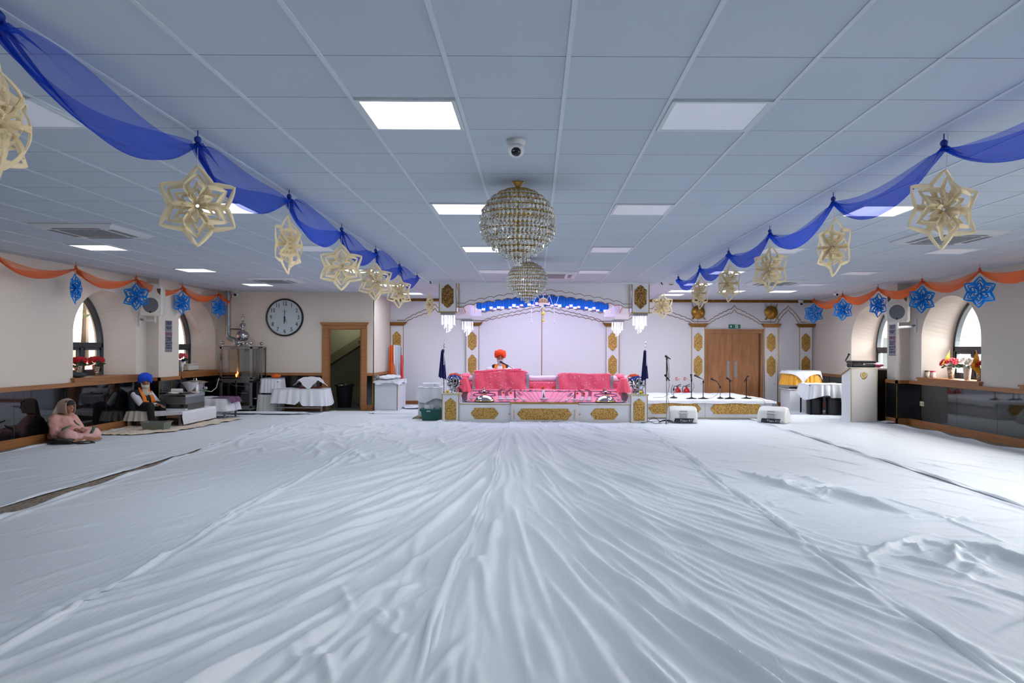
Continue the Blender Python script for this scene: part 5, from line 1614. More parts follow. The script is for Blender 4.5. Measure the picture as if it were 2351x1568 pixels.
MB().lathe([(.13, 1.59), (.11, 1.62), (.05, 1.66), (.045, 1.70), (.10, 1.725), (.155, 1.80), (.158, 1.85), (.12, 1.92), (.05, 1.965), (.02, 1.99), (.02, 2.01), (.04, 2.03), (.02, 2.045), (.075, 2.09), (.06, 2.13), (.02, 2.15), (.018, 2.17),
            (.038, 2.185), (.016, 2.20), (.03, 2.25), (.034, 2.28), (.014, 2.31), (.022, 2.335), (.0, 2.36)], (cx, 17.98, 0), 32).build('onion_dome_finial', STEEL, t, world=True, smooth=True)
for k in range(6):
    a = 2 * pi * k / 6
    MB().ell((cx + .10 * cos(a), 17.98 + .10 * sin(a), 1.635), (.04, .04, .05), 12, 8).build('petal_ball', STEEL, t, world=True, smooth=True)
t = thing('steel_cabinet', 'taller see-through steel and glass cabinet standing behind the domed one', 'cabinet', (-6.65, 18.4, 0))
x0, x1, y0, y1 = -7.15, -6.70, 18.31, 18.60
frame_box(t, x0, x1, y0, y1, .72, 1.58, .03, STEEL, 'upper_frame')
MB().box(x0 + .03, y0 + .01, .75, x1 - .03, y0 + .014, 1.55).build('upper_glass', GLZ, t, world=True)
MB().box(x0, y0, .06, x1 - .03, y1, .70).build('lower_body', mat('steel_side', (126, 128, 134), .22, .95), t, world=True)
MB().box(x0 - .02, y0 - .03, .70, x1 + .02, y1, .73).build('shelf', STEELB, t, world=True)
legs(t, (x0 + .03, x1 - .14), (y0 + .03,), .07, .012)
ball_finial(t, x1 - .04, y0 + .05, 1.58); ball_finial(t, x0 + .05, y0 + .05, 1.58)
for i in range(4): MB().lathe([(.012, -.01), (.012, 0)], (x1 - .15, y0, .60 - i * .05), 10, 'y').build('knob', BLACK, t, world=True)
tag(MB().lathe([(.10, 0), (.13, .01), (.14, .03), (.13, .03)], (-6.86, 18.3 + .14, .73), 24).build('steel_tray', STEEL, smooth=True), 'shallow steel tray on the shelf of the rear steel cabinet', 'tray')
xf = at(517, 700, 18.25).x
t = thing('flue_pipe', 'galvanised flue pipe dropping from the ceiling and bending to the domed cabinet', 'pipe', (xf, 18.35, 1.6))
xe = at(541, 790, 18.12).x
MB().tube([(xf, 18.42, CEIL), (xf, 18.42, 1.86), (xf + .03, 18.4, 1.80), (xf + .10, 18.36, 1.76), (xe - .10, 18.22, 1.75), (xe - .02, 18.17, 1.72), (xe, 18.15, 1.66), (xe, 18.15, 1.59)], .062, 20).build('duct', mat('galvanised_steel', (160, 170, 176), .35, .8), t, world=True, smooth=True)
for z in (2.5, 2.1, 1.9): MB().lathe([(.066, z), (.068, z + .012), (.066, z + .024)], (xf, 18.42, 0), 20).build('duct_seam', STEELB, t, world=True, smooth=True)
MB().box(xf + .06, 18.40, 2.0, xf + .24, YC, 2.02).build('wall_bracket', BLACK, t, world=True)

# ================================================================== DRAPED TABLES BY THE CLOCK WALL
t = thing('low_table', 'low steel table with ruffled white cloth below the wall clock', 'table', (-5.66, 18.1, 0))
legs(t, (-6.20, -5.12), (17.9, 18.35), .55)
MB().box(-6.2, 17.88, .10, -5.1, 17.91, .13).build('stretcher', STEELB, t, world=True)
MB().box(-6.24, 17.86, .53, -5.08, 18.40, .555).build('table_top', STEELB, t, world=True)
mb = skirt(MB(), .64, .31, .565, .165, .020, 26, -5.66, 18.12, hem=lambda u: .06 * max(0, sin(2 * pi * u * 2 - .3)) + .10 * math.exp(-((u - .76) / .012) ** 2), flare=.07)
top_cloth(mb, .65, .32, .568, cx=-5.66, cy=18.12)
tag(mb.build('table_cloth', CLOTH, smooth='all'), 'ruffled white cloth over the low table below the wall clock', 'tablecloth')
t = thing('covered_radio', 'dark wooden box with a silver front under a white napkin on the low table', 'box', (-5.42, 18.1, .572))
MB().box(-5.68, 17.95, .572, -5.22, 18.28, .62).build('wooden_base', mat('dark_red_wood', (92, 40, 28), .4), t, world=True)
MB().box(-5.63, 17.97, .62, -5.27, 18.25, .78).build('silver_box', mat('silver_box', (150, 150, 148), .3, .8), t, world=True)
MB().box(-5.60, 17.962, .65, -5.47, 17.97, .75).build('glass_front', mat('dark_glass', (60, 62, 70), .1), t, world=True)
rows = []
for j in range(25):
    v = j / 24 * 2 - 1
    r = []
    for i in range(25):
        u = i / 24 * 2 - 1
        x, y = .30 * (u + v) / 1.35, .30 * (u - v) / 1.35
        d_ = max(abs(x) / .19, abs(y) / .15)
        z = .81 + .045 * math.exp(-(x * x + y * y) * 18) - max(0, d_ - 1) * .14
        r.append((-5.45 + x * .95 + .01 * sin(v * 9), 18.10 + max(-.19, min(.19, y)) - (.02 if y < -.15 else 0), z + .006 * sin(u * 11)))
    rows.append(r)
tag(MB().grid(rows).build('white_napkin', CLOTH, smooth='all'), 'white napkin draped over the box on the low table', 'napkin')
t = thing('covered_chair', 'short stool-like stand with two tiers of white cloth beside the steel cabinets', 'stand', (-6.42, 18.2, 0))
legs(t, (-6.62, -6.22), (18.0, 18.4), .74, .015)
MB().box(-6.66, 17.98, .72, -6.18, 18.42, .74).build('seat', STEELB, t, world=True)
MB().box(-6.66, 17.98, .36, -6.18, 18.42, .38).build('lower_shelf', STEELB, t, world=True)
mb = skirt(MB(), .24, .22, .80, .46, .010, 22, -6.40, 18.2, flare=.03, n=150); top_cloth(mb, .245, .225, .81, cx=-6.40, cy=18.2)
tag(mb.build('upper_cover', CLOTH, smooth='all'), 'white cover over the top of the stand beside the steel cabinets', 'cover')
mb = skirt(MB(), .25, .23, .42, .03, .010, 20, -6.45, 18.2, flare=.03, n=150); top_cloth(mb, .255, .235, .424, cx=-6.45, cy=18.2)
tag(mb.build('lower_cover', mat('greyish_white_cloth', (206, 208, 206), .9), smooth='all'), 'white cover over the lower shelf of the stand beside the steel cabinets', 'cover')
crumple('orange_bundle', 'orange cloth bundle on top of the covered stand below the clock', 'bundle', (-6.30, 18.15, .815), (.115, .11, .05), mat('orange_cotton', (232, 104, 36), .8), 5, amp=.15)

# ================================================================== WHITE COUNTER, SCARVES, TABLE, GREEN CRATE
x0, x1, y0, y1 = -3.97, -3.40, 18.45, 19.6
t = thing('white_counter', 'white cabinet counter with cloths on top at the left end of the far wall', 'cabinet', ((x0 + x1) / 2, (y0 + y1) / 2, 0))
MB().box(x0, y0, 0, x1, y1, .73).build('cabinet_body', WHITE, t, world=True, bevel=.004)
MB().box(x0 + .02, y0 - .012, .04, x1 - .03, y0, .70).build('front_panel', mat('grey_white_laminate', (214, 218, 222), .3), t, world=True)
MB().box(x1, y0 + .1, .05, x1 + .014, y1 - .1, .70).build('side_door', WHITE, t, world=True)
MB().box(x1 - .012, y0 - .014, 0, x1 + .004, y0, .73).build('gold_edge', GOLD, t, world=True)
MB().box(x1 + .012, y0 + .3, .62, x1 + .03, y0 + .32, .66).build('handle', BLACK, t, world=True)
mb = skirt(MB(), .33, .62, .752, .70, .012, 17, (x0 + x1) / 2, (y0 + y1) / 2 - .02, flare=.02, n=160, hem=lambda u: -.05 * max(0, sin(u * 30)))
top_cloth(mb, .335, .63, .755, cx=(x0 + x1) / 2, cy=(y0 + y1) / 2 - .02)
tag(mb.build('counter_cloth', CLOTH, smooth='all'), 'thin white cloth over the white counter top', 'cloth')
crumple('folded_sheet', 'crumpled white sheet heaped on the white counter, front left', 'cloth', (-3.75, 18.7, .765), (.22, .18, .05), CLOTH, 8)
crumple('folded_sheet', 'folded white sheet behind the crumpled one on the counter', 'cloth', (-3.68, 19.1, .765), (.24, .2, .055), CLOTH, 9)
crumple('silver_bag', 'small silver grey bag at the back left of the counter', 'bag', (-3.93, 18.62, .765), (.05, .1, .055), mat('silver_foil', (160, 160, 166), .35, .6), 11)
ry = 20.35
t = thing('scarf_rail', 'thin rail holding hanging head scarves in front of the left pilaster', 'rail', (-3.85, ry, 0))
MB().tube([(-4.0, ry, 1.58), (-3.66, ry, 1.58)], .01, 8).build('rail', STEELB, t, world=True)
for x in (-4.0, -3.66): MB().tube([(x, ry, 0), (x, ry, 1.58)], .01, 8).build('rail_post', STEELB, t, world=True)
def scarf(px0, px1, zt, zb, m, label, ph, flare=1.3):
    a, b = at(px0, 800, ry).x, at(px1, 800, ry).x
    rows = []
    for j in range(13):
        u = j / 12; wd = (b - a) / 2 * (.7 + .3 * u * flare)
        rows.append([((a + b) / 2 + wd * v + .02 * u, ry - .05 - .05 * u + .03 * sin(v * 7 + ph) * (.4 + u), zt - (zt - zb) * u + .02 * (1 - v * v) * (1 - u)) for v in [k / 14 * 2 - 1 for k in range(15)]])
    return tag(MB().grid(rows).build('hanging_scarf', m, smooth='all'), label, 'scarf', 'scarves on the rail')
scarf(893, 907, 1.62, .80, mat('orange_cotton', (232, 104, 36), .8), 'bright orange head scarf hanging by the left pilaster', 0)
scarf(900, 917, 1.63, .66, mat('white_scarf', (226, 230, 238), .9), 'white head scarf hanging next to the orange one', 2)
scarf(912, 922, 1.62, .66, mat('pale_blue_scarf', (206, 218, 232), .9), 'pale blue-white scarf hanging right of the white one', 4)
scarf(917, 926, 1.36, .62, mat('coral_scarf', (236, 84, 88), .8), 'coral red scarf hanging lowest at the right of the rail', 1, 2.2)
t = thing('side_table', 'small steel table under a white cloth left of the dais', 'table', (-2.32, 16.75, 0))
legs(t, (-2.52, -2.12), (16.55, 16.95), .66)
MB().box(-2.56, 16.5, .645, -2.06, 17.0, .665).build('table_top', STEELB, t, world=True)
mb = skirt(MB(), .29, .28, .68, .40, .010, 9, -2.32, 16.75, flare=.04, n=150, hem=lambda u: .05 * sin(u * 25)); top_cloth(mb, .295, .285, .685, cx=-2.32, cy=16.75)
tag(mb.build('table_cloth', CLOTH, smooth='all'), 'white cloth over the small side table left of the dais', 'tablecloth')
mb = skirt(MB(), .27, .26, .50, .05, .018, 16, -2.32, 16.75, flare=.0, n=150)
tag(mb.build('table_skirt', mat('sheer_white_net', (214, 220, 226), .9), smooth='all'), 'gathered white net skirt under the side table cloth', 'table skirt')
t = thing('tissue_packs', 'two white paper packets lying on the side table left of the dais', 'packets', (-2.3, 16.7, .69))
for i, (x, r_) in enumerate(((-2.42, .2), (-2.22, -.3))):
    mb = MB().box(-.10, -.06, 0, .10, .06, .085); mb.xf(Matrix.Translation((x, 16.7, .69)) @ Matrix.Rotation(r_, 4, 'Z') @ Matrix.Rotation(.1, 4, 'X'))
    mb.build('packet', mat('paper_white', (216, 220, 228), .7), t, world=True, bevel=.012)
    MB().tube([(x - .03 + .02 * sin(k), 16.635, .74 + .02 * cos(k)) for k in [j * .5 for j in range(9)]], .004, 5).build('printed_ring', mat('grey_ink', (130, 134, 146), .6), t, world=True)
t = thing('green_crate', 'dark green plastic crate with papers in front of the side table', 'crate', (-2.22, 16.05, 0))
x0, x1, y0, y1, z1 = -2.44, -2.00, 15.92, 16.25, .26
GREENP = mat('dark_green_plastic', (8, 84, 78), .4)
mb = MB()
mb.add([(x0 + .03, y0 + .03, .006), (x1 - .03, y0 + .03, .006), (x1 - .03, y1 - .03, .006), (x0 + .03, y1 - .03, .006), (x0, y0, z1), (x1, y0, z1), (x1, y1, z1), (x0, y1, z1),
        (x0 + .02, y0 + .02, z1), (x1 - .02, y0 + .02, z1), (x1 - .02, y1 - .02, z1), (x0 + .02, y1 - .02, z1), (x0 + .045, y0 + .045, .03), (x1 - .045, y0 + .045, .03), (x1 - .045, y1 - .045, .03), (x0 + .045, y1 - .045, .03)],
       [(0, 1, 5, 4), (1, 2, 6, 5), (2, 3, 7, 6), (3, 0, 4, 7), (0, 3, 2, 1), (4, 5, 9, 8), (5, 6, 10, 9), (6, 7, 11, 10), (7, 4, 8, 11), (8, 9, 13, 12), (9, 10, 14, 13), (10, 11, 15, 14), (11, 8, 12, 15), (12, 13, 14, 15)])
mb.build('crate_body', GREENP, t, world=True)
mb = MB().box(x0 - .02, y0 - .02, z1 - .05, x1 + .02, y0, z1).box(x0 - .02, y0 - .02, z1 - .05, x0, y1 + .02, z1).box(x1, y0 - .02, z1 - .05, x1 + .02, y1 + .02, z1)
mb.build('crate_rim', GREENP, t, world=True, bevel=.006)
MB().box(-2.31, y0 - .024, z1 - .065, -2.23, y0 - .02, z1 - .035).build('label_holder', mat('grey_tag', (150, 170, 172), .5), t, world=True)
for i, (x, rz_) in enumerate(((-2.32, .25), (-2.24, -.15), (-2.12, .35))):
    mb = MB().box(-.05, -.002, 0, .05, .002, .17); mb.xf(Matrix.Translation((x, 16.02 + .06 * i, .17)) @ Matrix.Rotation(rz_, 4, 'Z') @ Matrix.Rotation(-.35 + .3 * i, 4, 'X'))
    tag(mb.build('paper_sheet', mat('paper_white', (216, 220, 228), .7)), ('white folded leaflet at the left in the green crate', 'white leaflet in the middle of the green crate', 'beige leaflet at the right in the green crate')[i], 'paper')

# ================================================================== LEFT WALL: SPEAKER, SIGNS, SILL ITEMS
PLW = mat('offwhite_plastic', (222, 220, 214), .5)
def wall_speaker(loc, rz, wall_x, wy, sgn, label):
    """moulded PA speaker: faces -y when rz = 0"""
    t = thing('wall_speaker', label, 'loudspeaker', loc, rz)
    prof = [(-.185, -.31), (.185, -.31), (.205, -.27), (.205, .20), (.17, .30), (.10, .33), (-.10, .33), (-.17, .30), (-.205, .20), (-.205, -.27)]
    mb = MB(); n = len(prof)
    for (y, k) in ((-.15, .94), (-.13, 1.0), (.05, .96), (.16, .72)): mb.v += [(a * k, y, b * k) for a, b in prof]
    for r in range(3): mb.f += [(r * n + i, r * n + (i + 1) % n, (r + 1) * n + (i + 1) % n, (r + 1) * n + i) for i in range(n)]
    mb.f += [tuple(reversed(range(n))), tuple(3 * n + i for i in range(n))]; mb.mi = [0] * len(mb.f)
    mb.build('cabinet', PLW, t, smooth=30, bevel=.01)
    MB().lathe([(.188, -.150), (.192, -.162), (.17, -.166)], (0, 0, -.10), 40, 'y').build('grille_ring', PLW, t, smooth=True)
    MB().lathe([(.176, -.160), (.12, -.172), (.0, -.176)], (0, 0, -.10), 40, 'y').build('round_grille', mat('grey_speaker_grille', (112, 116, 126), .6, tex='voronoi', scale=90, col2=(80, 82, 90)), t, smooth=True)
    MB().lathe([(.02, -.174), (.02, -.182)], (0, 0, -.235), 14, 'y').build('badge', BLACK, t)
    for s_ in (-1, 1):
        MB().prism([(s_ * .185, .225), (s_ * .11, .225), (s_ * .125, .155), (s_ * .175, .10)], -.158, -.148).build('port', mat('port_brown', (84, 64, 50), .5), t)
    MB().box(-.15, -.12, .10, .15, -.10, .30).build('horn_recess', PLW, t)
    b_ = thing('speaker_bracket', 'white swivel wall bracket carrying the ' + ('left' if sgn < 0 else 'right') + ' wall speaker', 'bracket', (wall_x, wy, loc[2] - .25))
    MB().box(wall_x, wy - .04, loc[2] - .50, wall_x - sgn * .02, wy + .04, loc[2] - .22).build('wall_plate', WHITE, b_, world=True, bevel=.004)
    e = Vector((loc[0], loc[1] + .05, loc[2] - .40))
    MB().tube([(wall_x - sgn * .02, wy, loc[2] - .36), (wall_x - sgn * .10, wy, loc[2] - .38)], .022, 10).build('pivot', STEELB, b_, world=True)
    MB().tube([(wall_x - sgn * .10, wy, loc[2] - .38), e], .026, 10).build('arm', WHITE, b_, world=True, smooth=True)
    MB().tube([e + Vector((0, 0, -.03)), e + Vector((0, 0, .10))], .02, 10).build('mount_post', WHITE, b_, world=True)
    return t
c = at(353, 690, 14.75)
wall_speaker((c.x, c.y, c.z), radians(6), XL, 14.98, -1, 'white moulded loudspeaker with round grey grille high on the left wall')
c = at(2060, 706, 15.2)
wall_speaker((c.x + .03, c.y, c.z), radians(-38), XR, 15.33, 1, 'white moulded loudspeaker with round grey grille high on the right wall')

SIGNM = mat('brushed_sign_metal', (150, 152, 162), .4, .5)
DB = mat('navy_ink', (30, 34, 96), .6); RED = mat('red_ink', (196, 60, 60), .6)
def notice(x, yc, z0, z1, sgn, label):
    """two plates on the pillar face looking along x"""
    t = thing('metal_notice', label, 'sign', (x, yc, z0))
    X = x - sgn * .006; zm = z0 + (z1 - z0) * .66
    for a, b in ((z0, zm - .006), (zm, z1)): MB().box(x, yc - .145, a, X, yc + .145, b).build('sign_plate', SIGNM, t, world=True)
    rot = (pi / 2, 0, sgn * -pi / 2)
    XX_ = X - sgn * .002
    def ln(s_, z, size, m=DB): text('lettering', s_, (XX_, yc, z), size, m, t, rot=rot, ext=.0008)
    H = z1 - z0
    ln('ਸਤਿਨਾਮੁ ਜੀ', z1 - .06 * H, .055); ln('ਵਾਹਿਗੁਰੂ ਜੀ', z1 - .115 * H, .05)
    ln('ALL ARE WELCOME', z1 - .20 * H, .028); ln('PLEASE COVER', z1 - .235 * H, .028); ln('YOUR HEAD', z1 - .27 * H, .028)
    ln('NO', z1 - .43 * H, .075)
    for s_ in (-1, 1):
        nn = 20; yy = yc + s_ * .095
        MB().tube([(XX_, yy + .035 * cos(2 * pi * i / nn), z1 - .43 * H + .035 * sin(2 * pi * i / nn)) for i in range(nn + 1)], .004, 5).tube([(XX_, yy - .024, z1 - .43 * H + .024), (XX_, yy + .024, z1 - .43 * H - .024)], .004, 5).build('no_symbol', RED, t, world=True)
    ln('MOBILE PHONES', z1 - .545 * H, .032); ln('ALLOWED IN', z1 - .59 * H, .032); ln('DARBAR HALL', z1 - .635 * H, .032)
    ln('ਦਰਬਾਰ ਹਾਲ ਵਿੱਚ', z1 - .72 * H, .046); ln('ਮੋਬਾਈਲ ਫੋਨ', z1 - .80 * H, .046); ln('ਦੀ ਆਗਿਆ ਨਹੀਂ', z1 - .88 * H, .046)
    return t
a, b = at(378, 736, 15.66), at(378, 808, 15.66)
notice(PL[1], 15.66, b.z, a.z, -1, 'narrow grey metal notice saying NO mobile phones on the left pillar')
a, b = at(2049, 745, 15.8), at(2049, 817, 15.8)
notice(PR[0], 15.80, b.z, a.z, 1, 'narrow grey metal notice saying NO mobile phones on the right pillar')

POTM = mat('hammered_silver', (196, 180, 164), .25, .9, tex='voronoi', scale=60, bump=.9, dist=.01, col2=(150, 130, 112), range=(0, .5))
def sill_vase(x, y, label, seed, R=.15, blooms=REDF, n=16, pot=POTM, h=.20, pr=.065, fr=.055):
    t = thing('flower_vase', label, 'flowers', (x, y, 1.007))
    MB().lathe([(pr * .62, 0), (pr * .70, .01), (pr, h * .9), (pr * 1.02, h), (pr * .9, h), (pr * .85, h * .9)], n=22).build('vase', pot, t, smooth=True)
    bouquet(t, (x, y, 1.007 + h + .03), R, n, blooms, fr, seed)
    leaves((x, y, 1.007 + h + .02), (R * .95, R * .9, .05), 40, t, mat('mid_green_leaf', (52, 88, 54), .6), .07, seed)
    return t
X1 = at(218, 862, 14.08).x
sill_vase(X1 + .02, 14.08, 'red flowers in a silver pot on the left window sill, right one', 3)
sill_vase(-8.22, 13.42, 'red flowers in a silver pot on the left window sill, half hidden', 4)
crumple('grey_knitted_hat', 'ribbed grey woollen cloth at the near end of the left window sill', 'cloth', (-8.02, 13.10, 1.007), (.13, .14, .045), mat('grey_wool', (64, 70, 78), .95, tex='noise', scale=60, bump=.5), 6, amp=.2)
t = sill_vase(-7.99, 16.62 + .22, 'pink flowers in a clear glass vase on the second left window sill', 5, R=.13, blooms=mat('pink_petal', (226, 100, 118), .7), n=16, pot=mat('clear_vase', (206, 214, 220), .05, trans=.6), h=.26, pr=.06)
flower_head((-7.92, 16.80, 1.24), .05, BLUEF, t, 'bloom')
t = thing('plastic_tub', 'white rectangular plastic tub on the second left window sill', 'tub', (-8.08, 17.4, 1.007))
MB().box(-8.26, 17.12, 1.02, -7.94, 17.62, 1.15).build('tub_body', mat('offwhite_tub', (226, 222, 214), .4), t, world=True, bevel=.02)
MB().box(-8.28, 17.10, 1.15, -7.92, 17.64, 1.165).build('tub_rim', mat('offwhite_tub', (226, 222, 214), .4), t, world=True, bevel=.005)
MB().box(-8.22, 17.2, 1.007, -7.96, 17.9, 1.022).build('tray', mat('grey_tray', (120, 118, 114), .4), t, world=True)

# ================================================================== SEATED MAN'S TABLES AND GEAR
t = thing('tea_table', 'low white-clothed steel table carrying the steel griddle box', 'table', (-7.15, 15.1, 0))
xa, xb, ya, yb, zt = -7.46, -6.84, 14.42, 15.9, .295
legs(t, (xa + .03, xb - .03), (ya + .03, yb - .05), zt, .022)
MB().box(xa, ya, zt - .015, xb, yb, zt).build('table_top', STEELB, t, world=True)
MB().tube([(xa + .05, ya + .3, .13), (xb - .04, ya + .3, .13)], .02, 8).build('cross_bar', STEELB, t, world=True)
rows = []
for j in range(31):
    y = ya - .02 + (yb - ya + .04) * j / 30
    r = [(xa - .01 + (xb - xa + .04) * i / 14, y, zt + .006 + .003 * sin(i + j)) for i in range(15)]
    dpt = .245 if y > ya + .02 else .12
    r += [(xb + .035 + .006 * sin(j * .9) * k / 6, y, zt - dpt * k / 6) for k in range(1, 7)]
    rows.append(r)
mb = MB().grid(rows)
mb.grid([[(xa - .01 + (xb - xa + .04) * i / 20, ya - .022 - .004 * sin(i), zt + .006 - (.10 - .05 * i / 20) * k / 4 + 0) for i in range(21)] for k in range(5)])
tag(mb.build('table_cloth', CLOTH, smooth='all'), 'white cloth over the low table in front of the seated man', 'tablecloth')
t = thing('steel_griddle', 'long stainless steel griddle box on the low table by the seated man', 'griddle', (-7.03, 15.05, .302))
ga, gb = -7.22, -6.80
gb = at(427, 930, 14.72).x; ga = at(372, 930, 14.72).x
MB().box(ga, 14.72, .42, gb, 15.55, .60).build('burner_box', STEELB, t, world=True, bevel=.006)
MB().box(ga, 14.80, .305, gb, 15.55, .42).build('lower_box', mat('dark_grey_steel', (110, 108, 106), .4, .8), t, world=True)  # lower box in a darker grey steel than the burner box
MB().box(ga, 14.70, .302, gb, 14.80, .335).build('drip_tray', mat('white_tray', (214, 218, 222), .25), t, world=True)
MB().box(ga - .005, 14.70, .56, gb + .005, 15.56, .615).build('top_rim', STEEL, t, world=True, bevel=.004)
MB().lathe([(.034, -.02), (.030, -.028), (.034, 0)], (gb - .11, 14.80, .385), 18, 'y').build('control_knob', BLACK, t, world=True, smooth=True)
MB().box(ga + .09, 14.785, .345, ga + .11, 14.80, .36).build('tap', BLACK, t, world=True)
t = thing('kitchen_roll', 'white roll of paper towel lying on the griddle box', 'paper roll', (ga + .14, 15.0, .616))
MB().tube([(ga + .06, 15.0, .666), (ga + .26, 15.02, .666)], .05, 20).build('roll', mat('tissue', (222, 222, 218), .9), t, world=True)
MB().tube([(ga + .055, 15.0, .666), (ga + .265, 15.02, .666)], .018, 12).build('core', mat('cardboard', (150, 120, 90), .9), t, world=True)
crumple('paper_towel', 'crumpled sheet of paper towel on the griddle box', 'paper towel', (ga + .18, 14.82, .616), (.10, .06, .022), mat('tissue', (222, 222, 218), .9), 2)
tag(MB().lathe([(.03, 0), (.14, .006), (.17, .022), (.165, .024), (.135, .012), (0, .010)], (gb - .14, 15.1, .616), 28).build('steel_plate', STEEL, smooth=True), 'round steel plate on the right part of the griddle box', 'plate')
tag(MB().box(gb - .13, 14.85, .617, gb + .02, 15.0, .625).build('steel_tray', STEELB), 'small rectangular steel tray on the front of the griddle box', 'tray')
tag(MB().lathe([(.016, 0), (.016, .05), (.008, .065), (.012, .09)], (ga + .35, 15.2, .616), 12).build('small_bottle', mat('beige_bottle', (190, 150, 120), .4), smooth=True), 'tiny beige bottle standing behind the plate on the griddle', 'bottle')
t = thing('pot_table', 'steel table with long white cloth carrying the large pot', 'table', (-7.05, 16.45, 0))
legs(t, (-7.36, -6.72), (16.15, 16.75), .42, .02)
MB().box(-7.4, 16.1, .42, -6.68, 16.8, .44).build('table_top', STEELB, t, world=True)
MB().box(-6.74, 16.1, .13, -6.70, 16.75, .15).box(-6.74, 16.1, .22, -6.70, 16.75, .24).build('stretcher', STEELB, t, world=True)
mb = skirt(MB(), .40, .37, .45, .17, .018, 14, -7.03, 16.43, flare=.05, n=150); top_cloth(mb, .405, .375, .453, cx=-7.03, cy=16.43)
tag(mb.build('table_cloth', CLOTH, smooth='all'), 'white cloth over the table under the large steel pot', 'tablecloth')
rows = []
for j in range(17):
    v = j / 16
    rows.append([(-6.98 + .40 * u + .01 * sin(v * 9), 16.04 + .60 * v, .468 - (max(0, u - .92) ** 1.2) * .75 - .02 * max(0, .15 - v) + .004 * sin(u * 20 + v * 9)) for u in [i / 16 * 1.12 for i in range(17)]])
tag(MB().grid(rows).build('checked_towel', mat('maroon_check', (92, 52, 84), .9, tex='voronoi', scale=34, col2=(150, 130, 160), range=(.2, .35)), smooth='all'), 'maroon patterned towel hanging over the right edge of the pot table', 'towel')
pc = at(450, 900, 16.35)
t = thing('stock_pot', 'large stainless steel pot with lid on the cloth-covered table', 'pot', (pc.x - .04, 16.4, .456))
MB().lathe([(.19, 0), (.20, .01), (.20, .30), (.215, .31), (.215, .325)], n=36).build('pot_body', STEEL, t, smooth=True)
MB().lathe([(.27, .325), (.27, .332), (.18, .355), (.05, .372), (.0, .375)], n=36).build('lid', STEEL, t, smooth=True)
MB().tube([(-.03, 0, .37), (-.03, 0, .41), (.03, 0, .41), (.03, 0, .37)], .007, 8).build('lid_handle', STEEL, t, smooth=True)
MB().lathe([(.03, 0), (.03, .05)], (.21, 0, .2), 12, 'x').build('tap', mat('tap_plastic', (206, 206, 206), .4), t)
rows = []
for j in range(13):
    v = j / 12
    rows.append([(pc.x - .04 + (.19 * (1 - v) + .01) * (u), 16.16 - .01 * v - .06 * (1 - u * u) * (1 - v), .795 - .24 * v + .008 * sin(u * 9)) for u in [i / 12 * 2 - 1 for i in range(13)]])
tag(MB().grid(rows).build('white_napkin', CLOTH, smooth='all'), 'white napkin hanging in a point over the front of the pot', 'napkin')
tag(MB().tube([at(470, 897, 16.3), at(486, 899, 16.6), at(497, 890, 17.3), at(503, 868, 17.75)], .008, 8).build('hose', mat('white_hose', (200, 206, 200), .5), smooth=True), 'thin white hose running from the pot to the steel cabinet', 'hose')
tag(MB().ell(at(471.5, 897, 16.28), (.022, .02, .02), 10, 8).build('hose_connector', mat('bright_green_plastic', (60, 190, 70), .5), smooth=True), 'small green hose connector beside the pot tap', 'connector')
p0, p1, p2, p3 = at(455, 932, 15.45), at(464, 940, 15.5), at(470, 956, 15.7), Vector((-6.72, 15.9, .03))
tag(MB().tube([p0, p0.lerp(p1, .6), p1, p2, p3], .006, 6).build('power_cable', BLACK, smooth=True), 'black cable hanging from the griddle box over the white cloth', 'cable')
t = thing('grey_basket', 'grey perforated plastic basket on the floor before the seated man', 'basket', (-7.05, 13.9, .012))
x0, x1, y0, y1, z0_, z1 = -7.27, -6.84, 13.76, 14.06, .014, .155
def tub(mb, x0, x1, y0, y1, z0, z1, f=.025, th=.012):
    A = [(x0 + f, y0 + f, z0), (x1 - f, y0 + f, z0), (x1 - f, y1 - f, z0), (x0 + f, y1 - f, z0), (x0, y0, z1), (x1, y0, z1), (x1, y1, z1), (x0, y1, z1)]
    B = [(x0 + th, y0 + th, z1), (x1 - th, y0 + th, z1), (x1 - th, y1 - th, z1), (x0 + th, y1 - th, z1), (x0 + f + th, y0 + f + th, z0 + .01), (x1 - f - th, y0 + f + th, z0 + .01), (x1 - f - th, y1 - f - th, z0 + .01), (x0 + f + th, y1 - f - th, z0 + .01)]
    mb.add(A + B, [(0, 1, 5, 4), (1, 2, 6, 5), (2, 3, 7, 6), (3, 0, 4, 7), (0, 3, 2, 1), (4, 5, 9, 8), (5, 6, 10, 9), (6, 7, 11, 10), (7, 4, 8, 11), (8, 9, 13, 12), (9, 10, 14, 13), (10, 11, 15, 14), (11, 8, 12, 15), (12, 13, 14, 15)])
    return mb
GP = mat('grey_basket_plastic', (112, 122, 118), .5)
tub(MB(), x0, x1, y0, y1, z0_, z1).build('basket_body', GP, t, world=True)
mb = MB(); mb2 = MB()
for i in range(13):
    for j in range(3): mb.box(x0 + .05 + i * .028, y0 + .012 - .0, .045 + j * .03, x0 + .062 + i * .028, y0 + .016 + .012 - j * .008, .06 + j * .03)
mb.build('slots', mat('basket_slot', (150, 140, 90), .7), t, world=True)
MB().box(x0 - .012, y0 - .012, z1 - .012, x1 + .012, y0 + .004, z1 + .004).box(x0 - .012, y1 - .004, z1 - .012, x1 + .012, y1 + .012, z1 + .004).box(x0 - .012, y0, z1 - .012, x0 + .004, y1, z1 + .004).box(x1 - .004, y0, z1 - .012, x1 + .012, y1, z1 + .004).build('basket_rim', GP, t, world=True)
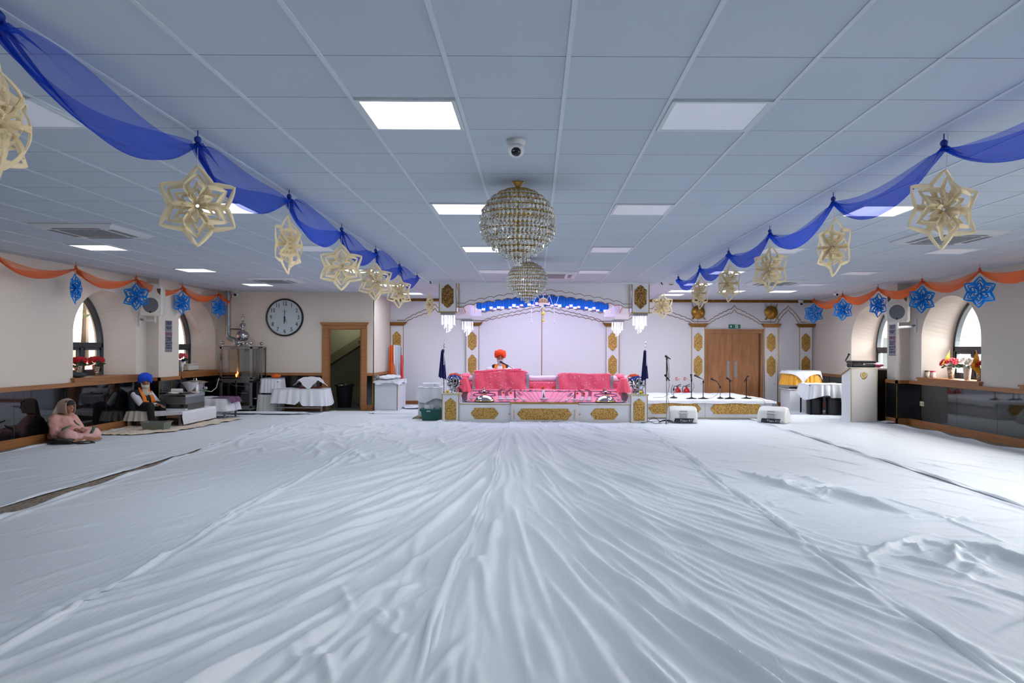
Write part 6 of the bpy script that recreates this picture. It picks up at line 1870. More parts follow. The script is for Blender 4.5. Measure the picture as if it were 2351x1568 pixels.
# patterned mat under it all
MATP = bpy.data.materials.new('flower_print_mat'); MATP.use_nodes = True
nt = MATP.node_tree; b = nt.nodes['Principled BSDF']; b.inputs['Roughness'].default_value = .9
tc = nd(nt, 'ShaderNodeTexCoord'); prev = None
for s_, th, c_ in ((13, .22, (214, 110, 70)), (17, .18, (206, 160, 70)), (11, .14, (110, 140, 150))):
    vo = nd(nt, 'ShaderNodeTexVoronoi'); vo.inputs['Scale'].default_value = s_; nt.links.new(tc.outputs['Object'], vo.inputs['Vector'])
    lt = nd(nt, 'ShaderNodeMath', operation='LESS_THAN'); lt.inputs[1].default_value = th; nt.links.new(vo.outputs['Distance'], lt.inputs[0])
    mx = nd(nt, 'ShaderNodeMix', data_type='RGBA'); mx.inputs[7].default_value = rgb(*c_)
    if prev is None: mx.inputs[6].default_value = rgb(226, 214, 196)
    else: nt.links.new(prev, mx.inputs[6])
    nt.links.new(lt.outputs[0], mx.inputs[0]); prev = mx.outputs[2]
nt.links.new(prev, b.inputs['Base Color'])
rows = []
for j in range(60):
    y = 13.0 + 3.1 * j / 59
    xl = -7.85 + .02 * sin(j) ; xr = -6.55 + .25 * (j / 59) - .5 * math.exp(-j / 7) + .03 * sin(j * .7)
    rows.append([(xl + (xr - xl) * i / 40, y, .022 + .006 * sin(i * .9 + j * .5) + .004 * sin(j * 1.3)) for i in range(41)])
tag(MB().grid(rows).build('printed_mat', MATP, smooth='all'), 'cream cloth mat with small orange flowers under the seated man', 'mat')
crumple('black_handbag', 'black handbag lying on the floor beside the seated woman', 'handbag', (-7.48, 11.78, .016), (.21, .12, .045), mat('black_leather', (14, 14, 16), .3), 4, amp=.2)
tag(MB().tube([(-7.30, 11.78, .03), (-7.2, 11.74, .022), (-7.08, 11.78, .02), (-7.0, 11.86, .02), (-7.12, 11.95, .03)], .012, 8).build('bag_strap', mat('black_leather', (14, 14, 16), .3), smooth=True), 'black strap trailing from the handbag on the floor', 'strap')
# ================================================================== MUSIC STAGE
t = thing('music_stage', 'low white music platform with two long gold panels, right of the dais', 'stage', (3.8, 18.1, 0))
mb = MB().prism([(2.42, 16.62), (5.28, 16.62), (5.28, 18.0), (5.10, 19.7), (2.42, 19.7)], 0, .40, 'xy')
mb.build('stage_body', WHITE, t, world=True)
gold_plate(3.11, 16.62, .235, .59, .118, t, True); gold_plate(4.49, 16.62, .235, .59, .118, t, True)
MB().box(2.42, 16.608, .385, 5.28, 16.62, .40).box(2.42, 16.60, .03, 5.30, 16.62, .04).box(3.785, 16.612, .05, 3.795, 16.62, .39).build('gold_edge', mat('pale_gold', (206, 196, 150), .3, .5), t, world=True)
rows = []
for j in range(31):
    v = j / 30; y = 16.58 + 3.12 * v; xr = 5.34 - .2 * v ** 3
    r = [(2.43 + (xr - 2.43) * i / 50, y, .412 + .006 * sin(i * .35) * sin(j * .4) + .004 * sin(i * 1.1 + j)) for i in range(51)]
    r += [(xr + .03 + .02 * sin(j * .8) + .01 * k, y, .40 - .035 * k + .01 * sin(j)) for k in range(1, 4)]
    rows.append(r)
mb = MB().grid(rows)
mb.grid([[(2.43 + 2.93 * i / 50, 16.575 - .012 * k, .412 - .018 * k - .010 * sin(i * .5) * (k > 1)) for i in range(51)] for k in range(4)])
tag(mb.build('stage_cloth', CLOTH, smooth='all'), 'white cloth spread over the top of the low music stage', 'cloth')
ZS = .42
BMET = mat('black_metal', (26, 26, 30), .35, .5)
def mic_stand(px, py, Y, base_r, col_top, mics, label, m=None, z0=None, base='round', name='microphone_stand'):
    """base point from the photo; mics: list of (tip px, tip py, tail px, tail py)"""
    p = at(px, py, Y); z0 = ZS if z0 is None else z0
    t = thing(name, label, 'microphone stand', (p.x, p.y, z0))
    m = m or BMET
    if base == 'round': MB().lathe([(base_r, 0), (base_r, .008), (base_r * .4, .022), (.014, .04)], n=28).build('base', BMET, t, smooth=True)
    elif base == 'tri':
        for k in range(3):
            a = 2 * pi * k / 3 + .3
            MB().tube([(0, 0, .06), (base_r * .6 * cos(a), base_r * .6 * sin(a), .04), (base_r * cos(a), base_r * sin(a), .012)], [.018, .014, .012], 8).build('foot', BMET, t)
    zt = at(px, col_top, Y).z
    MB().tube([(0, 0, .02), (0, 0, zt - z0)], .010, 8).build('pole', m, t)
    MB().tube([(0, 0, zt - z0 - .03), (0, 0, zt - z0 + .02)], .018, 10).build('clutch', BMET, t)
    for (a, b, c_, d_) in mics:
        tip, tail = at(a, b, Y - .05), at(c_, d_, Y)
        dr = (tip - tail).normalized()
        mic_head(t, tip, dr)
        MB().tube([Vector((p.x, p.y, zt)), tail, tip - dr * .14], .007, 8).build('boom', BMET, t, world=True)
    return t
mic_stand(1577, 912, 17.5, .09, 894, [], 'short bare silver stand with hanging clip by the fire extinguishers', SILVER)
def cable(pts, label, r=.004):
    return tag(MB().tube(pts, r, 5).build('cable', BLACK, smooth=True), label, 'cable')
t = bpy.data.objects['microphone_stand']
p = at(1547, 912, 17.5); t.location.x = p.x
MB().tube([(0, 0, .26), (.03, 0, .20), (.05, 0, .12)], .010, 8).build('mic_clip', STEEL, t)
MB().tube([(-.02, 0, .30), (-.05, 0, .22), (-.05, 0, .12), (-.03, 0, .06)], .006, 6).build('cable_loop', BLACK, t)
mic_stand(1588, 914, 17.2, .12, 873, [(1587, 861, 1588, 872)], 'black stage microphone stand nearest the fire extinguishers, microphone upright')
mic_stand(1615, 914, 17.2, .12, 876, [(1596, 862, 1616, 872)], 'black stage microphone stand with a long boom pointing left')
mic_stand(1654, 912, 17.4, .075, 888, [(1634, 870, 1648, 877)], 'silver gooseneck microphone on a small base on the stage', SILVER)
mic_stand(1676, 913.5, 17.3, .12, 874, [(1669, 868, 1679, 874)], 'black stage microphone stand in front of the double door, left one')
mic_stand(1714, 913, 17.35, .12, 872, [(1717, 864, 1711, 873)], 'black stage microphone stand farthest right on the stage')
p = at(1531, 972, 15.55)
t = mic_stand(1531, 972, 15.55, .19, 823, [(1529, 818, 1534, 821), (1528, 862, 1536, 872)], 'tall floor microphone stand with two microphones, beside the left floor speaker', STEELB, z0=.012, base='tri', name='tall_microphone_stand')
MB().tube([(0, 0, .88), (0, 0, 1.36)], .014, 8).build('upper_tube', BMET, t)
cable([at(1535, 872, 15.5), at(1537, 886, 15.45), at(1533, 905, 15.5), at(1537, 935, 15.4), at(1538, 958, 15.4), Vector((2.72, 15.3, .02))], 'black cable dropping beside the tall microphone stand')
cable([at(1534, 822, 15.5), at(1537, 850, 15.45), at(1538, 868, 15.45)], 'thin cable between the two microphones of the tall stand')
cable([Vector((2.70, 15.5, .02)), Vector((2.45, 15.3, .03)), Vector((2.35, 15.5, .06)), Vector((2.5, 15.75, .12)), Vector((2.62, 15.7, .05)), Vector((2.2, 15.55, .02)), Vector((2.3, 15.4, .02))], 'black cables tangled on the floor by the tall stand', .006)
cable([at(1537, 905, 16.9), at(1524, 912, 17.0), at(1500, 913, 17.3)], 'grey cable lying on the stage near the dais corner')
cable([at(1648, 878, 17.35), at(1651, 890, 17.3), at(1648, 905, 17.2), at(1636, 913, 17.1), at(1615, 916, 17.0)], 'black cable looping down from the silver gooseneck microphone')
cable([at(1719, 868, 17.35), at(1721, 885, 17.3), at(1718, 905, 17.3), at(1722, 913, 17.2), at(1745, 915, 16.9), at(1754, 918, 16.55), at(1760, 938, 16.4)], 'black cable running off the stage to the right floor speaker')
cable([at(1592, 878, 17.15), at(1594, 888, 17.15), at(1590, 897, 17.15)], 'short cable loop on the stand nearest the fire extinguishers')

def floor_monitor(px, py, Y, rz, label):
    p = at(px, py, Y)
    t = thing('floor_speaker', label, 'loudspeaker', (p.x, p.y, .014), rz, 'white floor monitor speakers')
    P = [(-.20, .0), (-.23, .05), (-.17, .26), (-.05, .345), (.10, .335), (.24, .16), (.25, .05), (.20, 0)]
    mb = MB(); n = len(P)
    secs = [(-.30, .80), (-.27, .95), (-.2, 1), (.2, 1), (.27, .95), (.30, .80)]
    for x, k in secs: mb.v += [(x, a * k, .0 + b * (k if b > .02 else 1)) for a, b in P]
    for r in range(len(secs) - 1): mb.f += [(r * n + i, r * n + (i + 1) % n, (r + 1) * n + (i + 1) % n, (r + 1) * n + i) for i in range(n)]
    mb.f += [tuple(reversed(range(n))), tuple((len(secs) - 1) * n + i for i in range(n))]; mb.mi = [0] * len(mb.f)
    mb.build('cabinet', mat('white_speaker_plastic', (226, 228, 226), .45), t, smooth=30, bevel=.015)
    # handle recess and rear panel face the camera
    MB().prism([(-.09, .0), (.09, 0), (.07, .05), (-.07, .05)], -.012, .0).xf(Matrix.Translation((0, -.195, .205)) @ Matrix.Rotation(radians(-14), 4, 'X')).build('handle_recess', mat('speaker_recess', (170, 172, 170), .6), t)
    MB().box(-.10, -.03, 0, .10, -.008, .022).xf(Matrix.Translation((0, -.195, .195)) @ Matrix.Rotation(radians(-14), 4, 'X')).build('handle_bar', mat('white_speaker_plastic', (226, 228, 226), .45), t, bevel=.006)
    MB().box(-.075, -.005, 0, .075, .0, .085).xf(Matrix.Translation((0, -.222, .10)) @ Matrix.Rotation(radians(-14), 4, 'X')).build('lower_recess', mat('speaker_recess', (170, 172, 170), .6), t)
    MB().prism([(-.20, .0), (.19, 0), (.215, .085), (-.18, .085)], -.012, .0).xf(Matrix.Translation((0, -.222, .018)) @ Matrix.Rotation(radians(10), 4, 'X')).build('control_panel', mat('black_panel', (20, 24, 30), .35), t)
    text('model_lettering', 'Titan-X12', (.07, -.240, .052), .062, mat('panel_print', (226, 230, 232), .5), t, rot=(pi / 2 + radians(10), 0, 0), world=False, sx=1.15)
    mb = MB()
    for i in range(4): mb.lathe([(.007, -.01), (.007, 0)], (-.15 + .03 * i, -.236, .045), 8, 'y')
    mb.build('control_knobs', mat('panel_knob', (120, 126, 132), .4), t)
    MB().lathe([(.012, -.025), (.012, 0)], (-.09, -.235, .018), 10, 'y').build('power_socket', mat('blue_connector', (40, 70, 150), .4), t)
    return t
floor_monitor(1567, 972, 15.78, radians(-4), 'white moulded floor speaker beside the tall microphone stand')
floor_monitor(1777, 974, 15.78, radians(-34), 'white moulded floor speaker turned aside, in front of the stage\'s right end')

# fire extinguishers and their signs against the far wall
def extinguisher(px, label, z=.0, horn=False):
    x = at(px, 890, 20.6).x
    t = thing('fire_extinguisher', label, 'fire extinguisher', (x, 20.62, z))
    MB().lathe([(.075, 0), (.085, .02), (.088, .05), (.088, .40), (.07, .46), (.03, .49), (.028, .52)], n=24).build('cylinder', mat('extinguisher_red', (196, 24, 32), .3), t, smooth=True)
    MB().lathe([(.0885, .24), (.0892, .25), (.0892, .34), (.0885, .35)], n=24).build('paper_label', WH if not horn else mat('label_dark', (60, 50, 60), .5), t, smooth=True)
    MB().tube([(-.02, 0, .52), (-.02, 0, .55), (.09, -.02, .60)], .010, 6).tube([(-.02, 0, .53), (.10, -.02, .55)], .008, 6).build('lever', BLACK, t)
    MB().tube([(0, 0, .53), (-.08, -.01, .55), (-.12, -.02, .48), (-.11, -.02, .30), (-.10, -.02, .20)], .011, 8).build('hose', BLACK, t, smooth=True)
    if horn: MB().lathe([(.015, .40), (.02, .33), (.05, .15), (.045, .15)], (.10, -.06, 0), 14).build('discharge_horn', BLACK, t, smooth=True)
extinguisher(1556.5, 'red fire extinguisher with white label, left one by the far wall', .0)
extinguisher(1577, 'red fire extinguisher with black horn, right one by the far wall', .0, True)
for px, nm in ((1556.5, 'left'), (1575.5, 'right')):
    p = at(px, 870, YF)
    t = thing('extinguisher_sign', 'small red and white sign above the %s fire extinguisher' % nm, 'sign', (p.x, YF, p.z - .04))
    MB().box(p.x - .07, YF - .006, p.z - .045, p.x + .07, YF, p.z + .045).build('sign_plate', WH, t, world=True)
    MB().box(p.x - .068, YF - .009, p.z - .035, p.x - .01, YF - .006, p.z + .043).build('red_panel', mat('sign_red', (196, 30, 40), .5), t, world=True)
    MB().box(p.x - .055, YF - .011, p.z - .02, p.x - .045, YF - .009, p.z + .03).box(p.x - .035, YF - .011, p.z - .02, p.x - .02, YF - .009, p.z + .02).build('pictogram', WH, t, world=True)
    for k in range(3): MB().box(p.x + .0, YF - .008, p.z + .02 - .02 * k, p.x + .06, YF - .006, p.z + .026 - .02 * k).build('printed_line', RED, t, world=True)

# ================================================================== YELLOW-SKIRTED TABLE ON A WHITE BOX
x0, x1, y0, y1 = 6.45, 7.25, 18.9, 19.6
t = thing('white_box', 'plain white box cabinet under the yellow-skirted table', 'cabinet', ((x0 + x1) / 2, (y0 + y1) / 2, 0))
MB().box(x0, y0, .0, x1, y1, .55).build('box_body', WHITE, t, world=True, bevel=.004)
MB().box(x0 + .26, y0 - .012, .03, x1 - .01, y0, .53).build('door', mat('grey_white_laminate', (214, 218, 222), .3), t, world=True)
MB().box(x0 - .05, y0 - .03, .55, x1 + .02, y1, .565).build('box_top', WHITE, t, world=True)
cx, cy = 6.88, 19.3
t = thing('round_stand', 'small round stand inside the yellow skirt', 'table', (cx, cy, .566))
MB().lathe([(.30, 0), (.30, .02), (.05, .03), (.05, .40), (.42, .42), (.42, .44)], n=32).build('stand_body', mat('brown_wood', (110, 74, 48), .5), t, smooth=30)
YEL = mat('golden_yellow_satin', (240, 172, 48), .45)
mb = skirt(MB(), .47, .45, 1.01, .66, .020, 26, cx, cy, rad=1, flare=.06, n=260)
tag(mb.build('yellow_skirt', YEL, smooth='all'), 'gathered golden yellow skirt round the table on the white box', 'table skirt')
mb = skirt(MB(), .48, .46, 1.022, .78, .008, 9, cx, cy, rad=1, flare=.05, n=220, hem=lambda u: .17 - .24 * math.exp(-abs((u - .715) / .035) ** 1.2) - .20 * math.exp(-((u - .93) / .05) ** 2))
top_cloth(mb, .485, .465, 1.026, rad=1, cx=cx, cy=cy)
tag(mb.build('round_table_cloth', CLOTH, smooth='all'), 'white cloth with hanging points over the yellow-skirted table', 'tablecloth')

# ================================================================== CLOTHED TABLE WITH BLACK TUBS
x0, x1, y0, y1 = 6.52, 7.42, 17.75, 18.5
t = thing('folding_table', 'table hidden under white cloth between lectern and yellow-skirted table', 'table', ((x0 + x1) / 2, (y0 + y1) / 2, 0))
legs(t, (x0 + .05, x1 - .05), (y0 + .05, y1 - .05), .71, .015, BMET)
MB().box(x0, y0, .70, x1, y1, .72).build('table_top', STEELB, t, world=True)
mb = skirt(MB(), .47, .40, .735, .42, .018, 22, (x0 + x1) / 2, (y0 + y1) / 2, flare=.05, n=240, hem=lambda u: .06 * sin(2 * pi * u * 3) - .20 * math.exp(-((u - .80) / .03) ** 2))
top_cloth(mb, .475, .405, .74, cx=(x0 + x1) / 2, cy=(y0 + y1) / 2)
tag(mb.build('table_cloth', CLOTH, smooth='all'), 'long white cloth over the table between lectern and yellow skirt', 'tablecloth')
for x, y, nm in ((6.72, 17.95, 'left tub'), (7.14, 17.83, 'right tub, beside the lectern')):
    t = thing('black_tub', 'round black lidded tub under the white-clothed table, ' + nm, 'tub', (x, y, .014), group='black tubs')
    MB().lathe([(.17, 0), (.185, .02), (.19, .33), (.195, .34), (.195, .40), (.18, .405), (0, .41)], n=28).build('tub_body', mat('black_tub_plastic', (20, 22, 28), .35), t, smooth=30)
    MB().lathe([(.198, .33), (.202, .345), (.198, .36)], n=28).build('rim', mat('black_tub_plastic', (20, 22, 28), .35), t, smooth=True)

# ================================================================== LECTERN
x0, x1, y0, y1 = 6.765, 7.335, 16.0, 16.47
t = thing('lectern', 'tall white lectern with gold edges and a gold khanda emblem', 'lectern', ((x0 + x1) / 2, 16.2, 0))
MB().prism([(y0, 0), (y1, 0), (y1, 1.01), (y0 + .02, 1.17), (y0, 1.17)], x0, x1, 'yz').build('lectern_body', WHITE, t, world=True)
MB().box(x0 + .006, y0 - .012, .02, x1 - .006, y0, 1.15).build('front_panel', mat('warm_white_laminate', (222, 218, 216), .25), t, world=True)
mb = MB()
for x in (x0, x1 - .016): mb.box(x, y0 - .018, 0, x + .016, y0 - .008, 1.165)
mb.box(x0, y0 - .02, 1.155, x1, y0 - .005, 1.172)
mb.build('gold_edge', mat('pale_gold', (206, 196, 150), .3), t, world=True)
MB().prism([(y0 + .01, 1.172), (y1 + .03, 1.01), (y1 + .03, .99), (y0 + .01, 1.155)], x0 - .02, x0 + .03, 'yz').build('sloped_edge', WOODH, t, world=True)
MB().box(x0 - .01, y0 - .01, 1.17, x1 + .01, y0 + .30, 1.182).build('lectern_top', WHITE, t, world=True)
# emblem
ex, ez, ey = at(1983, 862, y0).x, at(1983, 862, y0).z, y0 - .014
EG = mat('emblem_gold', (206, 168, 70), .35, .8)
e = MB().prism([(ex, ez + .085), (ex + .014, ez + .05), (ex + .010, ez), (ex + .014, ez - .05), (ex, ez - .075), (ex - .014, ez - .05), (ex - .010, ez), (ex - .014, ez + .05)], ey - .003, ey).build('khanda_blade', EG, t, world=True)
nn = 24
MB().tube([(ex + .036 * cos(2 * pi * i / nn), ey - .002, ez + .018 + .036 * sin(2 * pi * i / nn)) for i in range(nn + 1)], .005, 6).build('khanda_ring', EG, t, world=True)
for s_ in (-1, 1):
    MB().tube([(ex + s_ * a, ey - .002, ez + b) for a, b in ((.035, .07), (.068, .035), (.07, -.01), (.04, -.05), (-.005, -.075), (-.04, -.08))], [.003, .007, .010, .009, .006, .003], 8).build('khanda_sword', EG, t, world=True)
# items on the lectern
t = thing('black_music_case', 'black zipped instrument case lying on the lectern', 'case', (7.08, 16.15, 1.183))
MB().box(6.80, 16.0, 1.183, 7.31, 16.32, 1.265).build('case_body', mat('black_nylon', (18, 20, 24), .5), t, world=True, bevel=.03)
MB().box(6.82, 16.02, 1.262, 7.29, 16.30, 1.272).build('silver_band', STEEL, t, world=True)
MB().box(6.80, 15.99, 1.270, 7.32, 16.33, 1.325).build('case_lid', mat('black_nylon', (18, 20, 24), .5), t, world=True, bevel=.025)
MB().box(7.02, 15.985, 1.235, 7.07, 16.0, 1.275).build('clasp', STEEL, t, world=True)
t = thing('lectern_microphone', 'black microphone on a thin stand at the left of the lectern', 'microphone', (6.79, 16.05, 1.183))
a = at(1949, 814, 16.03)
mic_head(t, a, Vector((.55, 0, 1)))
MB().tube([(6.80, 16.05, 1.183), (6.80, 16.05, 1.33)], .006, 8).build('stand', STEEL, t, world=True)
MB().tube([a - Vector((.07, 0, .13)), (6.72, 16.04, 1.24), (6.74, 16.05, 1.17)], .005, 6).build('cable', BLACK, t, world=True)
t = thing('brown_box', 'dark brown box standing behind the lectern by the right window', 'box', (7.72, 16.7, 0))
MB().box(7.40, 16.45, .0, 7.80, 17.05, 1.12).build('box_body', mat('dark_brown_lacquer', (44, 28, 24), .3), t, world=True, bevel=.005)
MB().box(7.385, 16.43, 1.12, 7.80, 17.07, 1.155).build('pale_cloth_edge', mat('pale_pink_cloth', (232, 206, 212), .8), t, world=True)
rows = []
crumple('pink_lace_cloth', 'folded pink sequinned cloth on the brown box behind the lectern', 'cloth', (7.57, 16.7, 1.157), (.20, .26, .065), PINKL, 3, amp=.12)

# ================================================================== RIGHT SILL ITEMS
def yat(px, x): return x * F / (px - 1229.0)
X_ = XR + .10
for px, nm, lid, body in ((2129, 'brown-lidded', (90, 60, 50), (196, 186, 160)), (2142, 'red-lidded', (186, 40, 70), (228, 200, 200))):
    y = yat(px, X_)
    t = thing('storage_jar', '%s clear jar at the far end of the right window sill' % nm, 'jar', (X_, y, 1.007), group='jars on the sill')
    MB().lathe([(.05, 0), (.055, .01), (.055, .10), (.045, .115)], n=20).build('jar_body', mat('jar_' + nm, body, .2, tex='voronoi', scale=30, col2=tuple(int(v * .7) for v in body)), t, smooth=True)
    MB().lathe([(.052, .112), (.054, .12), (.054, .137), (.05, .142), (0, .142)], n=20).build('lid', mat('lid_' + nm, lid, .4), t, smooth=True)
y = yat(2184, XR + .16); sill_vase(XR + .16, y, 'red flowers in a silver vase, left one on the right window sill', 11, R=.17, n=18, h=.22, pr=.07, fr=.06)
v1 = (XR + .16, y)
y = yat(2221, XR + .20); sill_vase(XR + .20, y, 'white roses in a plain white vase on the right window sill', 12, R=.15, n=9, blooms=mat('white_rose', (236, 232, 222), .6), pot=mat('white_ceramic', (236, 232, 228), .25), h=.25, pr=.075, fr=.075)
y = yat(2250, XR + .17); sill_vase(XR + .17, y, 'red flowers in a silver vase, right one on the right window sill', 13, R=.12, n=14, h=.22, pr=.07, fr=.055)
v2 = (XR + .17, y)
for (vx, vy), pxt, pyt, nm, ln in ((v1, 2180, 803, 'left', -1), (v2, 2241, 803, 'right', 1)):
    t = thing('pennant_flag', 'small orange pennant with black emblem stuck in the %s red flowers' % nm, 'flag', (vx, vy, 1.2))
    tp = at(pxt, pyt, vy - .05)
    MB().tube([(tp.x, vy - .05, 1.25), (tp.x, vy - .05, tp.z)], .005, 6).build('flag_pole', mat('pale_pole', (230, 222, 210), .5), t, world=True)
    OP = mat('orange_flag', (246, 166, 40), .7)
    z1 = tp.z - .02
    if ln < 0: P = [(tp.x, z1), (tp.x, z1 - .22), (tp.x - .16, z1 - .27)]
    else: P = [(tp.x, z1), (tp.x + .05, z1 - .12), (tp.x + .10, z1 - .46), (tp.x - .10, z1 - .30)]
    MB().prism(P, vy - .058, vy - .054).build('flag_cloth', OP, t, world=True)
    ex, ez = (tp.x - .055, z1 - .17) if ln < 0 else (tp.x - .01, z1 - .19)
    mb = MB().prism([(ex, ez + .05), (ex + .007, ez), (ex, ez - .045), (ex - .007, ez)], vy - .061, vy - .058)
    for s_ in (-1, 1): mb.tube([(ex + s_ * a, vy - .06, ez + b) for a, b in ((.02, .04), (.038, .01), (.028, -.025), (0, -.045))], [.002, .005, .005, .002], 5)
    mb.build('khanda_print', mat('brown_print', (110, 52, 20), .7), t, world=True)
# socket on the right dado
p = at(2118, 926, 15.0); yy = yat(2118, XR - .02)
t = thing('wall_socket', 'cream double power socket on the black dado of the right wall', 'socket', (XR - .02, yy, .42))
zc = at(2118, 927, yy).z
MB().box(XR - .032, yy - .075, zc - .045, XR - .018, yy + .075, zc + .045).build('socket_plate', mat('cream_plastic', (220, 210, 176), .4), t, world=True, bevel=.004)
for s_ in (-1, 1):
    MB().box(XR - .035, yy + s_ * .037 - .012, zc - .02, XR - .031, yy + s_ * .037 + .012, zc + .01).build('socket_holes', mat('socket_dark', (60, 56, 50), .5), t, world=True)
    MB().box(XR - .036, yy + s_ * .037 - .006, zc + .022, XR - .031, yy + s_ * .037 + .006, zc + .036).build('switch', mat('cream_plastic', (220, 210, 176), .4), t, world=True)
# crumpled cloth lumps on the floor by lectern, stage and clock wall
for c_, r_, s_, nm in (((5.6, 19.6, .02), (.35, .3, .035), 21, 'crumpled white sheet end on the floor behind the music stage'), ((7.45, 15.75, .016), (.16, .12, .025), 22, 'crumpled sheet corner on the floor at the lectern foot'),
                       ((-2.9, 19.2, .02), (.5, .35, .03), 23, 'rumpled white sheet on the floor between counter and side table'), ((-6.3, 17.35, .012), (1.1, .18, .03), 24, 'rumpled sheet edge on the floor before the steel cabinets')):
    crumple('crumpled_sheet', nm, 'cloth', c_, r_, CLOTH, s_, amp=.3, nu=50)
# ================================================================== PEOPLE
SKIN = mat('brown_skin', (150, 100, 76), .55)
SKIN2 = mat('tan_skin', (172, 118, 92), .55)
EYEM = mat('dark_eye', (24, 18, 16), .2)
def head(mb, c, f, s=1.0):
    """skull, jaw, nose, ears, lips, brow; f = unit facing direction (horizontal)"""
    c = Vector(c); f = Vector(f).normalized(); r = f.cross(Vector((0, 0, 1))).normalized(); up = Vector((0, 0, 1))
    R = Matrix((r, f, up)).transposed()
    P = lambda a, b, d: c + (r * a + f * b + up * d) * s
    mb.ell(c, (.073 * s, .092 * s, .105 * s), 20, 14, R)
    mb.ell(P(0, .022, -.055), (.056 * s, .066 * s, .066 * s), 16, 12, R)
    mb.ell(P(0, .050, -.098), (.028 * s, .024 * s, .02 * s), 12, 8, R)
    mb.cap(P(0, .086, .012), P(0, .106, -.026), .009 * s, .014 * s, 10)
    mb.ell(P(.011, .096, -.032), .009 * s, 8, 6); mb.ell(P(-.011, .096, -.032), .009 * s, 8, 6)
    for k in (-1, 1):
        mb.ell(P(k * .075, -.005, -.008), (.010 * s, .020 * s, .030 * s), 10, 8, R)
        mb.ell(P(k * .030, .080, .022), (.022 * s, .012 * s, .008 * s), 10, 6, R)
        mb.ell(P(k * .036, .062, -.026), (.022 * s, .020 * s, .020 * s), 10, 8, R)
    mb.ell(P(0, .085, -.058), (.024 * s, .012 * s, .007 * s), 10, 6, R); mb.ell(P(0, .082, -.070), (.021 * s, .012 * s, .008 * s), 10, 6, R)
    return P
def eyes(t, P, s=1.0):
    for k in (-1, 1):
        MB().ell(P(k * .031, .083, .004), (.012 * s, .008 * s, .0065 * s), 10, 8).build('eye', EYEM, t, world=True, smooth=True)
        MB().tube([P(k * .014, .093, .026), P(k * .032, .092, .032), P(k * .050, .080, .026)], .0045 * s, 6).build('eyebrow', mat('grey_brow', (70, 64, 60), .8), t, world=True)
def hand_mb(mb, w_, d, n, s=1.0, curl=.6, thumb=1):
    """palm from wrist w_ along d, palm normal n; four unequal bent fingers and a thumb"""
    w_, d, n = Vector(w_), Vector(d).normalized(), Vector(n).normalized(); sd = d.cross(n).normalized()
    mb.cap(w_, w_ + d * .03 * s, .024 * s, .028 * s, 10)
    for k in (-1.2, -.4, .4, 1.2): mb.cap(w_ + d * .025 * s + sd * k * .014 * s, w_ + d * .085 * s + sd * k * .019 * s, .013 * s, .012 * s, 8)
    for k, L in ((-1.2, .060), (-.4, .076), (.4, .080), (1.2, .070)):
        p0 = w_ + d * .088 * s + sd * k * .019 * s; dd = d
        for j, (fr, r_) in enumerate(((.45, .0095), (.32, .0085), (.25, .0075))):
            ang = curl * (j + .6) * .55
            dd = (d * cos(ang) + n * sin(ang)).normalized(); p1 = p0 + dd * L * fr * s
            mb.cap(p0, p1, r_ * s, r_ * .92 * s, 8); p0 = p1
    p0 = w_ + d * .03 * s - sd * thumb * .026 * s; p1 = p0 + (d * .55 - sd * thumb * .75 + n * .3).normalized() * .038 * s; p2 = p1 + (d * .9 + n * .4).normalized() * .030 * s
    mb.cap(p0, p1, .013 * s, .0105 * s, 8); mb.cap(p1, p2, .0105 * s, .009 * s, 8)
def turban(t, P, m, s=1.0, rz=1.0):
    """wound turban: body plus diagonal wraps meeting over the brow"""
    mb = MB()
    c = P(0, -.012, .075)
    mb.ell(c + Vector((0, 0, .012 * s)), (.114 * s, .124 * s, .098 * s), 28, 18)
    for k in (-1, 1):
        for j in range(7):
            u = j / 6; pts = []
            for i in range(13):
                a = pi * i / 12
                rr_ = .094 + .024 * sin(pi * (.15 + .75 * u))
                pts.append(P(k * rr_ * sin(a), cos(a) * (rr_ + .008) - .008, .030 + .110 * u + .045 * max(0, cos(a)) ** 2 * (1 - u) - .030 * sin(a) * (1 - u)))
            mb.tube(pts, .017 * s, 8)
    mb.ell(P(0, -.05, .13), (.07 * s, .06 * s, .05 * s), 16, 10)
    o = mb.build('turban', m, t, world=True, smooth='all'); remesh(o, .006, 3)
    return o
def beard(t, P, m, L=.16, w_=.055, s=1.0, seed=1):
    mb = MB(); rr = random.Random(seed)
    mb.ell(P(0, .055, -.085), (.062 * s, .055 * s, .05 * s), 16, 12)
    for k in range(-3, 4): mb.cap(P(k * .014, .075 - abs(k) * .010, -.08), P(k * .008, .070, -.09 - L * (1 - .10 * abs(k))), .022 * s, .012 * s, 8)
    for k in (-1, 1):
        mb.cap(P(k * .066, .02, -.01), P(k * .050, .055, -.08), .014 * s, .024 * s, 8)
        mb.cap(P(k * .004, .098, -.050), P(k * .046, .078, -.064), .009 * s, .007 * s, 8)
    o = mb.build('beard', m, t, world=True, smooth='all'); remesh(o, .006, 2)
    return o

